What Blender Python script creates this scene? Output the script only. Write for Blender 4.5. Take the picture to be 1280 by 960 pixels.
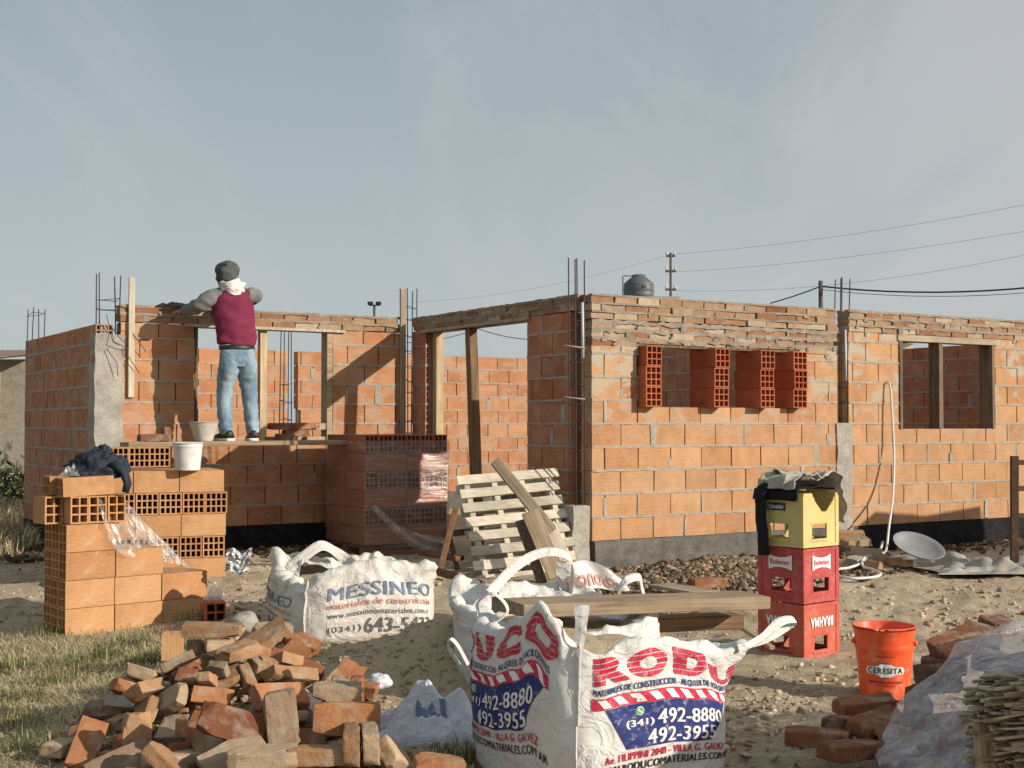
import bpy, bmesh, math, random
import numpy as np
from mathutils import Vector, Matrix, Euler, Quaternion, noise as mnoise

for o in list(bpy.data.objects): bpy.data.objects.remove(o)
SC = bpy.context.scene
COL = SC.collection
R = math.radians
random.seed(11)

# ------------------------------------------------------------------ camera
FPX, HZ, EYE = 1650.0, 530.0, 1.35
PITCH = math.atan((HZ - 480.0) / FPX)
cd = bpy.data.cameras.new('camera'); cam = bpy.data.objects.new('camera', cd); COL.objects.link(cam)
cd.sensor_width = 36.0; cd.lens = FPX / 1280.0 * 36.0
cd.clip_start = 0.05; cd.clip_end = 5000
cam.location = (0, 0, EYE); cam.rotation_euler = (math.pi / 2 + PITCH, 0, 0)
SC.camera = cam
SC.render.engine = 'CYCLES'
SC.cycles.max_bounces = 8; SC.cycles.transparent_max_bounces = 16
SC.cycles.use_adaptive_sampling = True
SC.cycles.use_denoising = True

# ------------------------------------------------------------------ sun and sky
SUN_EL = R(21.5)
SUN_AZ = math.atan2(.915, -.403)              # towards the sun, clockwise from +Y
to_sun = Vector((math.sin(SUN_AZ) * math.cos(SUN_EL), math.cos(SUN_AZ) * math.cos(SUN_EL), math.sin(SUN_EL)))
sl = bpy.data.lights.new('sun', 'SUN'); so = bpy.data.objects.new('sun', sl); COL.objects.link(so)
sl.energy = 4.7; sl.angle = R(0.5); sl.color = (1.0, 0.91, 0.78)
so.rotation_euler = (-to_sun).to_track_quat('-Z', 'Y').to_euler()
so.location = (20, -10, 20)

W = bpy.data.worlds.new('World'); SC.world = W; W.use_nodes = True
def sky():
    nt = W.node_tree; nt.nodes.clear(); N = nt.nodes.new; L = nt.links.new
    out = N('ShaderNodeOutputWorld')
    st = N('ShaderNodeTexSky'); st.sky_type = 'NISHITA'; st.sun_disc = False
    st.sun_elevation = SUN_EL; st.sun_rotation = SUN_AZ; st.altitude = 0
    st.air_density = 1.0; st.dust_density = 2.5; st.ozone_density = 1.0
    b1 = N('ShaderNodeBackground'); b1.inputs[1].default_value = 0.10
    L(st.outputs[0], b1.inputs[0])
    # thin high cloud veil: soft streaks over the blue, laid out by direction
    tc = N('ShaderNodeTexCoord')
    sep = N('ShaderNodeSeparateXYZ'); L(tc.outputs['Generated'], sep.inputs[0])
    ad = N('ShaderNodeMath'); ad.operation = 'ADD'; ad.inputs[1].default_value = 0.22; L(sep.outputs[2], ad.inputs[0])
    mx = N('ShaderNodeMath'); mx.operation = 'MAXIMUM'; mx.inputs[1].default_value = 0.05; L(ad.outputs[0], mx.inputs[0])
    dx = N('ShaderNodeMath'); dx.operation = 'DIVIDE'; L(sep.outputs[0], dx.inputs[0]); L(mx.outputs[0], dx.inputs[1])
    dy = N('ShaderNodeMath'); dy.operation = 'DIVIDE'; L(sep.outputs[1], dy.inputs[0]); L(mx.outputs[0], dy.inputs[1])
    cb = N('ShaderNodeCombineXYZ'); L(dx.outputs[0], cb.inputs[0]); L(dy.outputs[0], cb.inputs[1])
    mp = N('ShaderNodeMapping'); mp.inputs['Rotation'].default_value = (0, 0, R(38)); mp.inputs['Scale'].default_value = (1.5, .42, 1)
    mp.inputs['Location'].default_value = (.6, .2, 0)
    L(cb.outputs[0], mp.inputs[0])
    nz = N('ShaderNodeTexNoise'); nz.inputs['Scale'].default_value = 1.5; nz.inputs['Detail'].default_value = 9; nz.inputs['Roughness'].default_value = .58; nz.inputs['Distortion'].default_value = .9
    L(mp.outputs[0], nz.inputs['Vector'])
    # a broad patchiness: more veil towards the right
    lo = N('ShaderNodeTexNoise'); lo.inputs['Scale'].default_value = 2.6; lo.inputs['Detail'].default_value = 3; L(tc.outputs['Generated'], lo.inputs['Vector'])
    wx = N('ShaderNodeMath'); wx.operation = 'MULTIPLY_ADD'; wx.inputs[1].default_value = .55; wx.inputs[2].default_value = .02; L(sep.outputs[0], wx.inputs[0])
    s1 = N('ShaderNodeMath'); s1.operation = 'ADD'; L(nz.outputs['Fac'], s1.inputs[0]); L(wx.outputs[0], s1.inputs[1])
    s2 = N('ShaderNodeMath'); s2.operation = 'MULTIPLY_ADD'; s2.inputs[1].default_value = .35; L(lo.outputs['Fac'], s2.inputs[0]); L(s1.outputs[0], s2.inputs[2])
    cr = N('ShaderNodeValToRGB'); cr.color_ramp.elements[0].position = .56; cr.color_ramp.elements[1].position = .98
    cr.color_ramp.interpolation = 'EASE'
    L(s2.outputs[0], cr.inputs[0])
    # deeper grey blue aloft, paler towards the horizon
    hz = N('ShaderNodeMapRange'); hz.interpolation_type = 'SMOOTHSTEP'; hz.inputs['From Min'].default_value = 0.0; hz.inputs['From Max'].default_value = .36
    hz.inputs['To Min'].default_value = 1.0; hz.inputs['To Max'].default_value = 0
    L(sep.outputs[2], hz.inputs['Value'])
    cm2 = N('ShaderNodeMix'); cm2.data_type = 'RGBA'; cm2.inputs['A'].default_value = (.322, .378, .405, 1); cm2.inputs['B'].default_value = (.465, .512, .525, 1)
    L(hz.outputs[0], cm2.inputs['Factor'])
    cf = N('ShaderNodeMath'); cf.operation = 'MULTIPLY'; cf.inputs[1].default_value = .85; L(cr.outputs[0], cf.inputs[0])
    cm = N('ShaderNodeMix'); cm.data_type = 'RGBA'; cm.inputs['B'].default_value = (.515, .520, .525, 1)
    L(cf.outputs[0], cm.inputs['Factor']); L(cm2.outputs['Result'], cm.inputs['A'])
    b2 = N('ShaderNodeBackground'); b2.inputs[1].default_value = 1.0
    L(cm.outputs['Result'], b2.inputs[0])
    ms = N('ShaderNodeMixShader'); ms.inputs[0].default_value = 0.85
    L(b1.outputs[0], ms.inputs[1]); L(b2.outputs[0], ms.inputs[2]); L(ms.outputs[0], out.inputs[0])
sky()
SC.view_settings.view_transform = 'Standard'; SC.view_settings.look = 'None'
SC.view_settings.exposure = 0.15; SC.view_settings.gamma = 1; SC.view_settings.use_curve_mapping = False

# ------------------------------------------------------------------ photo pixel -> place (1280 x 960)
def ray(px, py):
    x = (px - 640) / FPX; y = -(py - 480) / FPX
    return Vector((x, math.cos(PITCH) - y * math.sin(PITCH), y * math.cos(PITCH) + math.sin(PITCH)))
def at(px, py, Y):
    d = ray(px, py); return Vector((0, 0, EYE)) + d * (Y / d.y)
def pix(p):
    d = Vector(p) - Vector((0, 0, EYE)); c, s = math.cos(PITCH), math.sin(PITCH)
    f = d.y * c + d.z * s; u = -d.y * s + d.z * c
    return 640 + FPX * d.x / f, 480 - FPX * u / f
# the house has its own axes: s along the right-hand front wall, t into the plot
HA = math.atan2(.53, .848); HC = Vector((0.61, 10.6, 0))
HU = Vector((math.cos(HA), math.sin(HA), 0)); HV = Vector((-math.sin(HA), math.cos(HA), 0))
def hw(s, t, z=0.0): return HC + HU * s + HV * t + Vector((0, 0, z))
def to_house(p):
    d = Vector(p) - HC; return Vector((d.dot(HU), d.dot(HV), p[2]))
def s_at(px, t):
    k = (px - 640) / FPX / 1.0
    b = hw(0, t); return (k * b.y - b.x) / (HU.x - k * HU.y)
def t_at(px, s):
    k = (px - 640) / FPX
    b = hw(s, 0); return (k * b.y - b.x) / (HV.x - k * HV.y)
def z_at(py, s, t):
    return at(640, py, hw(s, t).y).z

# ------------------------------------------------------------------ value noise
_rs = np.random.RandomState(3)
_NT = _rs.rand(256, 256).astype(np.float64)
def vnoise(x, y):
    xi = np.floor(x).astype(int); yi = np.floor(y).astype(int)
    fx = x - xi; fy = y - yi
    fx = fx * fx * (3 - 2 * fx); fy = fy * fy * (3 - 2 * fy)
    a = _NT[xi % 256, yi % 256]; b = _NT[(xi + 1) % 256, yi % 256]
    c = _NT[xi % 256, (yi + 1) % 256]; d = _NT[(xi + 1) % 256, (yi + 1) % 256]
    return (a * (1 - fx) + b * fx) * (1 - fy) + (c * (1 - fx) + d * fx) * fy - .5
def fbm(x, y, octs=4, rough=.5):
    t = 0; a = 1.0
    for i in range(octs):
        t = t + a * vnoise(x * 2 ** i + 17.3 * i, y * 2 ** i + 5.1 * i); a *= rough
    return t
def n3(p, sc=1.0, seed=0.0):
    return mnoise.noise(Vector((p[0] * sc + seed, p[1] * sc + seed * 1.7, p[2] * sc - seed)))

# ------------------------------------------------------------------ objects
def tag(o, label=None, cat=None, group=None, kind=None):
    if label: o['label'] = label
    if cat: o['category'] = cat
    if group: o['group'] = group
    if kind: o['kind'] = kind
    return o
def thing(name, label, cat, loc=(0, 0, 0), rz=0.0, group=None):
    o = bpy.data.objects.new(name, None); COL.objects.link(o); o.empty_display_size = .1
    o.location = loc; o.rotation_euler = (0, 0, rz)
    return tag(o, label, cat, group)
def mobj(name, me, parent=None, mats=None):
    o = bpy.data.objects.new(name, me); COL.objects.link(o)
    if mats:
        for m in (mats if isinstance(mats, (list, tuple)) else [mats]): me.materials.append(m)
    if parent is not None: o.parent = parent
    return o

class MB:
    """collects vertices and faces of ONE mesh"""
    def __init__(s): s.v = []; s.f = []; s.m = []; s.sm = []
    def add(s, vs, fs, mat=0, smooth=False):
        b = len(s.v); s.v += [tuple(v) for v in vs]
        for f in fs: s.f.append([b + i for i in f]); s.m.append(mat); s.sm.append(smooth)
    def hexa(s, c, mat=0):
        s.add(c, [(0, 3, 2, 1), (4, 5, 6, 7), (0, 1, 5, 4), (1, 2, 6, 5), (2, 3, 7, 6), (3, 0, 4, 7)], mat)
    def box(s, a, b, mat=0, M=None, jit=0.0):
        c = [Vector((x, y, z)) for z in (a[2], b[2]) for x, y in ((a[0], a[1]), (b[0], a[1]), (b[0], b[1]), (a[0], b[1]))]
        if jit: c = [v + Vector([random.uniform(-jit, jit) for _ in range(3)]) for v in c]
        if M is not None: c = [M @ v for v in c]
        s.hexa(c, mat)
    def cbox(s, size, M, mat=0, jit=0.0):
        h = [x / 2 for x in size]; s.box([-x for x in h], h, mat, M, jit)
    def beam(s, p0, p1, w, h, mat=0, up=(0, 0, 1)):
        p0 = Vector(p0); p1 = Vector(p1); x = (p1 - p0).normalized(); u = Vector(up)
        if abs(x.dot(u)) > .98: u = Vector((0, 1, 0))
        y = u.cross(x).normalized(); z = x.cross(y)
        M = Matrix((x, y, z)).transposed().to_4x4(); M.translation = (p0 + p1) / 2
        s.cbox(((p1 - p0).length, w, h), M, mat)
    def tube(s, pts, r, n=8, mat=0, smooth=True, caps=True):
        pts = [Vector(p) for p in pts]; rs = r if isinstance(r, (list, tuple)) else [r] * len(pts)
        rings = []; prev = None
        for i, p in enumerate(pts):
            t = (pts[min(i + 1, len(pts) - 1)] - pts[max(i - 1, 0)]).normalized()
            if prev is None:
                u = Vector((0, 0, 1)) if abs(t.z) < .9 else Vector((1, 0, 0))
                a = t.cross(u).normalized()
            else:
                a = (prev - t * prev.dot(t)).normalized()
            prev = a; b = t.cross(a)
            rr = rs[i] if isinstance(rs[i], (list, tuple)) else (rs[i], rs[i])
            rings.append([p + a * (math.cos(2 * math.pi * k / n) * rr[0]) + b * (math.sin(2 * math.pi * k / n) * rr[1]) for k in range(n)])
        s.loft(rings, mat, smooth, caps)
    def loft(s, rings, mat=0, smooth=True, caps=True, closed=True):
        n = len(rings[0]); vs = [v for r in rings for v in r]; fs = []
        for i in range(len(rings) - 1):
            for k in range(n if closed else n - 1):
                k2 = (k + 1) % n
                fs.append((i * n + k, i * n + k2, (i + 1) * n + k2, (i + 1) * n + k))
        if caps and closed:
            fs.append(tuple(reversed(range(n)))); fs.append(tuple((len(rings) - 1) * n + k for k in range(n)))
        s.add(vs, fs, mat, smooth)
    def lathe(s, prof, n=32, mat=0, smooth=True, c=(0, 0)):
        rings = [[Vector((c[0] + r * math.cos(2 * math.pi * k / n), c[1] + r * math.sin(2 * math.pi * k / n), z)) for k in range(n)] for r, z in prof]
        s.loft(rings, mat, smooth, caps=False)
    def grid(s, fn, nu, nv, mat=0, smooth=True):
        vs = [fn(i / nu, j / nv) for j in range(nv + 1) for i in range(nu + 1)]
        fs = [(j * (nu + 1) + i, j * (nu + 1) + i + 1, (j + 1) * (nu + 1) + i + 1, (j + 1) * (nu + 1) + i) for j in range(nv) for i in range(nu)]
        s.add(vs, fs, mat, smooth)
    def mesh(s, name, fix=True):
        me = bpy.data.meshes.new(name); me.from_pydata(s.v, [], s.f)
        me.polygons.foreach_set('material_index', s.m); me.polygons.foreach_set('use_smooth', s.sm)
        me.update()
        if fix:
            bm = bmesh.new(); bm.from_mesh(me); bmesh.ops.recalc_face_normals(bm, faces=bm.faces); bm.to_mesh(me); bm.free()
        return me
    def obj(s, name, mats, parent=None, fix=True):
        return mobj(name, s.mesh(name, fix), parent, mats)

def bevel_mesh(me, w, segs=1):
    bm = bmesh.new(); bm.from_mesh(me)
    bmesh.ops.bevel(bm, geom=list(bm.edges), offset=w, segments=segs, affect='EDGES', profile=.6)
    bm.to_mesh(me); bm.free(); return me
def modded(name, me, mods, mats, parent=None, smooth=True):
    """bake modifiers into one mesh"""
    t = bpy.data.objects.new('tmp', me); COL.objects.link(t)
    for ty, kw in mods:
        m = t.modifiers.new(ty, ty)
        for k, v in kw.items(): setattr(m, k, v)
    dg = bpy.context.evaluated_depsgraph_get(); dg.update()
    m2 = bpy.data.meshes.new_from_object(t.evaluated_get(dg)); m2.name = name
    bpy.data.objects.remove(t)
    if smooth: m2.polygons.foreach_set('use_smooth', [True] * len(m2.polygons))
    m2.materials.clear()
    return mobj(name, m2, parent, mats)
def copy_tree(o, parent=None):
    c = o.copy(); COL.objects.link(c)
    if parent is not None: c.parent = parent
    for ch in list(o.children): copy_tree(ch, c)
    return c

# ------------------------------------------------------------------ materials
def mat(name):
    m = bpy.data.materials.new(name); m.use_nodes = True
    nt = m.node_tree; nt.nodes.clear()
    o = nt.nodes.new('ShaderNodeOutputMaterial'); p = nt.nodes.new('ShaderNodeBsdfPrincipled')
    nt.links.new(p.outputs[0], o.inputs[0]); return m, nt, p
class NT:
    def __init__(s, nt): s.nt = nt; s.N = nt.nodes.new; s.L = nt.links.new
    def coord(s, scale=(1, 1, 1), kind='Object', rot=(0, 0, 0), loc=(0, 0, 0)):
        t = s.N('ShaderNodeTexCoord'); m = s.N('ShaderNodeMapping'); m.inputs['Scale'].default_value = scale
        m.inputs['Rotation'].default_value = rot; m.inputs['Location'].default_value = loc
        s.L(t.outputs[kind], m.inputs[0]); return m.outputs[0]
    def noise(s, vec, scale, detail=4, rough=.55, dist=0):
        n = s.N('ShaderNodeTexNoise'); n.inputs['Scale'].default_value = scale; n.inputs['Detail'].default_value = detail
        n.inputs['Roughness'].default_value = rough; n.inputs['Distortion'].default_value = dist
        if vec is not None: s.L(vec, n.inputs['Vector'])
        return n.outputs['Fac']
    def ramp(s, fac, stops, interp='LINEAR'):
        r = s.N('ShaderNodeValToRGB'); r.color_ramp.interpolation = interp; e = r.color_ramp.elements
        while len(e) < len(stops): e.new(.5)
        for el, (p, c) in zip(e, stops):
            el.position = p; el.color = (c, c, c, 1) if isinstance(c, (int, float)) else tuple(c) + (1,)
        s.L(fac, r.inputs[0]); return r.outputs[0]
    def mix(s, f, a, b, mode='MIX'):
        m = s.N('ShaderNodeMix'); m.data_type = 'RGBA'; m.blend_type = mode; m.clamp_result = False
        for k, v in (('Factor', f), ('A', a), ('B', b)):
            if isinstance(v, (int, float)): m.inputs[k].default_value = v if k == 'Factor' else (v, v, v, 1)
            elif isinstance(v, (tuple, list)): m.inputs[k].default_value = tuple(v) + (1,) if len(v) == 3 else v
            else: s.L(v, m.inputs[k])
        return m.outputs['Result']
    def math(s, op, a, b=0.0):
        m = s.N('ShaderNodeMath'); m.operation = op
        for i, v in enumerate((a, b)):
            if isinstance(v, (int, float)): m.inputs[i].default_value = v
            else: s.L(v, m.inputs[i])
        return m.outputs[0]
    def island(s):
        g = s.N('ShaderNodeNewGeometry'); i = s.N('ShaderNodeObjectInfo')
        return s.math('FRACT', s.math('ADD', g.outputs['Random Per Island'], i.outputs['Random']))
    def objrand(s): return s.N('ShaderNodeObjectInfo').outputs['Random']
    def objcol(s): return s.N('ShaderNodeObjectInfo').outputs['Color']
    def bump(s, h, strength=.5, dist=.01, prev=None):
        b = s.N('ShaderNodeBump'); b.inputs['Strength'].default_value = strength; b.inputs['Distance'].default_value = dist
        s.L(h, b.inputs['Height'])
        if prev is not None: s.L(prev, b.inputs['Normal'])
        return b.outputs[0]

def m_clay(name, stops, smear=0.0, smear_z=None, ridge=1.0, dust=.12):
    m, nt, p = mat(name); n = NT(nt)
    base = n.ramp(n.island(), stops)
    big = n.noise(n.coord((1, 1, 1)), 5.0, 5)
    base = n.mix(1.0, base, n.ramp(big, [(.25, .80), (.75, 1.16)]), 'MULTIPLY')
    fine = n.noise(n.coord((6, 6, 60)), 3.0, 4, .6)
    base = n.mix(1.0, base, n.ramp(fine, [(.3, .84), (.7, 1.12)]), 'MULTIPLY')
    # scuffs, cement dust and pale bloom
    d = n.noise(n.coord((1, 1, 1), loc=(4, 2, 1)), 14.0, 6, .65)
    base = n.mix(n.ramp(d, [(.56, 0.0), (.74, dust * 3)]), base, (.47, .385, .285))
    ch = n.noise(n.coord((1, 1, 1.4), loc=(6, 6, 1)), 11, 5, .6); base = n.mix(n.ramp(ch, [(.70, 0.0), (.74, .85)]), base, (.085, .040, .025))
    if smear:
        sm = n.noise(n.coord((1.0, 1.0, 1.6), loc=(1, 7, 3)), 4.2, 8, .7, .3)
        f = n.ramp(sm, [(.485, 0.0), (.57, smear)])
        if smear_z:
            tc = n.N('ShaderNodeTexCoord'); sp = n.N('ShaderNodeSeparateXYZ'); n.L(tc.outputs['Object'], sp.inputs[0])
            f = n.math('MULTIPLY', f, n.ramp(sp.outputs[2], [(smear_z[0] / 3, 0.15), (smear_z[1] / 3, 1.0)]))
            nt.nodes[-1]
            # ramp works on 0..1, so z is divided by three first
            r = f.node.inputs[1].links[0].from_node; mz = n.math('DIVIDE', sp.outputs[2], 3.0); n.L(mz, r.inputs[0])
        base = n.mix(f, base, (.40, .35, .275))
    n.L(base, p.inputs['Base Color']); p.inputs['Roughness'].default_value = .86
    p.inputs['Specular IOR Level'].default_value = .25
    rd = n.noise(n.coord((.6, .6, 75)), 1.0, 2, .4)
    b = n.bump(rd, .55 * ridge, .007)
    b = n.bump(n.noise(n.coord(), 60, 4, .7), .25, .004, b)
    n.L(b, p.inputs['Normal']); return m
CLAY_SHADE = [(0, (.36, .145, .072)), (.3, (.43, .18, .092)), (.6, (.39, .16, .08)), (.85, (.45, .20, .105)), (1, (.33, .125, .062))]  # darker copy for the walls in shade; their shade is put into the colour
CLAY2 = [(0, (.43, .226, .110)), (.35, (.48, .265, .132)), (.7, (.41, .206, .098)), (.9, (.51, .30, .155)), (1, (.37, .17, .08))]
CLAY4 = [(0, (.45, .228, .102)), (.3, (.51, .280, .135)), (.6, (.41, .20, .088)), (.85, (.53, .305, .150)), (1, (.47, .225, .10))]
CLAY5 = [(0, (.42, .188, .090)), (.35, (.46, .22, .110)), (.7, (.38, .165, .078)), (1, (.49, .25, .125))]
CLAY3 = [(0, (.36, .105, .048)), (.35, (.42, .13, .058)), (.7, (.33, .09, .04)), (1, (.45, .15, .07))]
M = {}
M['clay_shade'] = m_clay('hollow_clay_shade', CLAY_SHADE, .30, None)
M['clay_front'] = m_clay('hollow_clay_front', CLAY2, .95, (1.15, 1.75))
M['clay_mid'] = m_clay('hollow_clay_mid', CLAY5, .38, None)
M['clay_loose'] = m_clay('hollow_clay_loose', CLAY4, 0, None, .8, .22)
M['clay_wrapped'] = m_clay('hollow_clay_wrapped', [(0, (.30, .108, .058)), (.5, (.37, .145, .08)), (1, (.25, .09, .05))], 0, None, .8, .05)
M['clay_red'] = m_clay('hollow_clay_red', CLAY3, 0, None, .8, .05)

def m_mortar(name, c1, c2):
    m, nt, p = mat(name); n = NT(nt)
    a = n.noise(n.coord(), 7, 7, .65); base = n.mix(n.ramp(a, [(.3, 0.0), (.7, 1.0)]), c1, c2)
    b = n.noise(n.coord(), 55, 5, .7); base = n.mix(1.0, base, n.ramp(b, [(.3, .78), (.7, 1.15)]), 'MULTIPLY')
    n.L(base, p.inputs['Base Color']); p.inputs['Roughness'].default_value = .95; p.inputs['Specular IOR Level'].default_value = .15
    n.L(n.bump(b, .7, .008, n.bump(a, .5, .02)), p.inputs['Normal']); return m
M['mortar'] = m_mortar('grey_mortar', (.30, .265, .22), (.43, .385, .325))
M['mortar_dark'] = m_mortar('brown_grey_mortar', (.20, .17, .135), (.35, .305, .25))
M['concrete'] = m_mortar('raw_concrete', (.27, .25, .22), (.43, .40, .355))
M['plinth'] = m_mortar('cement_plinth', (.075, .072, .066), (.185, .17, .15))
M['bitumen'] = m_mortar('black_bitumen', (.010, .010, .011), (.03, .03, .032))

def m_old(name, byobj):
    m, nt, p = mat(name); n = NT(nt)
    if byobj: base = n.objcol()
    else: base = n.ramp(n.island(), [(0, (.36, .27, .18)), (.2, (.30, .16, .085)), (.36, (.44, .35, .25)), (.52, (.22, .095, .05)), (.66, (.36, .24, .145)), (.82, (.27, .125, .065)), (1, (.46, .38, .285))])
    a = n.noise(n.coord(loc=(2, 1, 5)), 9, 7, .68)
    base = n.mix(1.0, base, n.ramp(a, [(.25, .70), (.75, 1.2)]), 'MULTIPLY')
    d = n.noise(n.coord(loc=(9, 3, 0)), 6.5, 8, .7, .4)
    base = n.mix(n.ramp(d, [(.54, 0.0), (.66, .55)]), base, (.40, .335, .255))
    k = n.noise(n.coord(loc=(0, 8, 2)), 38, 5, .7)
    base = n.mix(n.ramp(k, [(.60, 0.0), (.74, .75)]), base, (.10, .055, .035))
    n.L(base, p.inputs['Base Color']); p.inputs['Roughness'].default_value = .93; p.inputs['Specular IOR Level'].default_value = .15
    n.L(n.bump(k, .7, .006, n.bump(d, .55, .016)), p.inputs['Normal']); return m
M['old_band'] = m_old('old_solid_brick_band', False)
M['old_loose'] = m_old('old_solid_brick', True)

def m_wood(name, c1, c2, dark=.5, axis=0, sc=1.0, rough=.85):
    m, nt, p = mat(name); n = NT(nt)
    s = [26 * sc, 26 * sc, 26 * sc]; s[axis] = 1.1 * sc
    g = n.noise(n.coord(tuple(s)), 1.6, 5, .6, .6)
    base = n.ramp(g, [(.28, tuple(x * dark for x in c1)), (.45, c1), (.7, c2)])
    ob = n.island(); base = n.mix(1.0, base, n.ramp(ob, [(0, .78), (1, 1.14)]), 'MULTIPLY')
    st = n.noise(n.coord(), 5, 6, .6); base = n.mix(1.0, base, n.ramp(st, [(.3, .82), (.7, 1.1)]), 'MULTIPLY')
    n.L(base, p.inputs['Base Color']); p.inputs['Roughness'].default_value = rough; p.inputs['Specular IOR Level'].default_value = .2
    n.L(n.bump(g, .5, .004), p.inputs['Normal']); return m
M['wood_pale'] = m_wood('pale_pallet_wood', (.58, .51, .40), (.70, .63, .52), .72)
M['wood_grey'] = m_wood('weathered_wood', (.34, .27, .19), (.47, .385, .28), .55)
M['wood_brown'] = m_wood('brown_timber', (.21, .13, .075), (.31, .20, .12), .5)
M['wood_tan'] = m_wood('tan_timber', (.35, .26, .165), (.47, .365, .25), .5)
M['wood_post'] = m_wood('tan_post_timber', (.46, .34, .20), (.58, .45, .29), .6, 2)
M['wood_dark'] = m_wood('dark_post_timber', (.14, .095, .065), (.24, .17, .115), .5, 2)
M['wood_greypost'] = m_wood('grey_post_timber', (.40, .345, .27), (.55, .485, .39), .65, 2)

def m_simple(name, c, rough=.6, spec=.4, metal=0.0, var=.15, nsc=8, bump=.0, bsc=60, dirt=None):
    m, nt, p = mat(name); n = NT(nt)
    a = n.noise(n.coord(), nsc, 6, .6)
    base = n.mix(1.0, c, n.ramp(a, [(.25, 1 - var), (.75, 1 + var)]), 'MULTIPLY')
    if dirt:
        d = n.noise(n.coord(loc=(3, 1, 2)), dirt[1], 8, .72, .3)
        base = n.mix(n.ramp(d, [(.5, 0.0), (.68, dirt[2])]), base, dirt[0])
    n.L(base, p.inputs['Base Color']); p.inputs['Roughness'].default_value = rough
    p.inputs['Specular IOR Level'].default_value = spec; p.inputs['Metallic'].default_value = metal
    if bump: n.L(n.bump(n.noise(n.coord(), bsc, 5, .65), bump, .006), p.inputs['Normal'])
    return m
M['rebar'] = m_simple('rusty_rebar', (.065, .055, .055), .8, .2, 0, .35, 25)
M['wire'] = m_simple('tie_wire', (.30, .27, .24), .7, .3, 0, .3, 30)
M['pvc'] = m_simple('pale_conduit', (.52, .53, .55), .5, .3, 0, .1, 8)
M['rust'] = m_simple('rusty_iron', (.085, .05, .035), .9, .15, 0, .4, 20, .3)

def m_cloth(name, c, var=.2, weave=900, wstr=.15, dirt=None, rough=.9):
    m, nt, p = mat(name); n = NT(nt)
    a = n.noise(n.coord(), 6, 6, .6); base = n.mix(1.0, c, n.ramp(a, [(.3, 1 - var), (.7, 1 + var)]), 'MULTIPLY')
    if dirt:
        d = n.noise(n.coord(loc=(3, 1, 2)), dirt[1], 8, .72, .3)
        base = n.mix(n.ramp(d, [(.48, 0.0), (.70, dirt[2])]), base, dirt[0])
    n.L(base, p.inputs['Base Color']); p.inputs['Roughness'].default_value = rough; p.inputs['Specular IOR Level'].default_value = .15
    n.L(n.bump(n.noise(n.coord(), 28, 5, .6), .35, .012), p.inputs['Normal']); return m

def m_film(name, c, d_lo, d_hi, stretch=(3, 3, 30), rough=.16, gloss=.25, bstr=.8):
    """clear crinkled plastic: see-through, milky along its creases, with a glossy skin"""
    m = bpy.data.materials.new(name); m.use_nodes = True; nt = m.node_tree; nt.nodes.clear(); n = NT(nt)
    out = n.N('ShaderNodeOutputMaterial'); tr = n.N('ShaderNodeBsdfTransparent'); df = n.N('ShaderNodeBsdfDiffuse'); gl = n.N('ShaderNodeBsdfGlossy')
    df.inputs['Color'].default_value = c + (1,); gl.inputs['Color'].default_value = (.95, .95, .95, 1); gl.inputs['Roughness'].default_value = rough
    a = n.noise(n.coord(stretch), 1.4, 7, .65, .8); b = n.noise(n.coord((5, 5, 5)), 1.6, 5, .6, .4)
    f = n.math('MULTIPLY', n.ramp(a, [(.38, .0), (.70, 1.0)]), n.ramp(b, [(.3, .3), (.7, 1.3)]))
    mr = n.N('ShaderNodeMapRange'); mr.inputs['To Min'].default_value = d_lo; mr.inputs['To Max'].default_value = d_hi; n.L(f, mr.inputs['Value'])
    nb = n.bump(a, bstr, .02); n.L(nb, gl.inputs['Normal']); n.L(nb, df.inputs['Normal'])
    m1 = n.N('ShaderNodeMixShader'); n.L(mr.outputs[0], m1.inputs[0]); n.L(tr.outputs[0], m1.inputs[1]); n.L(df.outputs[0], m1.inputs[2])
    lw = n.N('ShaderNodeLayerWeight'); lw.inputs[0].default_value = .35; n.L(nb, lw.inputs['Normal'])
    g = n.math('ADD', n.math('MULTIPLY', lw.outputs['Facing'], gloss * 1.2), gloss * .35)
    m2 = n.N('ShaderNodeMixShader'); n.L(g, m2.inputs[0]); n.L(m1.outputs[0], m2.inputs[1]); n.L(gl.outputs[0], m2.inputs[2]); n.L(m2.outputs[0], out.inputs[0])
    return m
M['film_wrap'] = m_film('stretch_wrap_film', (.50, .47, .47), .0, .26, (2.2, 2.2, 22), .24, .24, .7)
M['film_loose'] = m_film('loose_clear_film', (.70, .68, .67), .04, .50, (9, 9, 5), .30, .13, .45)
M['film_heap'] = m_film('milky_plastic_sheet', (.60, .59, .64), .04, .80, (7, 22, 7), .24, .24, .8)
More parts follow.
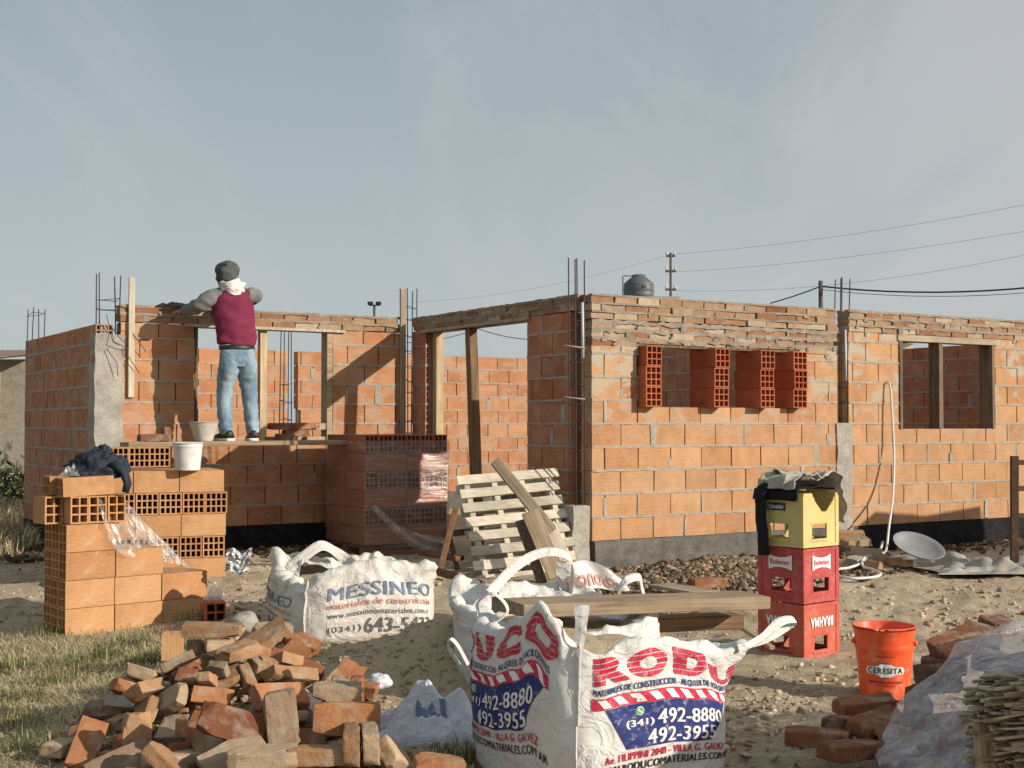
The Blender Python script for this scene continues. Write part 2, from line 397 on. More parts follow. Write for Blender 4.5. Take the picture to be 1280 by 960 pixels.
# ================================================================== ground
PILE_C = (-1.20, 5.70)
def sst(a, b, x):
    t = np.clip((x - a) / (b - a), 0, 1); return t * t * (3 - 2 * t)
def gz(x, y):
    x = np.asarray(x, dtype=float); y = np.asarray(y, dtype=float)
    z = .185 * sst(8.3, 10.2, y + .12 * x * (x < 0)) - .03 * sst(-1.5, -2.6, x) * (1 - sst(9, 10, y))
    z = z + .055 * fbm(x * .55, y * .55, 3) * np.clip(1.5 - np.hypot(x - .5, y - 8) / 40, .3, 1)
    d = np.hypot((x - PILE_C[0]), (y - PILE_C[1]))
    z = z + .20 * np.clip(1 - d / .66, 0, .85)
    return z
def gzs(x, y): return float(gz(np.array([x]), np.array([y]))[0])
def grass_mask(x, y):
    n = fbm(x * 1.3 + 3, y * 1.3, 4)
    near = sst(-1.05, -1.75, x + .55 * n + .10 * (y - 6)) * (1 - sst(8.3, 9.4, y + .5 * n))
    mid = sst(-.2, -.9, x + .5 * n) * (1 - sst(4.9, 5.5, y))
    far = sst(-4.0, -4.8, x + .3 * n + .0 * y) * sst(10.5, 12.0, y)
    return np.clip(near + far + mid * .6, 0, 1)
def axis_vals(lo, hi, step, far, growth=1.22):
    v = list(np.arange(lo, hi, step)); s = step; a = hi; up = []
    while a < far: up.append(a); s *= growth; a += s
    s = step; a = lo - step; dn = []
    while a > -far: dn.append(a); s *= growth; a -= s
    return np.array(dn[::-1] + v + up)
gx = axis_vals(-3.6, 3.6, .028, 1500); gy = axis_vals(3.6, 12.6, .028, 1500)
GX, GY = np.meshgrid(gx, gy)
GR = grass_mask(GX, GY)
fine = (np.abs(GX) < 6) & (GY > 2) & (GY < 16)
GZ = gz(GX, GY) + np.where(fine, (.026 * fbm(GX * 1.9 + 9, GY * 1.9, 2) + .032 * fbm(GX * 4.2, GY * 4.2, 3, .55) + .017 * np.maximum(fbm(GX * 15, GY * 15, 3, .6), -.1)) * (1 - .35 * GR), 0)
far_d = np.hypot(GX, GY)
GZ = GZ - np.where(far_d > 60, 0.3, 0)
nx, ny = len(gx), len(gy)
gm = bpy.data.meshes.new('ground')
gv = np.stack([GX.ravel(), GY.ravel(), GZ.ravel()], 1).astype(np.float32)
ii = (np.arange(ny - 1)[:, None] * nx + np.arange(nx - 1)[None, :]).ravel()
gq = np.stack([ii, ii + 1, ii + nx + 1, ii + nx], 1).astype(np.int32)
gm.vertices.add(len(gv)); gm.vertices.foreach_set('co', gv.ravel())
gm.loops.add(gq.size); gm.loops.foreach_set('vertex_index', gq.ravel())
gm.polygons.add(len(gq)); gm.polygons.foreach_set('loop_start', np.arange(0, gq.size, 4, dtype=np.int32))
gm.polygons.foreach_set('use_smooth', np.ones(len(gq), dtype=bool))
gm.update(calc_edges=True)
at_ = gm.attributes.new('grass', 'FLOAT', 'POINT'); at_.data.foreach_set('value', GR.ravel().astype(np.float32))
def m_ground():
    m, nt, p = mat('ground_soil'); n = NT(nt)
    c = n.coord()
    a = n.noise(c, .9, 6, .6); b = n.noise(c, 6, 7, .65); f = n.noise(c, 55, 6, .72); v = n.noise(c, 190, 3, .7)
    dirt = n.mix(n.ramp(a, [(.3, 0.0), (.7, 1.0)]), (.50, .405, .280), (.64, .53, .385))
    dirt = n.mix(n.ramp(b, [(.40, .6), (.56, 0.0)]), dirt, (.33, .255, .175))
    dirt = n.mix(1.0, dirt, n.ramp(f, [(.3, .62), (.52, 1.0), (.72, 1.22)]), 'MULTIPLY')
    dirt = n.mix(1.0, dirt, n.ramp(v, [(.3, .8), (.7, 1.15)]), 'MULTIPLY')
    gr = n.mix(n.ramp(b, [(.42, 0.0), (.6, 1.0)]), (.44, .365, .21), (.27, .235, .115))
    gr = n.mix(1.0, gr, n.ramp(f, [(.3, .6), (.7, 1.25)]), 'MULTIPLY')
    at = n.N('ShaderNodeAttribute'); at.attribute_name = 'grass'
    base = n.mix(at.outputs['Fac'], dirt, gr)
    n.L(base, p.inputs['Base Color']); p.inputs['Roughness'].default_value = .97; p.inputs['Specular IOR Level'].default_value = .1
    n.L(n.bump(v, .5, .006, n.bump(f, .9, .022, n.bump(b, .4, .03))), p.inputs['Normal']); return m
M['ground'] = m_ground()
ground = mobj('ground', gm, None, M['ground']); tag(ground, kind='structure')

# ================================================================== brickwork builders
def rect_minus(r, holes):
    """rectangle (a0,a1,z0,z1) minus the openings -> rectangles"""
    out = [r]
    for h in holes:
        nxt = []
        for (a0, a1, z0, z1) in out:
            b0, b1, y0, y1 = max(a0, h[0]), min(a1, h[1]), max(z0, h[2]), min(z1, h[3])
            if b0 >= b1 - 1e-6 or y0 >= y1 - 1e-6: nxt.append((a0, a1, z0, z1)); continue
            if a0 < b0: nxt.append((a0, b0, z0, z1))
            if b1 < a1: nxt.append((b1, a1, z0, z1))
            if z0 < y0: nxt.append((b0, b1, z0, y0))
            if y1 < z1: nxt.append((b0, b1, y1, z1))
        out = nxt
    return out
def hollow(mb, L, Wd, H, nc, nr, Mx, ends=(True, True), mat=0, web=.010, deep=.16, jit=0.0):
    """extruded clay block along local x with real cells in its end faces"""
    vs = []; idx = {}; fs = []
    def V(x, y, z):
        k = (round(x, 5), round(y, 5), round(z, 5))
        if k not in idx: idx[k] = len(vs); vs.append(Mx @ Vector(k))
        return idx[k]
    x0, x1, y0, y1, z0, z1 = -L / 2, L / 2, -Wd / 2, Wd / 2, -H / 2, H / 2
    def brk(lo, hi, n):
        hole = ((hi - lo) - web * (n + 1)) / n; o = [lo]
        for i in range(n): o += [o[-1] + web, o[-1] + web + hole]
        return o + [hi]
    ys, zs = brk(y0, y1, nc), brk(z0, z1, nr)
    dp = min(deep, L * .48)
    for sx, on in ((0, ends[0]), (1, ends[1])):
        x = x1 if sx else x0; xi = x - dp if sx else x + dp
        def q(*p):
            f = [V(*a) for a in p]; fs.append(f if sx else f[::-1])
        if not on:
            q((x, y0, z0), (x, y1, z0), (x, y1, z1), (x, y0, z1)); continue
        for i in range(len(ys) - 1):
            for j in range(len(zs) - 1):
                a, b, c, d = ys[i], ys[i + 1], zs[j], zs[j + 1]
                if i % 2 and j % 2:
                    q((x, a, c), (x, b, c), (xi, b, c), (xi, a, c)); q((x, b, c), (x, b, d), (xi, b, d), (xi, b, c))
                    q((x, b, d), (x, a, d), (xi, a, d), (xi, b, d)); q((x, a, d), (x, a, c), (xi, a, c), (xi, a, d))
                    q((xi, a, c), (xi, b, c), (xi, b, d), (xi, a, d))
                else: q((x, a, c), (x, b, c), (x, b, d), (x, a, d))
    for p in (((x0, y0, z0), (x1, y0, z0), (x1, y0, z1), (x0, y0, z1)), ((x1, y1, z0), (x0, y1, z0), (x0, y1, z1), (x1, y1, z1)),
              ((x0, y0, z1), (x1, y0, z1), (x1, y1, z1), (x0, y1, z1)), ((x0, y1, z0), (x1, y1, z0), (x1, y0, z0), (x0, y0, z0))):
        fs.append([V(*a) for a in p])
    mb.add(vs, fs, mat)
def wall_M(p0, d, nrm):
    M_ = Matrix(((d[0], -nrm[0], 0, p0[0]), (d[1], -nrm[1], 0, p0[1]), (0, 0, 1, 0), (0, 0, 0, 1))); return M_
def strip(mb, M_, a0, a1, z0, z1, y_front, y_back, mat, smear=.006, step=.045, ragged=.004):
    """one squeezed mortar bed with ragged edges; proud of the bricks where it was smeared"""
    n = max(1, int((a1 - a0) / step)); rings = []
    for i in range(n + 1):
        a = a0 + (a1 - a0) * i / n
        lo = z0 - random.uniform(0, smear); hi = z1 + random.uniform(0, smear) * .7
        f = y_front - random.uniform(-ragged, ragged * .4) * (1 if y_back > y_front else -1)
        rings.append([M_ @ Vector((a, y_back, z0)), M_ @ Vector((a, f, lo)), M_ @ Vector((a, f, hi)), M_ @ Vector((a, y_back, z1))])
    mb.loft(rings, mat, False, True)
def brick_wall(mb, p0, d, nrm, L, z0, z1, holes=(), thick=.15, blen=.325, bh=.178, bed=.012, gap=.011, fill=.22,
               smear=.007, jit=.002, lattice=(), seed=1, off=.0, core=True, cut_top=True, face_jit=.004, both=True, tops=None, nc=3):
    random.seed(seed); M_ = wall_M(p0, d, nrm); c = bh + bed; k = 0; z = z0
    while z < z1 - .03:
        h = min(bh, z1 - z)
        a = -((k % 2) * .5 + off) % 1.0 * (blen + gap) - (blen + gap)
        while a < L:
            ln = blen + random.uniform(-.006, .006)
            if a + ln > 0.02 and a < L - .02:
                r = (max(a, 0), min(a + ln, L), z, z + h)
                if tops is None or r[3] <= tops((r[0] + r[1]) / 2) + .05:
                    for q in rect_minus(r, holes):
                        if q[1] - q[0] < .03 or q[3] - q[2] < .02: continue
                        e0 = any(abs(q[0] - x) < 1e-4 for x in lattice); e1 = any(abs(q[1] - x) < 1e-4 for x in lattice)
                        fj = random.uniform(-face_jit, face_jit * .3)
                        if e0 or e1:
                            T = M_ @ Matrix.Translation(((q[0] + q[1]) / 2, thick / 2 + fj, (q[2] + q[3]) / 2))
                            hollow(mb, q[1] - q[0], thick, q[3] - q[2], nc, 3, T, (e0, e1), 0)
                        else:
                            mb.box((q[0], -fj, q[2]), (q[1], thick + fj, q[3]), 0, M_, jit)
                    if random.random() < fill and r[1] < L - .03:
                        for q in rect_minus((r[1] - .004, min(r[1] + gap + .004, L), z, z + h), holes):
                            if q[3] - q[2] < .05 or q[1] - q[0] < .008: continue
                            w = random.choice((0, 0, .004, .012, .02))
                            mb.box((q[0] - w, -.0035 - random.uniform(0, .002), q[2] + .004), (q[1] + w, thick * .5, q[3] - random.choice((.004, .03, .09))), 1, M_, .004)
            a += ln + gap
        if z + h < z1 - .01:
            for q in rect_minus((0, L, z + h, z + h + bed), holes):
                if q[1] - q[0] < .02: continue
                if tops is not None and q[2] > tops((q[0] + q[1]) / 2): continue
                strip(mb, M_, q[0], q[1], q[2], q[3], -.0035, .05, 1, smear)
                if both: strip(mb, M_, q[0], q[1], q[2], q[3], thick + .0035, thick - .05, 1, smear)
        z += c; k += 1
    if core:
        ct = z1 - .02
        for q in rect_minus((.012, L - .012, z0 + .005, ct), [(h[0] - .012, h[1] + .012, h[2] - .02, h[3] + .02) for h in holes]):
            if tops is not None:
                q = (q[0], q[1], q[2], min(q[3], tops(q[0]) - .1, tops(q[1]) - .1))
            if q[3] - q[2] < .02: continue
            mb.box((q[0], .035, q[2]), (q[1], thick - .035, q[3]), 1, M_)

# ================================================================== the unfinished house
house = thing('unfinished_house', 'unfinished roofless house of bare orange hollow brick walls with rebar sticking up', 'house', HC, HA)
ZB, ZT = .412, 2.404
FW = [M['clay_front'], M['mortar']]; CW = [M['clay_shade'], M['mortar']]; BW = [M['old_band'], M['mortar_dark']]
def band(parent, p0, d, nrm, L, z0, z1, holes=(), seed=5, thick=.14, name='solid_brick_band', smear=.008, fill=.45):
    mb = MB(); n = round((z1 - z0) / .068); c = (z1 - z0) / n
    brick_wall(mb, p0, d, nrm, L, z0, z1, holes, thick, .225, c - .013, .013, .014, fill, smear, .005, (), seed, 0, True, face_jit=.012)
    return mb.obj(name, BW, parent)
# --- right-hand front wall, first stretch with the small opening
S_COL = s_at(1047, 0); S_COL2 = s_at(1061, 0); S_END = 6.7
W1a, W1b = s_at(798, 0), s_at(1001, 0)
Z_BAND1 = 1.985
SILL1, HEAD1 = ZB + 6 * .19 - .06, 2.0
SILL1 = 1.49
mb = MB(); H1 = [(W1a - .04, W1b - .04, SILL1, HEAD1)]
brick_wall(mb, (.04, 0), (1, 0), (0, -1), S_COL - .04, ZB, Z_BAND1, H1, seed=21, fill=.35, smear=.009, off=.12)
w1 = mb.obj('wall', FW, house); tag(w1, 'front wall stretch with a small opening filled with brick stacks')
band(w1, (.04, 0), (1, 0), (0, -1), S_COL - .04, Z_BAND1, 2.19, [(W1a - .04, W1b - .04, 1.4, HEAD1 + .012)], 31, smear=.022, fill=1.0)
band(w1, (.04, 0), (1, 0), (0, -1), S_COL - .04, 2.203, ZT, (), 41, smear=.005, fill=.3)
mb = MB(); mb.box((W1a - .1, .01, HEAD1 - .012), (W1b + .1, .135, HEAD1 + .010)); mb.obj('lintel_board', M['wood_dark'], w1)
# --- second stretch with the window frame
W2a, W2b = s_at(1124, 0), s_at(1243, 0)
W2z0 = z_at(536, (W2a + W2b) / 2, 0); W2z1 = 2.17
mb = MB(); H2 = [(W2a - S_COL2, W2b - S_COL2, W2z0, W2z1)]
brick_wall(mb, (S_COL2, 0), (1, 0), (0, -1), S_END - S_COL2, ZB, 2.20, H2, seed=22, fill=.3, smear=.008, off=.3)
w2 = mb.obj('wall', FW, house); tag(w2, 'front wall stretch with a timber framed window opening')
band(w2, (S_COL2, 0), (1, 0), (0, -1), S_END - S_COL2, 2.205, ZT, (), 32, smear=.012)
mb = MB()
mb.box((W2a + .003, -.012, W2z0 + .003), (W2a + .04, .15, W2z1 - .03)); mb.obj('window_jamb', M['wood_dark'], w2)
mb = MB(); mb.box((W2b - .04, -.012, W2z0 + .003), (W2b - .003, .15, W2z1 - .03)); mb.obj('window_jamb', M['wood_dark'], w2)
sm = (s_at(1171, 0) + s_at(1183, 0)) / 2
mb = MB(); mb.box((sm - .03, .0, W2z0 + .003), (sm + .025, .13, W2z1 - .03)); mb.obj('mullion', M['wood_dark'], w2)
mb = MB(); mb.box((W2a - .02, -.014, W2z1 - .03), (W2b + .02, .152, W2z1 + .03)); mb.obj('lintel_board', M['wood_grey'], w2)
# --- side wall with the doorway (in shade)
D0, D1 = .25, 3.03
DA, DB = t_at(659, 0), t_at(532, 0)
mb = MB(); Hd = [(DA - D0, DB - D0, 0, 2.27)]
brick_wall(mb, (0, D0), (0, 1), (-1, 0), D1 - D0, ZB, 2.27, Hd, seed=23, lattice=(DB - D0,), off=.2)
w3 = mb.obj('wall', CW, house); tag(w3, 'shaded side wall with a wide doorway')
band(w3, (-.004, D0 - .1), (0, 1), (-1, 0), D1 - D0 + .1, 2.275, ZT, (), 33, smear=.012)
mb = MB(); mb.box((-.03, DA - .05, 2.245), (.15, DB + .06, 2.272)); mb.obj('lintel_board', M['wood_grey'], w3)
mb = MB(); mb.box((.075, DB - .085, .25), (.15, DB - .004, 2.243)); mb.obj('door_jamb', M['wood_post'], w3)
# --- left-hand front wall behind the worker
T3 = 3.03
L3a, L3b = s_at(149, T3), s_at(500, T3)
V3a, V3b = s_at(243, T3), s_at(416, T3)
mb = MB(); H3 = [(V3a - L3a, V3b - L3a, 1.16, 2.255)]
brick_wall(mb, (L3a, T3), (1, 0), (0, -1), L3b - L3a, ZB, 2.25, H3, seed=24, off=.45)
w4 = mb.obj('wall', [M['clay_mid'], M['mortar']], house); tag(w4, 'front wall with a wide window opening behind the worker')
band(w4, (L3a, T3 - .004), (1, 0), (0, -1), L3b - L3a, 2.26, ZT, (), 34, smear=.014)
mb = MB(); mb.box((V3a - .1, T3 - .03, 2.232), (V3b + .12, T3 + .15, 2.258)); mb.obj('lintel_board', M['wood_greypost'], w4)
mb = MB(); a = s_at(330.5, T3); mb.box((a - .03, T3 + .03, 1.165), (a + .035, T3 + .10, 2.231)); mb.obj('mullion', M['wood_post'], w4)
mb = MB(); mb.box((V3b - .06, T3 + .0, 1.165), (V3b - .004, T3 + .14, 2.231)); mb.obj('window_jamb', M['wood_tan'], w4)
mb = MB(); mb.box((V3a + .004, T3 + .0, 1.165), (V3a + .03, T3 + .14, 2.231)); mb.obj('window_jamb', M['wood_dark'], w4)
# --- left outer side wall
S4 = s_at(120, T3); T4 = t_at(31, S4)
mb = MB()
brick_wall(mb, (S4, T3 + .02), (0, 1), (-1, 0), T4 - T3 - .02, ZB - .05, 2.225, seed=25, lattice=(0,), blen=.30, nc=4, smear=.012, off=.1)
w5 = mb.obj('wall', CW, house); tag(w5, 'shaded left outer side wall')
# --- far back wall with a vertical gap for a column, right wall and inner partition
TBK = 7.4
ga, gb = s_at(359.5, TBK), s_at(372.5, TBK)
for a0, a1, sd in ((s_at(70, TBK), ga, 26), (gb, S_END, 27)):
    mb = MB(); brick_wall(mb, (a0, TBK), (1, 0), (0, -1), a1 - a0, .41, 2.305, seed=sd, both=False, off=.37, fill=.2)
    wb = mb.obj('wall', [M['clay_mid'], M['mortar']], house); tag(wb, 'sunlit far back wall, left of the column gap' if sd == 26 else 'sunlit far back wall, right of the column gap')
mb = MB(); brick_wall(mb, (6.5, .17), (0, 1), (-1, 0), TBK - .18, .41, 2.27, seed=28, both=False, fill=.2)
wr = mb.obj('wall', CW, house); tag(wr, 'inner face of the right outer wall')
mb = MB(); brick_wall(mb, (3.35, .17), (0, 1), (-1, 0), 4.5, .41, 2.20, seed=29, both=False, fill=.2)
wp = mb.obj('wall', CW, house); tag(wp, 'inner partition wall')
# --- foundation
mb = MB()
def plinth(mb, p0, d, nrm, L, z1, out=.012, thick=.17, step=.12):
    M_ = wall_M(p0, d, nrm); n = max(2, int(L / step)); rings = []
    for i in range(n + 1):
        a = L * i / n; o = out + .012 * n3((a, p0[0], p0[1]), 3)
        rings.append([M_ @ Vector((a, -o - .02, -.05)), M_ @ Vector((a, thick, -.05)), M_ @ Vector((a, thick, z1 - .003)), M_ @ Vector((a, .01, z1 - .003)), M_ @ Vector((a, -o * .6, z1 - .012 + .012 * n3((a, 1, 2), 6)))])
    mb.loft(rings, 0, False)
plinth(mb, (.06, 0), (1, 0), (0, -1), S_COL2 + .05, ZB); mb.obj('foundation', M['plinth'], house)
mb = MB()
plinth(mb, (S_COL2 + .112, 0), (1, 0), (0, -1), S_END - S_COL2 - .1, ZB)
mb.obj('foundation', M['bitumen'], house)
mb = MB(); plinth(mb, (0, .2), (0, 1), (-1, 0), DA - .2, ZB, .004); mb.obj('foundation', M['bitumen'], house)
mb = MB(); plinth(mb, (0, DB), (0, 1), (-1, 0), T3 - DB - .05, ZB, .004); mb.obj('foundation', M['bitumen'], house)
mb = MB(); plinth(mb, (S4 + .2, T3), (1, 0), (0, -1), -.25 - S4, ZB); mb.obj('foundation', M['bitumen'], house); mb = MB(); plinth(mb, (S4, T3 + .02), (0, 1), (-1, 0), T4 - T3, ZB - .05)
mb.obj('foundation', M['bitumen'], house)
mb = MB(); plinth(mb, (s_at(70, TBK), TBK), (1, 0), (0, -1), S_END - s_at(70, TBK), .41); plinth(mb, (6.5, .2), (0, 1), (-1, 0), 7.1, .41); plinth(mb, (3.35, .2), (0, 1), (-1, 0), 4.45, .41)
mb.obj('foundation', M['plinth'], house)
# --- concrete columns
def rough_block(mb, a, b, seed=0, amp=.008, n=(3, 3, 14), mat=0):
    """cast concrete: box skin with an uneven surface"""
    def pt(x, y, z):
        p = Vector((x, y, z)); return p + Vector((n3(p, 6, seed), n3(p, 6, seed + 9), n3(p, 9, seed + 4) * .6)) * amp * 2
    def L(t, i): return a[i] + (b[i] - a[i]) * t
    for f, nu, nv in (((lambda u, v: pt(L(u, 0), a[1], L(v, 2))), n[0], n[2]), ((lambda u, v: pt(L(u, 0), b[1], L(v, 2))), n[0], n[2]),
              ((lambda u, v: pt(a[0], L(u, 1), L(v, 2))), n[1], n[2]), ((lambda u, v: pt(b[0], L(u, 1), L(v, 2))), n[1], n[2]),
              ((lambda u, v: pt(L(u, 0), L(v, 1), b[2])), n[0], n[1])):
        mb.grid(f, nu, nv, mat, False)
mb = MB(); rough_block(mb, (S4 - .012, T3 - .012, .2), (L3a + .03, T3 + .2, 2.14), 3, .010, (4, 4, 26)); mb.obj('concrete_column', M['concrete'], house)
mb = MB(); rough_block(mb, (S_COL - .02, -.012, .2), (S_COL2 + .02, .16, 1.36), 4, .008, (4, 4, 18)); mb.obj('concrete_column', M['concrete'], house)
ca = s_at(716, -.03); cb_ = s_at(737, -.03)
mb = MB(); rough_block(mb, (ca, -.03, .1), (cb_, .2, z_at(632, 0, 0)), 5, .008, (4, 4, 8)); mb.obj('concrete_column', M['concrete'], house)
# --- starter bars of the columns
def cage(cx, cy, hx, hy, z0, tops, lean=0.0, lbl=None, st0=None, st1=None, step=.17):
    mb = MB(); z = st0 if st0 else z0 + .1
    while z < (st1 or min(tops) - .05):
        q = [(cx + sx * hx * 1.05, cy + sy * hy * 1.05, z + random.uniform(-.02, .02)) for sx, sy in ((-1, -1), (1, -1), (1, 1), (-1, 1), (-1, -1))]
        mb.tube(q, .0032, 5); z += step * random.uniform(.85, 1.15)
    cg = mb.obj('rebar_cage', M['rebar'], house)
    for (sx, sy), t in zip(((-1, -1), (1, -1), (1, 1), (-1, 1)), tops):
        b = MB(); l = random.uniform(-.02, .02) + lean
        b.tube([(cx + sx * hx, cy + sy * hy, z0), (cx + sx * hx + l * .3, cy + sy * hy, (z0 + t) / 2), (cx + sx * hx + l, cy + sy * hy + random.uniform(-.02, .02), t)], .0055, 6)
        b.obj('rebar', M['rebar'], cg)
    return cg
random.seed(8)
def zt(py, s, t): return z_at(py, s, t)
c1s = s_at(721.5, .07)
cage(c1s, .07, .045, .045, .55, [zt(325, c1s, .07), zt(326, c1s, .07), zt(322, c1s, .07), zt(322, c1s, .07)], 0, st1=2.25)
mb = MB(); mb.tube([(c1s + .028, .03, 1.88), (c1s + .026, .03, 2.33)], .013, 10); mb.obj('conduit', M['pvc'], house)
c2s = s_at(1051, .06)
cage(c2s, .06, .04, .05, 1.3, [zt(347, c2s, .06), zt(349, c2s, .06), zt(347, c2s, .06), zt(349, c2s, .06)], 0, st1=2.3)
mb = MB(); mb.tube([(c2s + .015, .01, 1.75), (c2s + .012, .01, 2.22)], .011, 10); mb.obj('conduit', M['pvc'], house)
c3s = s_at(512, T3 + .08)
cage(c3s, T3 + .08, .045, .05, 1.0, [zt(360, c3s, T3), zt(360, c3s, T3), zt(362, c3s, T3), zt(361, c3s, T3)], 0, st1=2.58, step=.14)
c4s = s_at(134, T3 + .08)
cage(c4s, T3 + .09, .085, .055, 2.0, [zt(341, c4s, T3), zt(343, c4s, T3), zt(343, c4s, T3), zt(341, c4s, T3)], 0, st0=2.36, st1=2.5, step=.1)
c5s = S4 + .08
cage(c5s, T4 - .1, .06, .12, 2.1, [zt(386, c5s, T4), zt(388, c5s, T4), zt(386, c5s, T4), zt(387, c5s, T4)], 0, st0=2.5, st1=2.52)
c6s = (ga + gb) / 2
cage(s_at(357, 4.4), 4.4, .05, .05, .3, [2.4, 2.42, 2.38, 2.45], 0, st1=1.9)
# loose tie wires and bent bar ends on the left column
mb = MB(); random.seed(3)
for k in range(6):
    a = Vector((c4s + random.uniform(-.05, .18), T3 - .03, random.uniform(2.0, 2.35)))
    mb.tube([a, a + Vector((random.uniform(-.05, .1), -.04, -.12)), a + Vector((random.uniform(.05, .2), -.03, -.22 + random.uniform(-.05, .1)))], .0035, 5)
mb.obj('tie_wire', M['rebar'], house)
mb = MB()
for z in (1.96, 1.55):
    a = Vector((c1s + .04, .02, z)); mb.tube([a, a + Vector((-.06, -.05, 0)), a + Vector((-.22, -.02, .015))], .006, 6)
mb.obj('tie_wire', M['wire'], house)

# timber boards and props that stand against the walls
def board_obj(name, p0, p1, w, h, material, label, cat='board', up=(0, 0, 1), group=None):
    """a plank with its length along its own x axis"""
    p0, p1 = Vector(p0), Vector(p1); x = (p1 - p0).normalized(); u = Vector(up)
    y = u.cross(x).normalized(); z = x.cross(y); L = (p1 - p0).length
    b = MB(); n = max(4, int(L / .12)); rings = []
    sd = random.uniform(0, 50)
    for i in range(n + 1):
        a = -L / 2 + L * i / n; e = .0025
        wob = .004 * n3((a, sd, 0), 2.5)
        rings.append([Vector((a, sy * w / 2 + wob + e * n3((a, sy, sz + sd), 5), sz * h / 2 + e * n3((a, sy + 3, sz + sd), 5))) for sy, sz in ((-1, -1), (1, -1), (1, 1), (-1, 1))])
    b.loft(rings, 0, False)
    me = b.mesh(name); bevel_mesh(me, min(.004, h * .12))
    o = mobj(name, me, None, material); Mx = Matrix((x, y, z)).transposed().to_4x4(); Mx.translation = (p0 + p1) / 2
    o.matrix_world = Mx
    if label: tag(o, label, cat, group)
    return o
def stand(px, py0, py1, s_t, w, h, material, label):
    s, t = s_t; a = hw(s, t, z_at(py1, s, t)); b = hw(s, t, z_at(py0, s, t))
    return board_obj('timber_board', a, b, h, w, material, label, up=tuple(HU))
s_ = s_at(163.5, T3 - .02)
stand(0, 347, 497, (s_, T3 - .022), .055, .025, M['wood_greypost' ] if 0 else M['wood_pale'], 'pale upright board nailed to the wall beside the left concrete column')
s_ = s_at(503, T3 - .02)
stand(0, 361, 545, (s_, T3 - .024), .06, .028, M['wood_grey'], 'weathered upright board at the wall end left of the doorway')
tp = t_at(598, .07)
pr = board_obj('timber_prop', hw(.07, tp, .2), hw(.06, tp + .12, 2.243), .085, .085, M['wood_brown'], 'brown timber prop holding up the lintel in the doorway', 'prop', up=tuple(HU))
board_obj('timber_prop', hw(.04, t_at(594, .04), .2), hw(.04, t_at(594, .04), 1.02), .05, .05, M['wood_brown'], 'short dark timber strut standing against the doorway prop', 'prop', up=tuple(HU))

# hollow bricks set through the small opening: four stacks of three
def hollow_mesh(name, L, Wd, H, nc, nr, ends=(True, True), jit=0):
    b = MB(); hollow(b, L, Wd, H, nc, nr, Matrix.Identity(4), ends); return b.mesh(name)
ME_HB = hollow_mesh('hollow_brick', .33, .160, .165, 3, 3)
ME_HB.materials.append(M['clay_red'])
random.seed(4)
ords = ('leftmost', 'second', 'third', 'rightmost'); rows = ('bottom', 'middle', 'top')
for i, (pxc, dpt) in enumerate(((817.5, -.10), (903, -.12), (959, -.11), (1000.5, -.10))):
    for k in range(3):
        s0 = s_at(pxc + random.uniform(-1, 1), dpt) + .0
        o = bpy.data.objects.new('hollow_brick', ME_HB); COL.objects.link(o)
        p = hw(s0, dpt + .165 + random.uniform(-.008, .008), SILL1 + .085 + k * .168)
        o.location = p; o.rotation_euler = (0, 0, HA + math.pi / 2 + R(random.uniform(-2, 2)))
        tag(o, f'{rows[k]} hollow brick of the {ords[i]} stack in the small wall opening', 'brick', 'hollow bricks stacked in the small opening')
# ================================================================== front stack of loose hollow bricks on the grass
ORD = ('first', 'second', 'third', 'fourth', 'fifth', 'sixth', 'seventh')
A_ST = math.atan2(.643, .766)
P_ST = Vector(at(81, 797, 8.56)); P_ST.z = -.028
S1, S2 = Vector((math.cos(A_ST), math.sin(A_ST), 0)), Vector((-math.sin(A_ST), math.cos(A_ST), 0))
ME_FB = hollow_mesh('hollow_brick', .33, .122, .178, 2, 3); ME_FB.materials.append(M['clay_loose'])
ME_SB = hollow_mesh('hollow_brick', .33, .168, .163, 4, 3); ME_SB.materials.append(M['clay_loose'])
def loose(me, p, rot, label, group, cat='brick', name='hollow_brick'):
    o = bpy.data.objects.new(name, me); COL.objects.link(o); o.location = p
    o.rotation_euler = rot if isinstance(rot, (tuple, Euler)) else (0, 0, rot); return tag(o, label, cat, group)
def stp(a, b, z): return P_ST + S1 * a + S2 * b + Vector((0, 0, z))
random.seed(12)
G1 = 'hollow bricks of the front left stack'
cols_h = (4, 3, 2)
colname = ('left', 'middle', 'right'); rown = ('bottom', 'second', 'third', 'top'); depn = ('front', 'middle', 'back')
for c in range(3):
    for k in range(cols_h[c]):
        for d in range(3):
            p = stp(.166 + c * .337 + random.uniform(-.004, .004) + (.010 if k > 1 else 0), .061 + d * .127 + random.uniform(-.004, .004) + k * .004, .09 + k * .1815)
            vis = d == 0
            if vis: lb = f'plain orange brick, {rown[k]} row, {colname[c]} column of the front left stack'
            elif c == 0: lb = f'shaded brick end, {rown[k]} row, {depn[d]} brick on the left side of the front stack'
            else: lb = f'orange brick, {depn[d]} one of the {rown[k]} row, {colname[c]} column of the front left stack'
            loose(ME_FB, p, A_ST + R(random.uniform(-1.6, 1.6)), lb, G1)
zt5 = 4 * .1815 + .001
for i, a in enumerate((.085, .213, .338)):
    loose(ME_FB, stp(a, .165, zt5 + .09), A_ST + math.pi / 2 + R(random.uniform(-2, 2)), f'holes-forward hollow brick below the dark coat, {("left","middle","right")[i]} of three', G1)
_b = loose(ME_FB, stp(-.045, .19, zt5 + .09), A_ST + math.pi / 2 + R(3), 'plain shaded hollow brick standing at the back left corner of the front stack', G1); _b.scale = (.55, 1, 1)
loose(ME_FB, stp(.155, .085, zt5 + .18 + .064), (math.pi / 2, R(-2.2), A_ST - R(5)), 'flat hollow brick topping the front stack beneath the dark coat', G1)
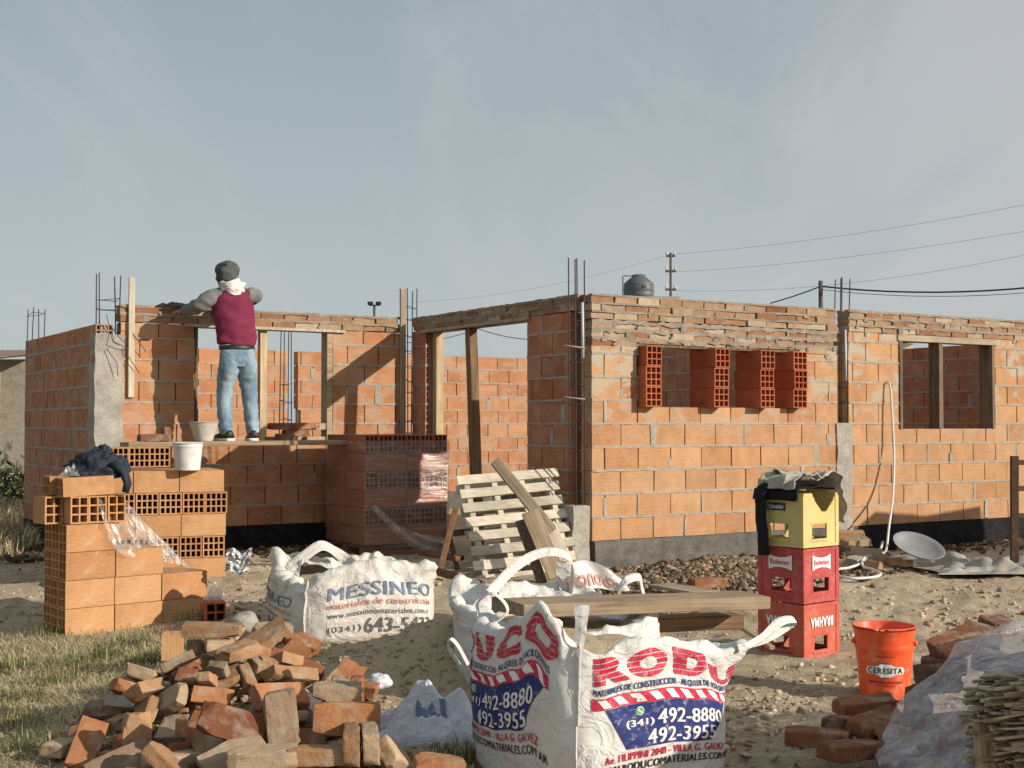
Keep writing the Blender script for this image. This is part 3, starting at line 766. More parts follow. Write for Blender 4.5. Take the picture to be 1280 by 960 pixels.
loose(ME_FB, stp(.13, .235, zt5 + .18 + .064), (math.pi / 2, R(1), A_ST - R(8)), 'flat hollow brick behind the topmost brick, under the coat on the front stack', G1)
# skids below the stack
for i in range(4):
    a = stp(.06 + i * .29, .0, -.028); b = stp(.06 + i * .29, .42, -.028)
    board_obj('skid_board', a, b, .09, .045, M['wood_pale'], f'{ORD[i]} pale wooden skid from the left under the front brick stack', 'skid', group='skids under the front brick stack')

# ================================================================== rear stack under the scaffold
A_RS = R(21.0)
P_RS = Vector(at(283, 721, 10.15)); P_RS.z = .165
R1, R2 = Vector((-math.cos(A_RS), -math.sin(A_RS), 0)), Vector((-math.sin(A_RS), math.cos(A_RS), 0))
def rsp(a, b, z): return P_RS + R1 * a + R2 * b + Vector((0, 0, z))
ME_PB = hollow_mesh('hollow_brick', .33, .165, .163, 4, 3); ME_PB.materials.append(M['clay_loose'])
G2 = 'hollow bricks of the rear left stack'
random.seed(13)
for k in range(5):
    z = .083 + k * .1665; sh = (.0, .012, .004, -.008, .02)[k]
    if k in (1, 3):
        for i in range(5):
            for d in range(2):
                lb = f'{"lower" if k == 1 else "upper"} holed row of the rear stack, {ORD[i]} hollow brick from the right' if d == 0 else f'{ORD[i]} brick from the right behind the {"lower" if k == 1 else "upper"} holed row of the rear stack'
                loose(ME_PB, rsp(sh + .086 + i * .1715, .165 + d * .337 + random.uniform(-.006, .006), z), A_RS + math.pi / 2 + R(random.uniform(-1, 1)), lb, G2)
    else:
        for i in range(3):
            for d in range(4):
                nm = {0: 'bottom', 2: 'middle', 4: 'top'}[k]
                lb = f'{ORD[i]} brick from the right in the {nm} plain row of the rear stack' if d == 0 else f'{nm} plain row of the rear stack, {ORD[i]} from right, {ORD[d]} from front'
                loose(ME_PB, rsp(sh + .168 + i * .337, .083 + d * .169 + random.uniform(-.006, .006), z), A_RS + R(random.uniform(-1, 1)), lb, G2)
# the holed bricks on top that carry the end of the scaffold plank
for i, px in enumerate((141, 167, 192)):
    p = at(px, 573, 10.62 + i * .08); p.z = .165 + 5 * .1665 + .083
    loose(ME_PB, p + Vector((0, .12, 0)), A_RS + math.pi / 2 + R(random.uniform(-2, 2)), f'holed hollow brick under the scaffold plank, {("left", "middle", "right")[i]} of three', 'bricks under the scaffold plank')

# ================================================================== scaffold plank
ZPL = 1.198
def h3(s, t, z): return hw(s, t, z)
board_obj('scaffold_plank', h3(-3.02, 2.46, ZPL - .02), h3(-.36, 2.42, ZPL - .012), .27, .04, M['wood_tan'], 'long scaffold plank the worker stands on, laid on brick stacks', 'plank')
board_obj('scaffold_plank', h3(-1.75, 2.73, ZPL - .022), h3(-.25, 2.70, ZPL - .016), .20, .036, M['wood_brown'], 'darker short scaffold plank between the long plank and the wall', 'plank')

# ================================================================== shrink-wrapped pallet of hollow bricks
PS0, PS1, PT0, PT1, PZ0, PZ1 = -1.045, -.21, 1.93, 2.76, .27, 1.178
pal = thing('wrapped_brick_pallet', 'block of dark red hollow bricks wrapped in shiny plastic film by the doorway', 'brick pallet', hw(PS0, PT0, .17), HA)
def PL(s, t, z): return Vector((s - PS0, t - PT0, z - .17))
random.seed(14)
rh = (PZ1 - PZ0) / 6 + .012
ME_WB = hollow_mesh('brick', .40, .134, rh - .006, 3, 3); ME_WB.materials.append(M['clay_wrapped'])
ME_WP = hollow_mesh('brick', .408, .134, rh - .006, 3, 3, (False, False)); ME_WP.materials.append(M['clay_wrapped'])
for k in range(6):
    z = .165 + rh * (k + .5) - .06
    holed = k in (1, 3, 5)
    if holed:      # bricks run front to back, six showing their holes
        for i in range(6):
            for d in range(2):
                o = mobj('brick', ME_WB, pal); o.location = PL(PS0 + .07 + i * .139, PT0 + .205 + d * .41, .17 + z); o.rotation_euler = (0, 0, math.pi / 2)
    else:
        for i in range(2):
            for d in (0, 1, 2, 3, 4, 5):
                if d in (2, 3) and i == 1: continue
                o = mobj('brick', ME_WP, pal); o.location = PL(PS0 + .21 + i * .415, PT0 + .07 + d * .139, .17 + z)
b = MB()
for d in (0.03, .38, .73): b.box(PL(PS0 + .0, PT0 + d, .17), PL(PS1, PT0 + d + .08, .255))
b.obj('pallet_base', M['wood_brown'], pal)
b = MB()
def film(fr, x0, x1):
    nz, n = 46, 64
    def f(u, v):
        a = u * 4; sd = int(min(a, 3.999)); q = a - sd
        o = .010
        c = [(PS0 - o, PT0 - o), (PS1 + o, PT0 - o), (PS1 + o, PT1 + o), (PS0 - o, PT1 + o), (PS0 - o, PT0 - o)]
        x = c[sd][0] * (1 - q) + c[sd + 1][0] * q; y = c[sd][1] * (1 - q) + c[sd + 1][1] * q
        p = PL(x, y, .25 + v * (PZ1 - .235)); r = .012 * n3((x * 1.5, y * 1.5, p.z * 8 + x * 3), 3) + .006 * n3(p, 22)
        nx_, ny_ = ((0, -1), (1, 0), (0, 1), (-1, 0))[sd]
        return p + Vector((nx_, ny_, 0)) * max(-.006, r)
    b.grid(f, n * 2, nz, 0, True)
film(0, 0, 1)
b.obj('wrap_film', M['film_wrap'], pal, fix=False)
# loose tail of the film trailing to the ground
b = MB()
def tail(u, v):
    p = Vector((PL(PS0 + .06, PT0 - .02, .62))).lerp(PL(PS0 + .62, PT0 - .42, .24), u)
    p.z -= .10 * math.sin(u * math.pi); w = .03 + .10 * u
    return p + Vector((.02 * math.sin(v * 9 + u * 4), -.03 + .03 * math.cos(v * 14 + 7 * u), (v - .5) * w * 2 + .012 * n3((u * 6, v * 5, 1), 3)))
b.grid(tail, 30, 10); b.obj('film_tail', M['film_loose'], pal, fix=False)

# tools left on the wrapped pallet
def trowel_like(): pass
b = MB(); random.seed(5)
tp_ = hw(-.52, 2.32, PZ1 + .012)
def mortar_lump(u, v):
    a = u * 2 * math.pi; r = .11 * (1 - v) * (1 + .3 * n3((math.cos(a), math.sin(a), v), 2)); return Vector((r * math.cos(a) * 1.8, r * math.sin(a), .05 * v * (1 + .4 * n3((a, v, 0), 2))))
b.grid(mortar_lump, 18, 6, 0, False)
o = b.obj('mortar_lump', M['concrete']); o.location = tp_; tag(o, 'lump of grey mortar left on the wrapped brick block', 'mortar')
tr = thing('trowel', 'pale pointing trowel lying on the wrapped brick block', 'trowel', hw(-.70, 2.16, PZ1 + .010), R(30))
b = MB(); b.add([(0, 0, .012), (.10, .055, .006), (.22, 0, .004), (.10, -.055, .006), (0, 0, .016), (.10, .055, .010), (.22, 0, .008), (.10, -.055, .010)], [(0, 3, 2, 1), (4, 5, 6, 7), (0, 1, 5, 4), (1, 2, 6, 5), (2, 3, 7, 6), (3, 0, 4, 7)])
b.obj('blade', m_simple('trowel_steel', (.45, .45, .44), .4, .5, .6), tr)
b = MB(); b.tube([(0, 0, .015), (-.04, 0, .045), (-.06, 0, .045)], .005, 6); b.tube([(-.06, 0, .045), (-.11, 0, .045), (-.17, 0, .04)], [.012, .016, .012], 8); b.obj('handle', M['wood_brown'], tr)
board_obj('wood_offcut', hw(-.86, 2.20, PZ1 + .03), hw(-.62, 2.45, PZ1 + .03), .06, .03, M['wood_brown'], 'short dark wood offcut on the wrapped brick block', 'offcut')

# bricks lying about on the scaffold and the sill behind the worker
ME_BR = None
def broken_mesh(name, L, Wd, H, seed, chip=.24):
    b = MB(); b.box((-L / 2, -Wd / 2, -H / 2), (L / 2, Wd / 2, H / 2)); me = b.mesh(name)
    bm = bmesh.new(); bm.from_mesh(me)
    bmesh.ops.subdivide_edges(bm, edges=bm.edges[:], cuts=6, use_grid_fill=True)
    rnd = random.Random(seed)
    cn = [Vector((sx * L / 2, sy * Wd / 2, sz * H / 2)) for sx in (-1, 1) for sy in (-1, 1) for sz in (-1, 1)]
    hit = []
    for c in cn:      # corners and arrises knocked off along flat breaks
        if rnd.random() < .42:
            nn = Vector((c.x / L * rnd.uniform(.3, 2.2), c.y / Wd * rnd.uniform(.3, 2.2), c.z / H * rnd.uniform(.3, 2.2))).normalized(); hit.append((c, nn, rnd.uniform(.008, .034) * min(1, L / .16)))
    cut = rnd.random() < .5; slope = rnd.uniform(-.5, .5)
    for v in bm.verts:
        p = v.co.copy()
        if cut and p.x > 0: p.x = p.x * (1 + slope * (p.y / Wd) * .6) + .022 * n3(p, 26, seed) * (p.x > L * .3)
        for c, nn, dd in hit:
            o_ = (p - c).dot(nn) + dd
            if o_ > 0: p = p - nn * o_ * .92
        # rounded arrises
        q = Vector((abs(p.x) / (L / 2), abs(p.y) / (Wd / 2), abs(p.z) / (H / 2)))
        e = sum(1 for k in q if k > .97)
        if e >= 2: p -= Vector((math.copysign(1, p.x) * (q.x > .97), math.copysign(1, p.y) * (q.y > .97), math.copysign(1, p.z) * (q.z > .97))) * .0018
        p += Vector((n3(p, 34, seed), n3(p, 34, seed + 3), n3(p, 34, seed + 6))) * .0034 + Vector((n3(p, 9, seed + 1), n3(p, 9, seed + 4), n3(p, 9, seed + 8))) * .0025
        v.co = p
    bm.to_mesh(me); bm.free(); me.materials.append(M['old_loose']); return me
PILE_DIMS = [(.25, .12, .062), (.25, .12, .062), (.245, .115, .06), (.25, .12, .066), (.18, .12, .062), (.13, .12, .062), (.15, .115, .06), (.10, .09, .055), (.16, .075, .055), (.085, .07, .05)]
ME_OLD = [[broken_mesh('old_brick', *d, 10 * i + k) for k in range(3)] for i, d in enumerate(PILE_DIMS)]
TONES = {'cream': (.41, .30, .195), 'tan': (.35, .20, .105), 'orange': (.37, .165, .078), 'red': (.25, .10, .052), 'dark': (.17, .085, .055), 'pale grey': (.42, .37, .30), 'brown': (.25, .17, .115)}
def old(p, rot, dim, tone, label=None, group=None, var=0):
    o = bpy.data.objects.new('old_brick', ME_OLD[dim][var % 3]); COL.objects.link(o); o.location = p
    o.rotation_mode = 'QUATERNION'
    o.rotation_quaternion = rot if isinstance(rot, Quaternion) else Euler(rot).to_quaternion()
    c = TONES[tone]; k = random.uniform(.78, 1.12); o.color = (c[0] * k, c[1] * k, c[2] * k, 1)
    if label: tag(o, label, 'brick', group)
    return o
ztop = ZPL + .002
old(hw(s_at(192, 2.5), 2.5, ztop + .033), (0, 0, HA), 0, 'dark', 'dark brick lying flat on the scaffold left of the mortar bucket')
old(hw(s_at(209, 2.5), 2.52, ztop + .06), (0, R(90), HA), 5, 'dark', 'dark half brick standing on end on the scaffold')
old(hw(s_at(356, 2.6), 2.62, ztop + .031), (0, 0, HA + .2), 4, 'dark', 'small dark brick on the scaffold right of the worker')
for i, (px, k, tn, dm) in enumerate(((345, 0, 'orange', 0), (395, 0, 'cream', 0), (352, 2, 'red', 0), (370, 1, 'red', 0), (382, 2, 'orange', 3), (402, 2, 'pale grey', 4))):
    s = s_at(px, T3 + .07)
    old(hw(s, T3 + .07, 1.165 + .034 + .065 * k), (R(random.uniform(-2, 2)), 0, HA + R(random.uniform(-6, 6))), dm, tn, f'{tn} brick laid loosely on the window sill behind the worker, {ORD[i]} of the pile', 'bricks laid on the sill')
# ================================================================== lettering that follows a surface
def text_geo(body, bold=0.0):
    cu = bpy.data.curves.new('lettering', 'FONT'); cu.body = body; cu.fill_mode = 'FRONT'; cu.resolution_u = 4; cu.offset = bold; cu.space_character = 1.06 + bold * 3.2
    ob = bpy.data.objects.new('lettering_tmp', cu); COL.objects.link(ob)
    dg = bpy.context.evaluated_depsgraph_get(); dg.update()
    me = bpy.data.meshes.new_from_object(ob.evaluated_get(dg)); bpy.data.objects.remove(ob); bpy.data.curves.remove(cu)
    bm = bmesh.new(); bm.from_mesh(me); bpy.data.meshes.remove(me); return bm
def poly_geo(polys):
    bm = bmesh.new()
    for p in polys: bm.faces.new([bm.verts.new((x, y, 0)) for x, y in p])
    return bm
def cutx(bm, x):
    bmesh.ops.bisect_plane(bm, geom=bm.verts[:] + bm.edges[:] + bm.faces[:], plane_co=(x, 0, 0), plane_no=(1, 0, 0))
def cuty(bm, y):
    bmesh.ops.bisect_plane(bm, geom=bm.verts[:] + bm.edges[:] + bm.faces[:], plane_co=(0, y, 0), plane_no=(0, 1, 0))
def put(mb, bm, fn, box=None, step=(.03, .03), mat=0, bricks=0, flip=False):
    """fit flat geometry into box (u0,u1,v0,v1), cut it fine enough to bend, and lay it on fn(u,v)"""
    if box:
        xs = [v.co.x for v in bm.verts]; ys = [v.co.y for v in bm.verts]; a, b, c, d = min(xs), max(xs), min(ys), max(ys)
        for v in bm.verts:
            U = (v.co.x - a) / (b - a); Vv = (v.co.y - c) / (d - c)
            if flip: U, Vv = 1 - U, 1 - Vv
            v.co = Vector((box[0] + U * (box[1] - box[0]), box[2] + Vv * (box[3] - box[2]), 0))
    xs = [v.co.x for v in bm.verts]; ys = [v.co.y for v in bm.verts]; a, b, c, d = min(xs), max(xs), min(ys), max(ys)
    bmesh.ops.triangulate(bm, faces=bm.faces[:])
    if bricks:
        rows = bricks; hh = (d - c) / rows; lw = hh * .075; bw = hh * 2.0 * (box[1] - box[0]) / (box[1] - box[0]); bw = hh * bricks_aspect
        for r in range(1, rows): cuty(bm, c + r * hh - lw); cuty(bm, c + r * hh + lw)
        n = int((b - a) / (bw / 2)) + 1; lx = lw * bricks_aspect * .5
        for k in range(n + 1): cutx(bm, a + k * bw / 2 - lx); cutx(bm, a + k * bw / 2 + lx)
        dead = []
        for f in bm.faces:
            m = f.calc_center_median(); q = (m.y - c) / hh; r = int(q); off = abs(m.y - c - round(q) * hh)
            if off < lw and 0 < round(q) < rows: dead.append(f); continue
            k = round((m.x - a) / (bw / 2))
            if abs(m.x - a - k * bw / 2) < lx and (k + r) % 2 == 0: dead.append(f)
        bmesh.ops.delete(bm, geom=dead, context='FACES')
    if step:
        x = a + step[0]
        while x < b: cutx(bm, x); x += step[0]
        y = c + step[1]
        while y < d: cuty(bm, y); y += step[1]
    bm.verts.index_update()
    mb.add([fn(v.co.x, v.co.y) for v in bm.verts], [[v.index for v in f.verts] for f in bm.faces], mat, True)
    bm.free()
bricks_aspect = 1.1
def bt(mb, body, fn, o, box, d=.10, step=(.03, .04), flip=False):
    """heavier lettering: the same outline laid three times, shifted by a fraction of its height"""
    h = (box[3] - box[2]) * d
    for k in (-1, 0, 1):
        put(mb, text_geo(body, 0), fn(o + .0004 * (k + 1)), (box[0] + h * k, box[1] + h * k, box[2], box[3]), step, 0, 0, flip)
def m_ink(name, c, worn=.5, rough=.6):
    m, nt, p = mat(name); n = NT(nt)
    a = n.noise(n.coord(), 40, 6, .7); base = n.mix(n.ramp(a, [(.54, 0.0), (.74, worn)]), c, (.70, .69, .66))
    n.L(base, p.inputs['Base Color']); p.inputs['Roughness'].default_value = rough; p.inputs['Specular IOR Level'].default_value = .25; return m
M['ink_red'] = m_ink('red_print', (.50, .025, .06)); M['ink_navy'] = m_ink('navy_print', (.022, .035, .16))
M['ink_white'] = m_ink('white_print', (.74, .73, .72)); M['ink_black'] = m_ink('black_print', (.02, .022, .03))
M['ink_green'] = m_ink('green_print', (.10, .42, .17), .1)
M['ink_faded_blue'] = m_ink('faded_blue_print', (.13, .18, .27), .6); M['ink_faded_red'] = m_ink('faded_red_print', (.56, .26, .24), .95); M['ink_faded_black'] = m_ink('faded_black_print', (.11, .11, .12), .6)
def m_bag(name, c, dirt, damt, trans=.12):
    m, nt, p = mat(name); n = NT(nt)
    a = n.noise(n.coord(), 5, 6, .6); base = n.mix(1.0, c, n.ramp(a, [(.3, .88), (.7, 1.06)]), 'MULTIPLY')
    d = n.noise(n.coord(loc=(3, 1, 2)), 4, 8, .72, .3); base = n.mix(n.ramp(d, [(.46, 0.0), (.72, damt)]), base, dirt)
    wv = n.noise(n.coord((260, 260, 260)), 1.0, 2, .5)
    n.L(base, p.inputs['Base Color']); p.inputs['Roughness'].default_value = .62; p.inputs['Specular IOR Level'].default_value = .3
    w2 = n.noise(n.coord((1, 1, 2.2)), 14, 6, .62, .6)
    w3 = n.noise(n.coord((1, 1, 1.3), rot=(.4, .7, .2)), 6, 4, .5, 1.2); cz = n.math('ABSOLUTE', n.math('SUBTRACT', w3, .5))
    n.L(n.bump(wv, .25, .002, n.bump(w2, .30, .015, n.bump(n.ramp(cz, [(0.0, 1.0), (.07, 0.0)]), .40, .012))), p.inputs['Normal']); return m
M['bag_white'] = m_bag('white_woven_sack', (.64, .635, .615), (.44, .37, .28), .45)
M['bag_old'] = m_bag('weathered_woven_sack', (.62, .595, .55), (.42, .36, .29), .55)
M['bag_blue'] = m_bag('bluish_woven_sack', (.60, .63, .69), (.45, .42, .40), .3)
def m_sand():
    m, nt, p = mat('building_sand'); n = NT(nt)
    a = n.noise(n.coord(), 4, 6, .6); f = n.noise(n.coord(), 70, 6, .75); v = n.noise(n.coord(), 350, 3, .7)
    base = n.mix(n.ramp(a, [(.3, 0.0), (.7, 1.0)]), (.50, .395, .25), (.60, .48, .325))
    base = n.mix(1.0, base, n.ramp(f, [(.3, .75), (.7, 1.15)]), 'MULTIPLY')
    base = n.mix(1.0, base, n.ramp(v, [(.3, .8), (.7, 1.15)]), 'MULTIPLY')
    n.L(base, p.inputs['Base Color']); p.inputs['Roughness'].default_value = .97; p.inputs['Specular IOR Level'].default_value = .1
    n.L(n.bump(v, .4, .004, n.bump(f, .8, .015)), p.inputs['Normal']); return m
M['sand'] = m_sand()

# ================================================================== builder's sacks
def lerp_ctrl(ctrl, a, period=4.0):
    a = a % period; n = len(ctrl)
    for i in range(n):
        a0, v0 = ctrl[i]; a1, v1 = ctrl[(i + 1) % n]
        if i == n - 1: a1 += period
        aa = a if a >= a0 else a + period
        if a0 <= aa <= a1:
            t = (aa - a0) / (a1 - a0); t = t * t * (3 - 2 * t); return v0 + (v1 - v0) * t
    return ctrl[0][1]
class Sack:
    """square woven sack: a = 0..4 round the sides from the near corner, h = 0..1 up to the rim, past 1 it folds inwards"""
    def __init__(s, near, ang, w, rim, n=5.0, bulge=.07, wr=.012, seed=0, ears=(), sag=0.0, lean=None, fold=.30):
        s.w, s.rim, s.n, s.bulge, s.wr, s.seed, s.ears, s.sag, s.fold = w, rim, n, bulge, wr, seed, ears, sag, fold
        e1 = Vector((math.cos(ang), math.sin(ang), 0)); e2 = Vector((-math.sin(ang), math.cos(ang), 0))
        s.loc = Vector(near) + (e1 + e2) * w / 2; s.ang = ang; s.lean = lean or (lambda a, h: (0, 0, 0))
    def raw(s, a, h):
        a = a % 4.0; sd = int(min(a, 3.9999)); q = (a - sd) * 2 - 1
        x, y = ((q, -1), (1, q), (-q, 1), (-1, -q))[sd]
        r = (abs(x) ** s.n + abs(y) ** s.n) ** (-1 / s.n)
        hh = min(h, 1.0); k = s.w / 2 * (1 + s.bulge * math.sin(math.pi * min(1, hh * .9 + .05)) - .10 * max(0, .12 - hh) / .12)
        z = lerp_ctrl(s.rim, a)
        if h > 1: k *= 1 - (h - 1) * 1.1; zz = z - (h - 1) * s.fold * 1.2 + .02 * math.sin(min(1, (h - 1) * 8) * math.pi)
        else: zz = z * h
        p = Vector((x * r * k, y * r * k, zz))
        for (ea, out, wid, up) in s.ears:
            d = min(abs(a - ea), 4 - abs(a - ea)); g = math.exp(-(d / wid) ** 2) * max(0, min(1, (hh - .72) / .28)) ** 1.3
            if h <= 1.15: p += Vector((x * r, y * r, 0)).normalized() * out * g + Vector((0, 0, up * g))
        l = s.lean(a, h); p += Vector(l)
        return p
    def pt(s, a, h, off=0.0):
        p = s.raw(a, h); e = .012
        du = s.raw(a + e, h) - s.raw(a - e, h); dv = s.raw(a, h + e) - s.raw(a, h - e); nrm = du.cross(dv)
        if nrm.length < 1e-9: nrm = Vector((0, 0, 1))
        nrm.normalize()
        amp = s.wr * (.5 + .9 * min(h, 1))
        x = s.seed
        up = max(0.0, min(1.0, (min(h, 1) - .55) / .45))
        r1 = 1 - abs(n3((p.x * 1.1 + p.z * .6, p.y * 1.1, p.z * .7), 6.5, x + 5)) * 3.2; r2 = 1 - abs(n3((p.x - p.z * .8, p.y + p.z * .3, p.z), 11, x + 15)) * 3.0
        d = amp * (1.1 * n3((p.x, p.y, p.z * .8), 4.2, x) + .75 * max(-.4, r1) * (.45 + .75 * up) + .45 * max(-.3, r2) * (.35 + up) + .22 * n3(p, 24, x + 9))
        return p + nrm * (d + off)
    def build(s, root, name, material, nu=56, nv=40, top=1.3):
        b = MB(); b.grid(lambda u, v: s.pt(u * 4, v * top), nu * 4, nv, 0, True)
        me = b.mesh(name, False); bm = bmesh.new(); bm.from_mesh(me); bmesh.ops.remove_doubles(bm, verts=bm.verts, dist=.0004); bm.to_mesh(me); bm.free()
        return mobj(name, me, root, material)
    def fill(s, name, material, label, level, dome, grp=None):
        """sand lying inside the rim, a thing of its own"""
        b = MB()
        def f(u, v):
            p = s.raw(u * 4, .97); q = 1 - v
            z = level + dome * (1 - q * q) + .03 * n3((p.x * q, p.y * q, 0), 5, s.seed) + .012 * n3((p.x * q, p.y * q, 0), 17, s.seed)
            return Vector((p.x * q * .90, p.y * q * .90, z))
        b.grid(f, 64, 18, 0, True); o = b.obj(name, material, None); o.location = s.loc; o.rotation_euler = (0, 0, s.ang); return tag(o, label, 'sand', grp)
def ribbon(mb, pts, w, side, th=.004, mat=0):
    WS = w if isinstance(w, list) else None
    """flat webbing along pts; side = direction of its width (one or one per point)"""
    P = []; m = 7   # resample smoothly
    pts = [Vector(p) for p in pts]; n = len(pts)
    for i in range(n - 1):
        p0, p1, p2, p3 = pts[max(i - 1, 0)], pts[i], pts[i + 1], pts[min(i + 2, n - 1)]
        for k in range(m):
            t = k / m; P.append((.5 * ((2 * p1) + (p2 - p0) * t + (2 * p0 - 5 * p1 + 4 * p2 - p3) * t * t + (3 * p1 - p0 - 3 * p2 + p3) * t ** 3), i + t))
    P.append((pts[-1], n - 1)); rings = []
    for j, (p, f) in enumerate(P):
        t = (P[min(j + 1, len(P) - 1)][0] - P[max(j - 1, 0)][0]).normalized()
        sd = Vector(side[min(int(f), len(side) - 1)]).lerp(Vector(side[min(int(f) + 1, len(side) - 1)]), f - int(f)) if isinstance(side, list) else Vector(side)
        wk = w if WS is None else WS[min(int(f), len(WS) - 1)] * (1 - f + int(f)) + WS[min(int(f) + 1, len(WS) - 1)] * (f - int(f))
        sd = (sd - t * sd.dot(t)).normalized() * wk / 2; nn = t.cross(sd).normalized() * th
        rings.append([p - sd + nn * .2, p - sd * .5 + nn, p + nn * .7, p + sd * .5 + nn, p + sd + nn * .2, p + sd - nn * .2, p - nn * .8, p - sd - nn * .2])
    mb.loft(rings, mat, False)

# --- the large printed sack in the foreground
A1 = R(34)
def lean1(a, h):
    return (0, 0, 0)
near1 = Vector((.225, 4.60, -.03))
sk = Sack(near1, A1, .745, [(0, .60), (.12, .575), (.3, .595), (.5, .60), (.72, .565), (.9, .515), (1.0, .52), (1.2, .50), (1.6, .47), (2.0, .50), (2.5, .48), (3.0, .60), (3.14, .60), (3.35, .60), (3.55, .665), (3.68, .735), (3.82, .665), (3.93, .60)],
          n=4.4, bulge=.095, wr=.013, seed=3, ears=((.99, .13, .10, .03),))
rs1 = thing('builders_sack', 'large white woven sack of sand with red lettering and navy phone panels in the foreground', 'sack', sk.loc, A1)
sk.build(rs1, 'sack_body', M['bag_white'])
def face(side, o): return lambda u, v: sk.pt(side + u, v, o)
def print_face(side, name_txt, name_box, extra, us, shift):
    f1, f2, f3 = face(side, .0030), face(side, .0045), face(side, .0060)
    a, w = us; X = lambda t: a + w * t
    b = MB()
    global bricks_aspect
    bricks_aspect = 1.15
    for t, bx in name_txt: put(b, text_geo(t, .075), f1, bx, (.03, .05), 0, 5)
    b.obj('printed_name', M['ink_red'], rs1, False)
    b = MB(); bt(b, 'MATERIALES DE CONSTRUCCION - ALQUILER DE VOLQUETES', lambda o: face(side, o), .003, (X(.03), X(1.0), .735, .778), .03); b.obj('printed_line', M['ink_navy'], rs1, False)
    b = MB(); put(b, poly_geo([[(X(.02), .655), (X(1.0), .655), (X(1.0), .725), (X(.02), .725)]]), f1, None, (.025, .03)); b.obj('striped_band', M['ink_red'], rs1, False)
    b = MB()
    for k in range(9):
        x = .055 + k * .104; put(b, poly_geo([[(X(x + .045), .664), (X(x + .098), .664), (X(x + .053), .716), (X(x), .716)]]), f2, None, (.02, .03))
    b.obj('stripes', M['ink_white'], rs1, False)
    b = MB(); put(b, poly_geo([[(X(.24), .392), (X(.80), .392), (X(.97), .653), (X(.11), .653)]]), f1, None, (.025, .03)); b.obj('phone_panel', M['ink_navy'], rs1, False)
    b = MB()
    bt(b, '492-8880', lambda o: face(side, o), .0055, (X(.43), X(.89), .515, .602), .032); bt(b, '492-3955', lambda o: face(side, o), .0055, (X(.37), X(.83), .405, .492), .032)
    bt(b, '(341)', lambda o: face(side, o), .0055, (X(.235), X(.405), .512, .562), .05); b.obj('phone_numbers', M['ink_white'], rs1, False)
    b = MB()
    ring = lambda r, cx, cy, n=20: [(cx + r * math.cos(6.2832 * k / n) * .72, cy + r * math.sin(6.2832 * k / n)) for k in range(n)]
    put(b, poly_geo([ring(.026, X(.325), .610)]), f2, None, None); b.obj('phone_symbol', M['ink_white'], rs1, False)
    b = MB(); put(b, poly_geo([ring(.021, X(.325), .610)]), f3, None, None); put(b, poly_geo([[(X(.296), .586), (X(.313), .592), (X(.302), .602)]]), f3, None, None); b.obj('phone_symbol', M['ink_green'], rs1, False)
    b = MB(); put(b, poly_geo([[(X(.312), .622), (X(.319), .622), (X(.323), .610), (X(.336), .602), (X(.336), .596), (X(.320), .602), (X(.310), .614)]]), face(side, .0075), None, None); b.obj('phone_symbol', M['ink_white'], rs1, False)
    b = MB(); bt(b, 'Av. FILIPPINI 2040 - VILLA G. GALVEZ', lambda o: face(side, o), .003, (X(.10), X(.93), .330, .374), .03); b.obj('printed_address', M['ink_red'], rs1, False)
    b = MB(); bt(b, 'WWW.RODUCOMATERIALES.COM AR', lambda o: face(side, o), .003, (X(.02), X(1.0), .265, .312), .03); b.obj('printed_website', M['ink_black'], rs1, False)
print_face(0, [('ROD', (.085, .80, .665, .925)), ('U', (.80, .985, .70, .88))], None, None, (.06, .92), 0) if 0 else None
print_face(0, [('ROD', (.10, .77, .80, .965)), ('U', (.785, .97, .79, .90))], None, None, (.07, .88), 0)
print_face(3, [('DUCO', (-.10, .86, .80, .965))], None, None, (-.12, .92), 0)
# webbing
b = MB(); L0 = lambda a, h, o=.008: sk.pt(a, h, o)
side0 = (Vector((1, -1, 0))).normalized()
top0 = L0(0.0, 1.0)
ribbon(b, [L0(0, .55), L0(0, .75), L0(0, .92), top0 + Vector((.012, .008, .055)), top0 + Vector((.038, .040, .118)), top0 + Vector((.075, .085, .128)), top0 + Vector((.09, .12, .06)), top0 + Vector((.08, .12, -.06))], [.010, .012, .016, .036, .054, .048, .034, .028], side0, .004)
b.obj('lifting_loop', M['bag_white'], rs1)
c1_ = sk.pt(.99, 1.0, .0)
b = MB(); e = Vector((1, .25, 0)).normalized()
ribbon(b, [c1_ + Vector((-.06, .0, -.01)), c1_, c1_ + e * .10 + Vector((0, 0, .018)), c1_ + e * .22 + Vector((0, 0, .060)), c1_ + e * .325 + Vector((0, 0, .058)), c1_ + e * .335 + Vector((0, .03, .030)), c1_ + e * .17 + Vector((0, .05, -.015)), c1_ + Vector((-.02, .06, -.02))], [.03, .028, .032, .036, .034, .03, .02, .02], [(0, .2, 1)] * 3 + [(0, .7, .7)] * 3 + [(0, .3, 1)] * 2, .005)
b.obj('lifting_loop', M['bag_white'], rs1)
c3_ = sk.pt(3.0, 1.0, .0)
b = MB(); ribbon(b, [sk.pt(3.0, .7, .006), c3_, c3_ + Vector((.0, .0, .07)), c3_ + Vector((.03, -.06, .11)), c3_ + Vector((.07, -.1, .04)), sk.pt(3.12, .95, -.01)], .042, (1, 1, 0), .005); b.obj('lifting_loop', M['bag_white'], rs1)
# seam with its stitching down the near corner
b = MB(); b.tube([L0(-.015, h / 20, .002) for h in range(2, 20)], .0032, 6); b.obj('seam', M['bag_white'], rs1)
sk.fill('sand', M['sand'], 'sand filling the large printed sack in the foreground', .50, .05)

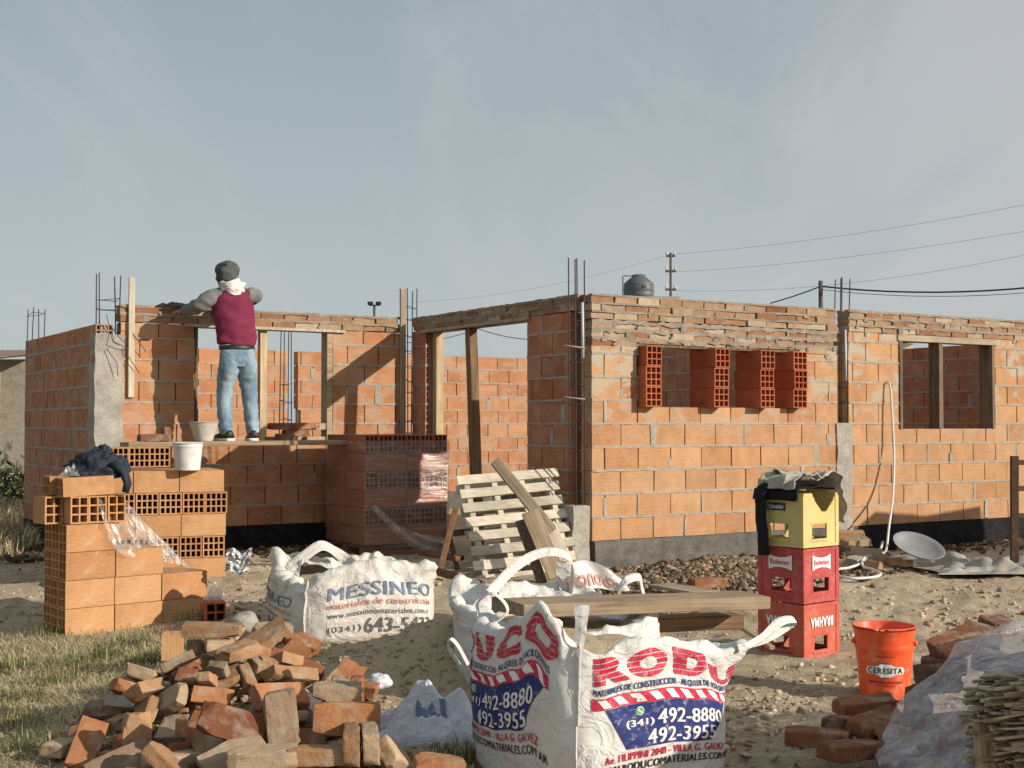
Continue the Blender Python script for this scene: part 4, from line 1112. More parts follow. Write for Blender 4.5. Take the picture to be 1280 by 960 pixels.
# --- the sack behind it, slumped open with its loops up
A2 = R(30)
near2 = Vector((.07, 6.08, -.02))
sk2 = Sack(near2, A2, .82, [(0, .40), (.3, .36), (.7, .40), (1.0, .47), (1.3, .42), (1.7, .45), (2.0, .52), (2.4, .52), (2.75, .54), (3.0, .60), (3.15, .52), (3.5, .43), (3.8, .40)],
           n=4, bulge=.08, wr=.013, seed=11, ears=((3.1, .06, .3, -.03),), fold=.2)
rs2 = thing('builders_sack', 'slumped white woven sack with its loops standing up behind the printed sack', 'sack', sk2.loc, A2)
sk2.build(rs2, 'sack_body', M['bag_white'])
sk2.fill('sand', M['sand'], 'sand showing in the slumped sack under the timber beam', .34, .08)
def loc2(px, py, Y): return Matrix.Rotation(-A2, 3, 'Z') @ (at(px, py, Y) - sk2.loc)
b = MB(); ribbon(b, [loc2(612, 742, 6.6), loc2(640, 712, 6.75), loc2(668, 694, 6.85), loc2(694, 690, 6.9), loc2(712, 698, 6.95), loc2(716, 716, 7.0), loc2(712, 742, 7.05)], .05, (0, .5, .85), .006); b.obj('lifting_loop', M['bag_white'], rs2)
b = MB(); ribbon(b, [loc2(770, 752, 6.75), loc2(776, 735, 6.8), loc2(786, 724, 6.85), loc2(799, 722, 6.9), loc2(802, 734, 6.95), loc2(806, 748, 7.0)], .05, (.6, .6, .5), .006); b.obj('lifting_loop', M['bag_white'], rs2)
# far rim standing up, its red print showing on the inside
b = MB()
def rimsheet(u, v):
    px = 700 + 85 * u; py = 737 - v * (34 - 22 * u + 10 * math.sin(u * 3.1)) + 2 * math.sin(u * 9)
    p = loc2(px, py, 7.02 + .14 * u); return p + Vector((0, .02 * math.sin(u * 11 + v * 3) + .03 * v, 0))
b.grid(rimsheet, 30, 12); b.obj('open_flap', M['bag_white'], rs2, False)
b = MB(); put(b, text_geo('RODUCO', .045), lambda u, v: rimsheet(u, v) + Vector((0, -.006, 0)), (.12, .92, .12, .55), (.04, .08), 0, 0, True); b.obj('printed_name', M['ink_faded_red'], rs2, False)

# --- the older sack further left
A3 = R(24)
near3 = Vector((-1.255, 7.92, -.005))
sk3 = Sack(near3, A3, .86, [(0, .40), (.25, .46), (.5, .50), (.75, .48), (.95, .44), (1.1, .42), (1.5, .40), (2.0, .44), (2.5, .42), (2.85, .46), (3.0, .50), (3.15, .40), (3.5, .36), (3.8, .37)],
           n=4.2, bulge=.11, wr=.020, seed=21, ears=((.95, .08, .15, .05), (2.95, .05, .14, .03)), fold=.12)
rs3 = thing('builders_sack', 'weathered off-white woven sack with faded lettering between brick stack and sand heap', 'sack', sk3.loc, A3)
sk3.build(rs3, 'sack_body', M['bag_old'])
sk3.fill('sand', M['sand'], 'sand filling the weathered sack with faded lettering', .33, .06)
def f3_(side, o): return lambda u, v: sk3.pt(side + u, v, o)
for side, a, w, seg in ((0, .16, .80, 0), (3, -.10, .95, 1)):
    X = lambda t: a + w * t
    b = MB(); bt(b, 'MESSINEO', lambda o: f3_(side, o), .004, (X(.05), X(.98), .64, .80), .03); b.obj('printed_name', M['ink_faded_blue'], rs3, False)
    b = MB(); bt(b, 'materiales de construcción', lambda o: f3_(side, o), .004, (X(.04), X(.98), .53, .61), .02); b.obj('printed_line', M['ink_faded_red'], rs3, False)
    b = MB(); put(b, text_geo('www.messineomateriales.com.ar', .006), f3_(side, .004), (X(.04), X(.97), .41, .48), (.03, .04)); b.obj('printed_website', M['ink_faded_black'], rs3, False)
    b = MB(); put(b, text_geo('(0341)', .01), f3_(side, .004), (X(.04), X(.33), .20, .30), (.03, .04)); bt(b, '643-5433', lambda o: f3_(side, o), .004, (X(.36), X(.98), .18, .36), .03); b.obj('phone_numbers', M['ink_faded_black'], rs3, False)
b = MB(); q = [sk3.pt(.0, h / 12, .006) for h in range(1, 13)]; b.tube(q, .008, 6); b.obj('seam', M['bag_old'], rs3)
def loc3(px, py, Y): return Matrix.Rotation(-A3, 3, 'Z') @ (at(px, py, Y) - sk3.loc)
b = MB(); ribbon(b, [loc3(360, 712, 8.6), loc3(382, 694, 8.65), loc3(402, 682, 8.7), loc3(420, 690, 8.75), loc3(436, 702, 8.72), loc3(450, 712, 8.6)], .075, (0, .55, .8), .006); b.obj('lifting_loop', M['bag_old'], rs3)

# --- heap of sand between the sacks
b = MB()
SHC = (-.40, 7.05)
def sheap(u, v):
    a = u * 2 * math.pi; r = v; x = SHC[0] + math.cos(a) * r * (1.02 + .1 * n3((math.cos(a), math.sin(a), 0), 1.7)); y = SHC[1] + math.sin(a) * r * .78
    q = 1 - r; z = .33 * q ** 1.1 * (1.0 + .35 * n3((x, y, 1), 2.2)) - .05 * (r > .98) + .035 * n3((x, y, 0), 6) * min(1, q * 5) + .022 * n3((x, y, 2), 17) * min(1, q * 5)
    return Vector((x, y, gzs(x, y) - .015 + z))
b.grid(sheap, 120, 50); o = b.obj('sand_heap', M['sand'], None); tag(o, 'heap of tan sand between the weathered sack and the printed sack', 'sand heap')

# --- empty sack lying crumpled in the shade
b = MB(); ES = at(535, 872, 5.75)
def esack(u, v):
    x = (u - .5) * .48; y = (v - .5) * .42; p = Vector((ES.x + x + .06 * math.sin(v * 5), ES.y + y, 0))
    e = min(u, 1 - u, v, 1 - v); h = .03 + .17 * min(1, e * 3.2) * (.55 + .9 * n3((u, v, 0), 3.3, 4)) + .05 * abs(n3((u, v, 1), 7, 2)) + .015 * n3((u, v, 3), 18)
    p.z = gzs(p.x, p.y) + max(.012, h) if e > .001 else gzs(p.x, p.y) + .005; return p
b.grid(esack, 60, 50); es = thing('empty_sack', 'crumpled empty pale blue sack lying in the shade beside the printed sack', 'sack', (0, 0, 0))
b.obj('sack_body', M['bag_blue'], es); b = MB(); put(b, text_geo('av', .02), lambda u, v: esack(u, v) + Vector((-.004, -.006, .006)), (.30, .58, .18, .52), (.03, .03)); b.obj('lettering', M['ink_faded_blue'], es, False)
b = MB(); P0 = ES + Vector((-.16, -.05, 0)); P0.z = gzs(P0.x, P0.y)
ribbon(b, [P0 + Vector((.05, 0, .08)), P0 + Vector((-.04, -.02, .05)), P0 + Vector((-.10, -.04, .03)), P0 + Vector((-.13, -.05, .04))], .03, (0, .3, 1)); b.obj('lifting_loop', M['bag_white'], es)
b = MB(); P1 = at(572, 812, 6.22)
ribbon(b, [P1 + Vector((.05, 0, -.07)), P1 + Vector((.0, 0, .02)), P1 + Vector((-.035, 0, .05)), P1 + Vector((-.04, .02, .0)), P1 + Vector((.01, .03, -.08))], .035, (.3, 1, .2)); o = b.obj('lifting_loop', M['bag_white'], es)

# --- thick timber lying across the sacks
TB = thing('timber_beam', 'long thick timber beam lying across the sand sacks', 'beam', (0, 0, 0))
pa = at(672, 752, 6.30); pb_ = at(945, 741, 6.80)
def part_beam(name, parent, p0, p1, w, h, m):
    o = board_obj(name, p0, p1, w, h, m, None); return o
ob = board_obj('timber_beam', pa + Vector((-.12, -.0, -.03)), pb_ + Vector((0, 0, -.035)), .27, .062, M['wood_tan'], 'long thick timber beam lying across the sand sacks', 'beam'); bpy.data.objects.remove(TB)
board_obj('timber_beam', at(742, 783, 6.7), at(922, 775, 6.92), .16, .07, M['wood_brown'], 'shorter dark timber lying under the long beam', 'beam')
PILE = [(5,-0.553,-0.431,0.031,0,0.977,0.214,-0),(8,-0.351,-0.059,0.163,0.362,-0.174,-0.09,0.912),(8,-0.331,0.362,0.108,0.108,0.914,-0.343,0.188),(3,-0.034,-0.464,0.124,0.725,0.131,-0.145,0.66),(5,-0.005,0.015,0.271,0,-0.921,0.389,0),(0,0.071,0.533,0.088,0.156,0.697,0.675,-0.185),(3,0.405,-0.373,0.077,0.145,0.243,-0.903,-0.324),(9,0.459,-0.072,0.115,0.825,-0.089,0.174,-0.53),(5,0.425,0.364,0.065,0.252,0.661,0.252,-0.661),(6,-0.321,-0.445,0.078,0.14,0.053,0.891,0.428),(9,-0.596,0.06,0.025,0.723,0,0,-0.691),(0,-0.444,0.297,0.123,0.612,-0.702,-0.016,-0.365),(4,-0.191,-0.756,0.031,0,-0.889,-0.457,-0),(0,-0.056,-0.208,0.225,0.229,0.099,0.169,-0.954),(8,-0.121,0.373,0.148,0.132,0.421,0.886,-0.145),(4,0.623,-0.45,0.031,0,0.031,1,0),(3,0.383,-0.155,0.146,0.907,-0.019,0.195,-0.373),(0,0.49,0.385,0.06,0.645,0.645,-0.29,-0.29),(8,-0.448,-0.38,0.037,0.563,0.563,-0.428,-0.428),(4,-0.348,0.097,0.165,0.457,-0.192,-0.037,0.868),(7,-0.558,0.27,0.05,0.456,0.54,-0.456,0.54),(2,-0.145,-0.896,0.073,0.546,0.168,-0.006,0.821),(6,-0.19,-0.316,0.212,0.133,-0.326,-0.326,0.878),(6,-0.176,0.335,0.186,0.403,0.182,0.712,0.546),(3,0.627,-0.505,0.095,0.323,-0,-0,0.946),(3,0.269,-0.061,0.239,0.863,-0.255,-0.007,0.436),(3,0.47,0.576,0.033,0.45,0,0,0.893),(8,-0.452,-0.193,0.109,0.883,0.145,-0.161,-0.416),(6,-0.54,0.172,0.082,0.219,-0.518,0.776,0.286),(3,-0.383,0.512,0.108,0.343,-0.917,-0.106,-0.175),(2,0.216,-0.496,0.126,0.365,-0.908,-0.199,-0.052),(2,-0.196,-0.083,0.25,0.434,-0.229,-0.046,0.87),(6,0.205,0.416,0.161,0.757,0.17,-0.351,-0.524),(7,0.342,-0.313,0.145,0.068,-0.354,0.896,-0.26),(9,0.262,0.091,0.204,0.466,0.195,-0.582,-0.637),(0,0.496,0.341,0.161,0.032,-0.991,0.121,0.041),(6,-0.622,-0.428,0.092,0.801,0,0,0.599),(0,-0.644,-0.104,0.031,0,-0.04,-0.999,0),(9,-0.326,0.595,0.025,0,-0.705,0.709,-0),(2,0.241,-0.668,0.03,0,-0.528,-0.849,0),(0,0.169,0.197,0.237,0.098,0.396,0.884,-0.226),(5,0.073,0.719,0.083,0.466,0.192,0.863,0.033),(9,0.27,-0.494,0.035,0.612,-0.612,0.354,-0.354),(3,0.561,0.074,0.125,0.707,0.024,-0.707,0.024),(1,0.366,0.212,0.139,0.064,-0.178,-0.081,-0.979),(8,-0.575,-0.269,0.038,0.706,-0.706,0.041,-0.041),(6,-0.572,0.441,0.03,0,-0.611,0.792,0),(7,0.093,-0.601,0.045,0.438,0.438,0.555,0.555),(1,0.242,0.295,0.233,0.349,0.922,0.037,-0.163),(8,-0.106,0.597,0.027,0.905,-0,0,-0.426),(6,0.487,-0.583,0.092,0,-0.988,0.156,0),(5,0.695,-0.133,0.031,0.69,-0,-0,-0.724),(9,-0.659,0.023,0.035,0.473,-0.473,-0.525,0.525),(6,-0.152,-0.426,0.126,0.721,0.099,-0.169,0.665),(0,0.47,0.186,0.199,0.355,-0.761,-0.542,-0.025),(7,-0.229,0.194,0.186,0.795,-0.189,-0.05,0.574),(5,0.594,-0.125,0.065,0.006,0.707,0.006,-0.707),(2,-0.43,-0.135,0.164,0.027,-0.39,-0.896,0.209),(3,-0.059,-0.788,0.109,0.932,-0.008,0.362,0.02),(9,-0.257,0.103,0.213,0.548,0.128,-0.777,0.283),(9,-0.007,0.315,0.189,0.518,-0.761,0.203,-0.335),(6,0.578,-0.257,0.112,0.697,-0.697,-0.118,0.118),(2,-0.61,0.104,0.11,0.157,-0.124,-0.277,0.94),(3,0.066,-0.663,0.122,0.528,0.073,-0.167,0.829),(2,-0.135,0.16,0.263,0.41,-0.021,0.037,0.911),(7,-0.075,0.459,0.118,0.938,-0.192,0.038,0.287),(7,0.581,-0.02,0.05,0.543,-0.453,-0.543,-0.453),(1,-0.497,0.13,0.219,0.689,-0.039,-0.097,0.718),(8,0.193,-0.285,0.188,0.245,-0.552,0.791,-0.094),(8,-0.02,-0.311,0.216,0.497,-0.859,-0.041,0.116),(6,-0.054,0.785,0.03,0.913,0,0,0.409),(8,0.563,-0.236,0.027,0,-1,0.005,0),(1,0.271,-0.57,0.153,0.35,-0.882,-0.315,-0.028),(5,-0.296,-0.355,0.169,0.045,0.721,0.517,0.459),(3,0.172,0.648,0.06,0.496,-0.496,0.504,-0.504),(3,0.256,-0.63,0.19,0.183,0.156,-0.314,0.918),(0,-0.314,0.337,0.187,0.189,0.354,0.91,-0.106),(3,0.277,0.605,0.061,0.21,0.696,0.657,0.198),(9,0.337,-0.537,0.035,0.63,0.63,0.321,0.321),(9,0.116,-0.068,0.263,0.117,0.392,0.629,0.661),(7,0.28,0.372,0.117,0.981,-0.149,0.127,0.015),(8,-0.077,-0.634,0.08,0.615,-0.349,-0.615,-0.349),(8,0.104,-0.173,0.238,0.48,-0.242,-0.662,0.521),(2,0.159,0.419,0.24,0.566,-0.724,-0.354,-0.175),(0,0.476,-0.688,0.136,0.626,0.074,-0.186,0.754),(1,0.275,-0.297,0.224,0.306,-0.861,-0.355,0.194),(7,-0.024,0.177,0.256,0.516,-0.757,0.208,-0.344),(0,0.469,-0.627,0.031,0,-0.237,-0.972,0),(7,-0.102,0.193,0.324,0.353,0.011,-0.099,-0.93),(5,-0.047,0.399,0.219,0.898,-0.348,0.078,0.259),(8,0.409,-0.721,0.056,0.187,-0.304,-0.932,-0.061),(5,-0.386,-0.055,0.259,0.04,-0.142,-0.189,-0.971),(2,-0.109,0.471,0.231,0.009,0.213,-0.853,0.477),(9,0.291,-0.228,0.155,0.088,0.398,-0.896,-0.175),(6,-0.585,-0.209,0.07,0.016,0.106,0.704,-0.702),(3,-0.372,0.63,0.083,0.177,0,0,0.984),(5,0.176,-0.807,0.031,0,-0.497,-0.868,0),(9,0.153,0.011,0.256,0.62,0.687,0.367,0.098),(4,0.102,0.532,0.176,0.748,-0.097,0.112,0.647),(3,-0.266,-0.558,0.125,0.579,0.405,0.579,-0.405),(6,-0.24,-0.026,0.288,0.213,-0.155,0.96,-0.096),(7,-0.028,0.598,0.141,0.124,0.038,-0.045,0.99),(7,-0.379,-0.538,0.05,0.391,-0.589,-0.391,-0.589),(5,-0.449,-0.104,0.224,0.255,-0.152,-0.147,-0.944),(8,-0.126,0.534,0.236,0.263,-0.037,-0.475,-0.839),(9,-0.042,-0.294,0.28,0.186,0.746,0.613,-0.183),(4,0.055,-0.119,0.337,0.453,0.052,0.047,-0.889),(5,0.03,0.221,0.254,0.486,-0.743,0.27,-0.372),(2,0.178,-0.783,0.153,0.319,0.057,0.374,-0.869),(7,0.101,0.095,0.278,0.557,0.202,0.662,-0.459),(2,-0.086,0.77,0.09,0,0.808,-0.589,-0),(9,-0.013,-0.225,0.295,0.123,0.082,0.549,0.823),(3,0.68,0.04,0.125,0.293,-0.644,-0.293,-0.644),(8,-0.083,0.577,0.082,0.284,-0,-0,-0.959),(1,-0.289,-0.703,0.097,0.009,0.347,-0.84,-0.417),(8,0.464,0.005,0.176,0.518,0.65,-0.328,0.448),(7,-0.166,0.652,0.086,0.024,-0.994,-0.11,0.018),(4,0.485,-0.415,0.135,0.16,-0.351,0.882,-0.271),(7,-0.271,-0.164,0.199,0.332,0.148,0.547,0.754),(8,-0.216,0.536,0.11,0.285,0.516,0.191,0.785),(5,0.028,-0.898,0.065,0.412,-0.575,0.412,0.575),(9,-0.196,0.081,0.24,0.507,-0.255,-0.783,-0.255),(7,-0.31,0.631,0.161,0.093,0.093,-0.701,-0.701),(0,-0.502,-0.478,0.11,0.023,-0.714,0.615,0.333),(9,-0.078,0.253,0.209,0.655,0.483,-0.505,-0.288),(6,0.213,0.661,0.15,0.92,-0.005,0.012,-0.391),(5,-0.321,-0.27,0.244,0.251,0.842,0.46,0.127),(9,-0.21,0.183,0.326,0.708,0.652,-0.202,-0.18),(5,-0.243,0.737,0.031,0.932,-0,0,0.361),(9,-0.141,-0.253,0.279,0.059,0.011,-0.934,-0.352),(7,-0.083,0.049,0.331,0.003,0.983,0.18,-0.017),(5,-0.268,0.741,0.093,0,-0.838,-0.546,-0),(8,-0.079,-0.568,0.194,0.475,0.393,0.573,0.541),(3,-0.116,0.095,0.394,0.999,0.011,0.017,0.035),(8,-0.157,0.521,0.158,0.361,-0.84,-0.367,0.17)]
# ================================================================== person on the scaffold
def m_denim():
    m, nt, p = mat('faded_denim'); n = NT(nt)
    a = n.noise(n.coord((1, 1, .5)), 7, 6, .6); f = n.noise(n.coord((300, 300, 120)), 1, 2)
    base = n.mix(n.ramp(a, [(.35, 0.0), (.66, 1.0)]), (.11, .18, .26), (.32, .42, .49)); base = n.mix(1.0, base, n.ramp(f, [(.3, .85), (.7, 1.12)]), 'MULTIPLY')
    n.L(base, p.inputs['Base Color']); p.inputs['Roughness'].default_value = .9; p.inputs['Specular IOR Level'].default_value = .1
    n.L(n.bump(n.noise(n.coord((1, 1, 2.0)), 22, 5, .6, .5), .5, .012), p.inputs['Normal']); return m
M['denim'] = m_denim()
M['burgundy'] = m_cloth('burgundy_fleece', (.17, .026, .058), .15)
M['sleeve'] = m_cloth('grey_marl', (.17, .167, .163), .2)
M['hood_grey'] = m_cloth('dark_grey_knit', (.085, .088, .082), .25)
M['hood_white'] = m_cloth('off_white_fleece', (.62, .59, .56), .1)
M['skin'] = m_simple('skin', (.42, .235, .16), .55, .35, 0, .08, 10)
M['black'] = m_simple('black_leather', (.02, .02, .022), .5, .4, 0, .2, 10)
M['sole'] = m_simple('white_rubber', (.66, .64, .61), .6, .3, 0, .1, 10)
M['tee'] = m_cloth('pale_tee', (.42, .42, .41), .1)
sP = s_at(297, 2.50)
man = thing('person', 'person in burgundy sweatshirt with grey sleeves and faded jeans, leaning over the wall', 'person', hw(sP, 2.47, ZPL + .001), HA)
def skin_obj(name, verts, edges, material, parent, sub=2, root=0):
    me = bpy.data.meshes.new(name); me.from_pydata([v[0] for v in verts], edges, [])
    o = bpy.data.objects.new('tmp', me); COL.objects.link(o)
    o.modifiers.new('s', 'SKIN'); sub_ = o.modifiers.new('b', 'SUBSURF'); sub_.levels = sub; sub_.render_levels = sub
    for i, (p, r) in enumerate(verts):
        sv = me.skin_vertices[0].data[i]; sv.radius = r if isinstance(r, tuple) else (r, r); sv.use_root = (i == root)
    dg = bpy.context.evaluated_depsgraph_get(); dg.update()
    m2 = bpy.data.meshes.new_from_object(o.evaluated_get(dg)); m2.name = name; bpy.data.objects.remove(o)
    m2.polygons.foreach_set('use_smooth', [True] * len(m2.polygons)); m2.materials.clear(); return mobj(name, m2, parent, material)
bv = []; be = []
def bj(p, r, par=None):
    bv.append((Vector(p), r)); i = len(bv) - 1
    if par is not None: be.append((par, i))
    return i
pel = bj((-.01, 0, .76), (.13, .10)); sp1 = bj((-.02, .02, .95), (.12, .09), pel); sp2 = bj((-.04, .05, 1.18), (.14, .09), sp1)
nk = bj((-.065, .085, 1.35), .05, sp2); hd0 = bj((-.075, .10, 1.41), (.068, .078), nk); hd1 = bj((-.08, .11, 1.49), (.078, .092), hd0); hd2 = bj((-.08, .11, 1.545), (.06, .07), hd1)
for sx, sh, el, wr in ((-1, (-.185, .06, 1.285), (-.325, .085, 1.185), (-.385, .38, 1.16)), (1, (.125, .07, 1.30), (.205, .15, 1.29), (.02, .40, 1.23))):
    a = bj(sh, .036, sp2); b_ = bj(el, .034, a); c = bj(wr, .026, b_)
    d = (Vector(wr) - Vector(el)).normalized(); pm = bj(Vector(wr) + d * .055, (.032, .016), c)
    side_ = d.cross(Vector((0, 0, 1))).normalized()
    for k, (off, ln) in enumerate(((-.026, .062), (-.009, .072), (.009, .068), (.026, .055))):
        f0 = bj(Vector(wr) + d * .095 + side_ * off, .0085, pm); f1 = bj(Vector(wr) + d * (.095 + ln * .55) + side_ * off * 1.1 + Vector((0, 0, -.008)), .008, f0); bj(Vector(wr) + d * (.095 + ln * .85) + side_ * off * 1.1 + Vector((0, 0, -.03)), .007, f1)
    t0 = bj(Vector(wr) + d * .04 + side_ * (.035 * sx), .0095, pm); bj(Vector(wr) + d * .075 + side_ * (.055 * sx) + Vector((0, 0, -.012)), .008, t0)
for sx, hp, kn, an, toe in ((-1, (-.10, 0, .70), (-.125, .03, .38), (-.12, -.01, .09), (-.13, .12, .04)), (1, (.085, 0, .70), (.115, .03, .38), (.125, -.01, .09), (.14, .12, .04))):
    a = bj(hp, .075, pel); b_ = bj(kn, .052, a); c = bj(an, .036, b_); bj(toe, (.034, .024), c)
skin_obj('body', bv, be, M['skin'], man, 2)
b = MB()     # nose, eyes and mouth on the far side of the head
b.add([(-.08, .225, 1.475), (-.092, .195, 1.455), (-.068, .195, 1.455), (-.08, .195, 1.505)], [(0, 1, 2), (0, 2, 3), (0, 3, 1), (1, 3, 2)], 0, True); b.obj('nose', M['skin'], man)
for sx in (-1, 1):
    b = MB(); b.lathe([(.0005, -.010), (.008, -.006), (.010, 0), (.008, .006), (.0005, .010)], 10); o = b.obj('eye', M['black'], man); o.location = (-.08 + sx * .030, .192, 1.497)
b = MB(); b.tube([(-.102, .186, 1.428), (-.08, .195, 1.426), (-.058, .186, 1.428)], .005, 6); b.obj('mouth', m_simple('lips', (.32, .13, .10), .5), man)
def cloth_loft(name, rings, material, n=40, wr=.008, seed=0, pitch=16, parent=None, sub=6, vert=1.0):
    """rings: (centre, rx, ry, axis x, axis y); interpolated, wrinkled"""
    out = []
    def ev(i, t):
        g = lambda k: rings[max(0, min(len(rings) - 1, k))]
        def cr(f): 
            p0, p1, p2, p3 = f(g(i - 1)), f(g(i)), f(g(i + 1)), f(g(i + 2))
            return .5 * ((2 * p1) + (p2 - p0) * t + (2 * p0 - 5 * p1 + 4 * p2 - p3) * t * t + (3 * p1 - p0 - 3 * p2 + p3) * t ** 3)
        return cr(lambda r: Vector(r[0])), cr(lambda r: r[1]), cr(lambda r: r[2])
    C = []
    for i in range(len(rings) - 1):
        for k in range(sub): C.append(ev(i, k / sub))
    C.append(ev(len(rings) - 2, 1.0))
    prev = Vector((1, 0, 0))
    for j, (c, rx, ry) in enumerate(C):
        t = (C[min(j + 1, len(C) - 1)][0] - C[max(j - 1, 0)][0]).normalized()
        ax = (prev - t * prev.dot(t)).normalized(); prev = ax; ay = t.cross(ax)
        ring = []
        for k in range(n):
            a = 2 * math.pi * k / n; d = ax * math.cos(a) + ay * math.sin(a); p = c + ax * (math.cos(a) * rx) + ay * (math.sin(a) * ry)
            w = wr * (n3((p.x, p.y, p.z * vert), pitch, seed) + .9 * (.5 - abs(n3((p.x, p.y, p.z * vert * 1.3), pitch * .7, seed + 7)) * 2))
            ring.append(p + d * w)
        out.append(ring)
    b = MB(); b.loft(out, 0, True, True); return b.obj(name, material, parent)
cloth_loft('sweatshirt', [((-.025, 0, .845), 0.1634, 0.1187), ((-.025, 0, .875), 0.1767, 0.1292), ((-.03, .005, .98), 0.1767, 0.1311), ((-.035, .03, 1.12), 0.1824, 0.1311), ((-.045, .05, 1.23), 0.1805, 0.1216), ((-.05, .06, 1.30), 0.1568, 0.1064), ((-.058, .072, 1.345), 0.1092, 0.0855), ((-.062, .08, 1.375), 0.0712, 0.0665)], M['burgundy'], 48, .015, 2, 11, man, 7, 1.0)
cloth_loft('sleeve', [((-.150, .055, 1.285), 0.0645, 0.0645), ((-.20, .06, 1.275), 0.0654, 0.0705), ((-.265, .065, 1.235), 0.0671, 0.0722), ((-.322, .085, 1.195), 0.0671, 0.0688), ((-.355, .16, 1.175), 0.0602, 0.0619), ((-.372, .26, 1.168), 0.0482, 0.0482), ((-.382, .36, 1.162), 0.0361, 0.0344)], M['sleeve'], 32, .014, 5, 15, man)
cloth_loft('sleeve', [((.085, .06, 1.295), 0.0645, 0.0619), ((.135, .075, 1.30), 0.0628, 0.0636), ((.185, .11, 1.30), 0.0585, 0.0636), ((.200, .16, 1.292), 0.0550, 0.0602), ((.16, .24, 1.27), 0.0482, 0.0499), ((.09, .32, 1.25), 0.0430, 0.0430), ((.03, .39, 1.232), 0.0361, 0.0344)], M['sleeve'], 32, .013, 9, 15, man)
cloth_loft('jeans', [((-.11, .0, .075), 0.0570, 0.0607), ((-.118, .0, .11), 0.0589, 0.0644), ((-.122, .015, .22), 0.0616, 0.0662), ((-.122, .03, .38), 0.0672, 0.0718), ((-.112, .02, .52), 0.0791, 0.0846), ((-.098, .0, .62), 0.0902, 0.0994), ((-.085, -.005, .70), 0.0902, 0.1058), ((-.08, .0, .80), 0.0828, 0.1012)], M['denim'], 36, .009, 3, 15, man, 7, 1.6)
cloth_loft('jeans', [((.13, .0, .075), 0.0552, 0.0607), ((.128, .0, .11), 0.0570, 0.0644), ((.122, .015, .22), 0.0607, 0.0662), ((.112, .03, .38), 0.0672, 0.0718), ((.092, .02, .52), 0.0791, 0.0846), ((.075, .0, .62), 0.0883, 0.0994), ((.058, -.005, .70), 0.0883, 0.1058), ((.045, .0, .80), 0.0828, 0.1012)], M['denim'], 36, .009, 13, 15, man, 7, 1.6)
cloth_loft('jeans', [((-.012, -.002, .655), 0.1288, 0.0966), ((-.015, -.004, .72), 0.1582, 0.1141), ((-.018, -.002, .78), 0.1582, 0.1122), ((-.02, .0, .832), 0.1490, 0.1067)], M['denim'], 40, .005, 23, 14, man, 5)
cloth_loft('belt', [((-.02, 0, .802), 0.1581, 0.1144), ((-.02, 0, .806), 0.1609, 0.1172), ((-.02, 0, .832), 0.1600, 0.1163), ((-.02, 0, .836), 0.1562, 0.1135)], M['black'], 40, .001, 1, 14, man, 2)
cloth_loft('shirt_tail', [((-.022, 0, .836), 0.1560, 0.1128), ((-.022, 0, .85), 0.1617, 0.1184), ((-.025, 0, .868), 0.1598, 0.1166)], M['tee'], 40, .004, 31, 16, man, 3)
cloth_loft('hood', [((-.080, .078, 1.365), 0.0558, 0.0577), ((-.082, .082, 1.39), 0.0818, 0.0856), ((-.082, .088, 1.44), 0.0958, 0.1042), ((-.080, .095, 1.49), 0.1004, 0.1116), ((-.078, .10, 1.535), 0.0921, 0.1042), ((-.082, .098, 1.572), 0.0679, 0.0791), ((-.085, .095, 1.593), 0.0372, 0.0418), ((-.086, .095, 1.600), 0.0074, 0.0074)], M['hood_grey'], 36, .018, 41, 16, man, 5)
b = MB()
def peak(u, v):
    a = (u - .5) * 2.2 + .5; r = .10 + .055 * v; return Vector((-.08 + math.sin(a) * r * .98, .11 + math.cos(a) * r * 1.1, 1.50 + .022 * math.cos(a - .5) - .03 * v * v + .004))
pass
cloth_loft('collar_hood', [((-.06, .068, 1.315), 0.1242, 0.0994), ((-.06, .066, 1.345), 0.1288, 0.1086), ((-.068, .074, 1.372), 0.1086, 0.0994), ((-.075, .085, 1.395), 0.0920, 0.0902), ((-.078, .09, 1.398), 0.0644, 0.0690)], M['hood_white'], 40, .014, 51, 15, man, 6)
b = MB()     # the lowered outer hood hanging as a point at the back
def hoodback(u, v):
    a = (u - .5) * 2.4; r = 1 - .55 * v * abs(u - .5) * 2; x = -.06 + math.sin(a) * .125 * r; y = .06 - math.cos(a) * .118 - .012 * math.sin(v * 3.1); z = 1.395 - .085 * v * (1 - (abs(u - .5) * 2) ** 1.5) - .035 * v
    return Vector((x, y, z)) + Vector((0, -1, 0)) * .012 * n3((u * 3, v * 5, 0), 2.2, 4)
b.grid(hoodback, 28, 14); modded('collar_hood', b.mesh('collar_hood'), [('SOLIDIFY', dict(thickness=.014))], M['hood_white'], man)
for sx, x, yaw in ((-1, -.118, R(14)), (1, .128, R(-12))):
    b = MB(); T = Matrix.Translation((x, 0, 0)) @ Matrix.Rotation(yaw, 4, 'Z')
    prof = [(-.085, .036, .040, .058), (-.075, .040, .046, .075), (-.03, .041, .048, .085), (.03, .043, .045, .072), (.08, .046, .036, .052), (.125, .045, .026, .040), (.150, .036, .016, .030), (.158, .018, .008, .024)]
    rings = []
    for (y, w, hgt, ht) in prof:
        rings.append([T @ Vector((w * math.cos(a), y, .024 + max(0, math.sin(a)) * (ht - .0) * .95 + min(0, math.sin(a)) * .003)) for a in [2 * math.pi * k / 20 for k in range(20)]])
    b.loft(rings, 0, True); sh = b.obj('shoe', M['black'], man)
    b = MB(); rings = [[T @ Vector(((w + .004) * math.cos(a), y * 1.03, .013 + .013 * (1 if math.sin(a) > 0 else -1) * min(1, abs(math.sin(a)) * 3))) for a in [2 * math.pi * k / 20 for k in range(20)]] for (y, w, hgt, ht) in prof]
    b.loft(rings, 0, True); b.obj('sole', M['sole'], sh)
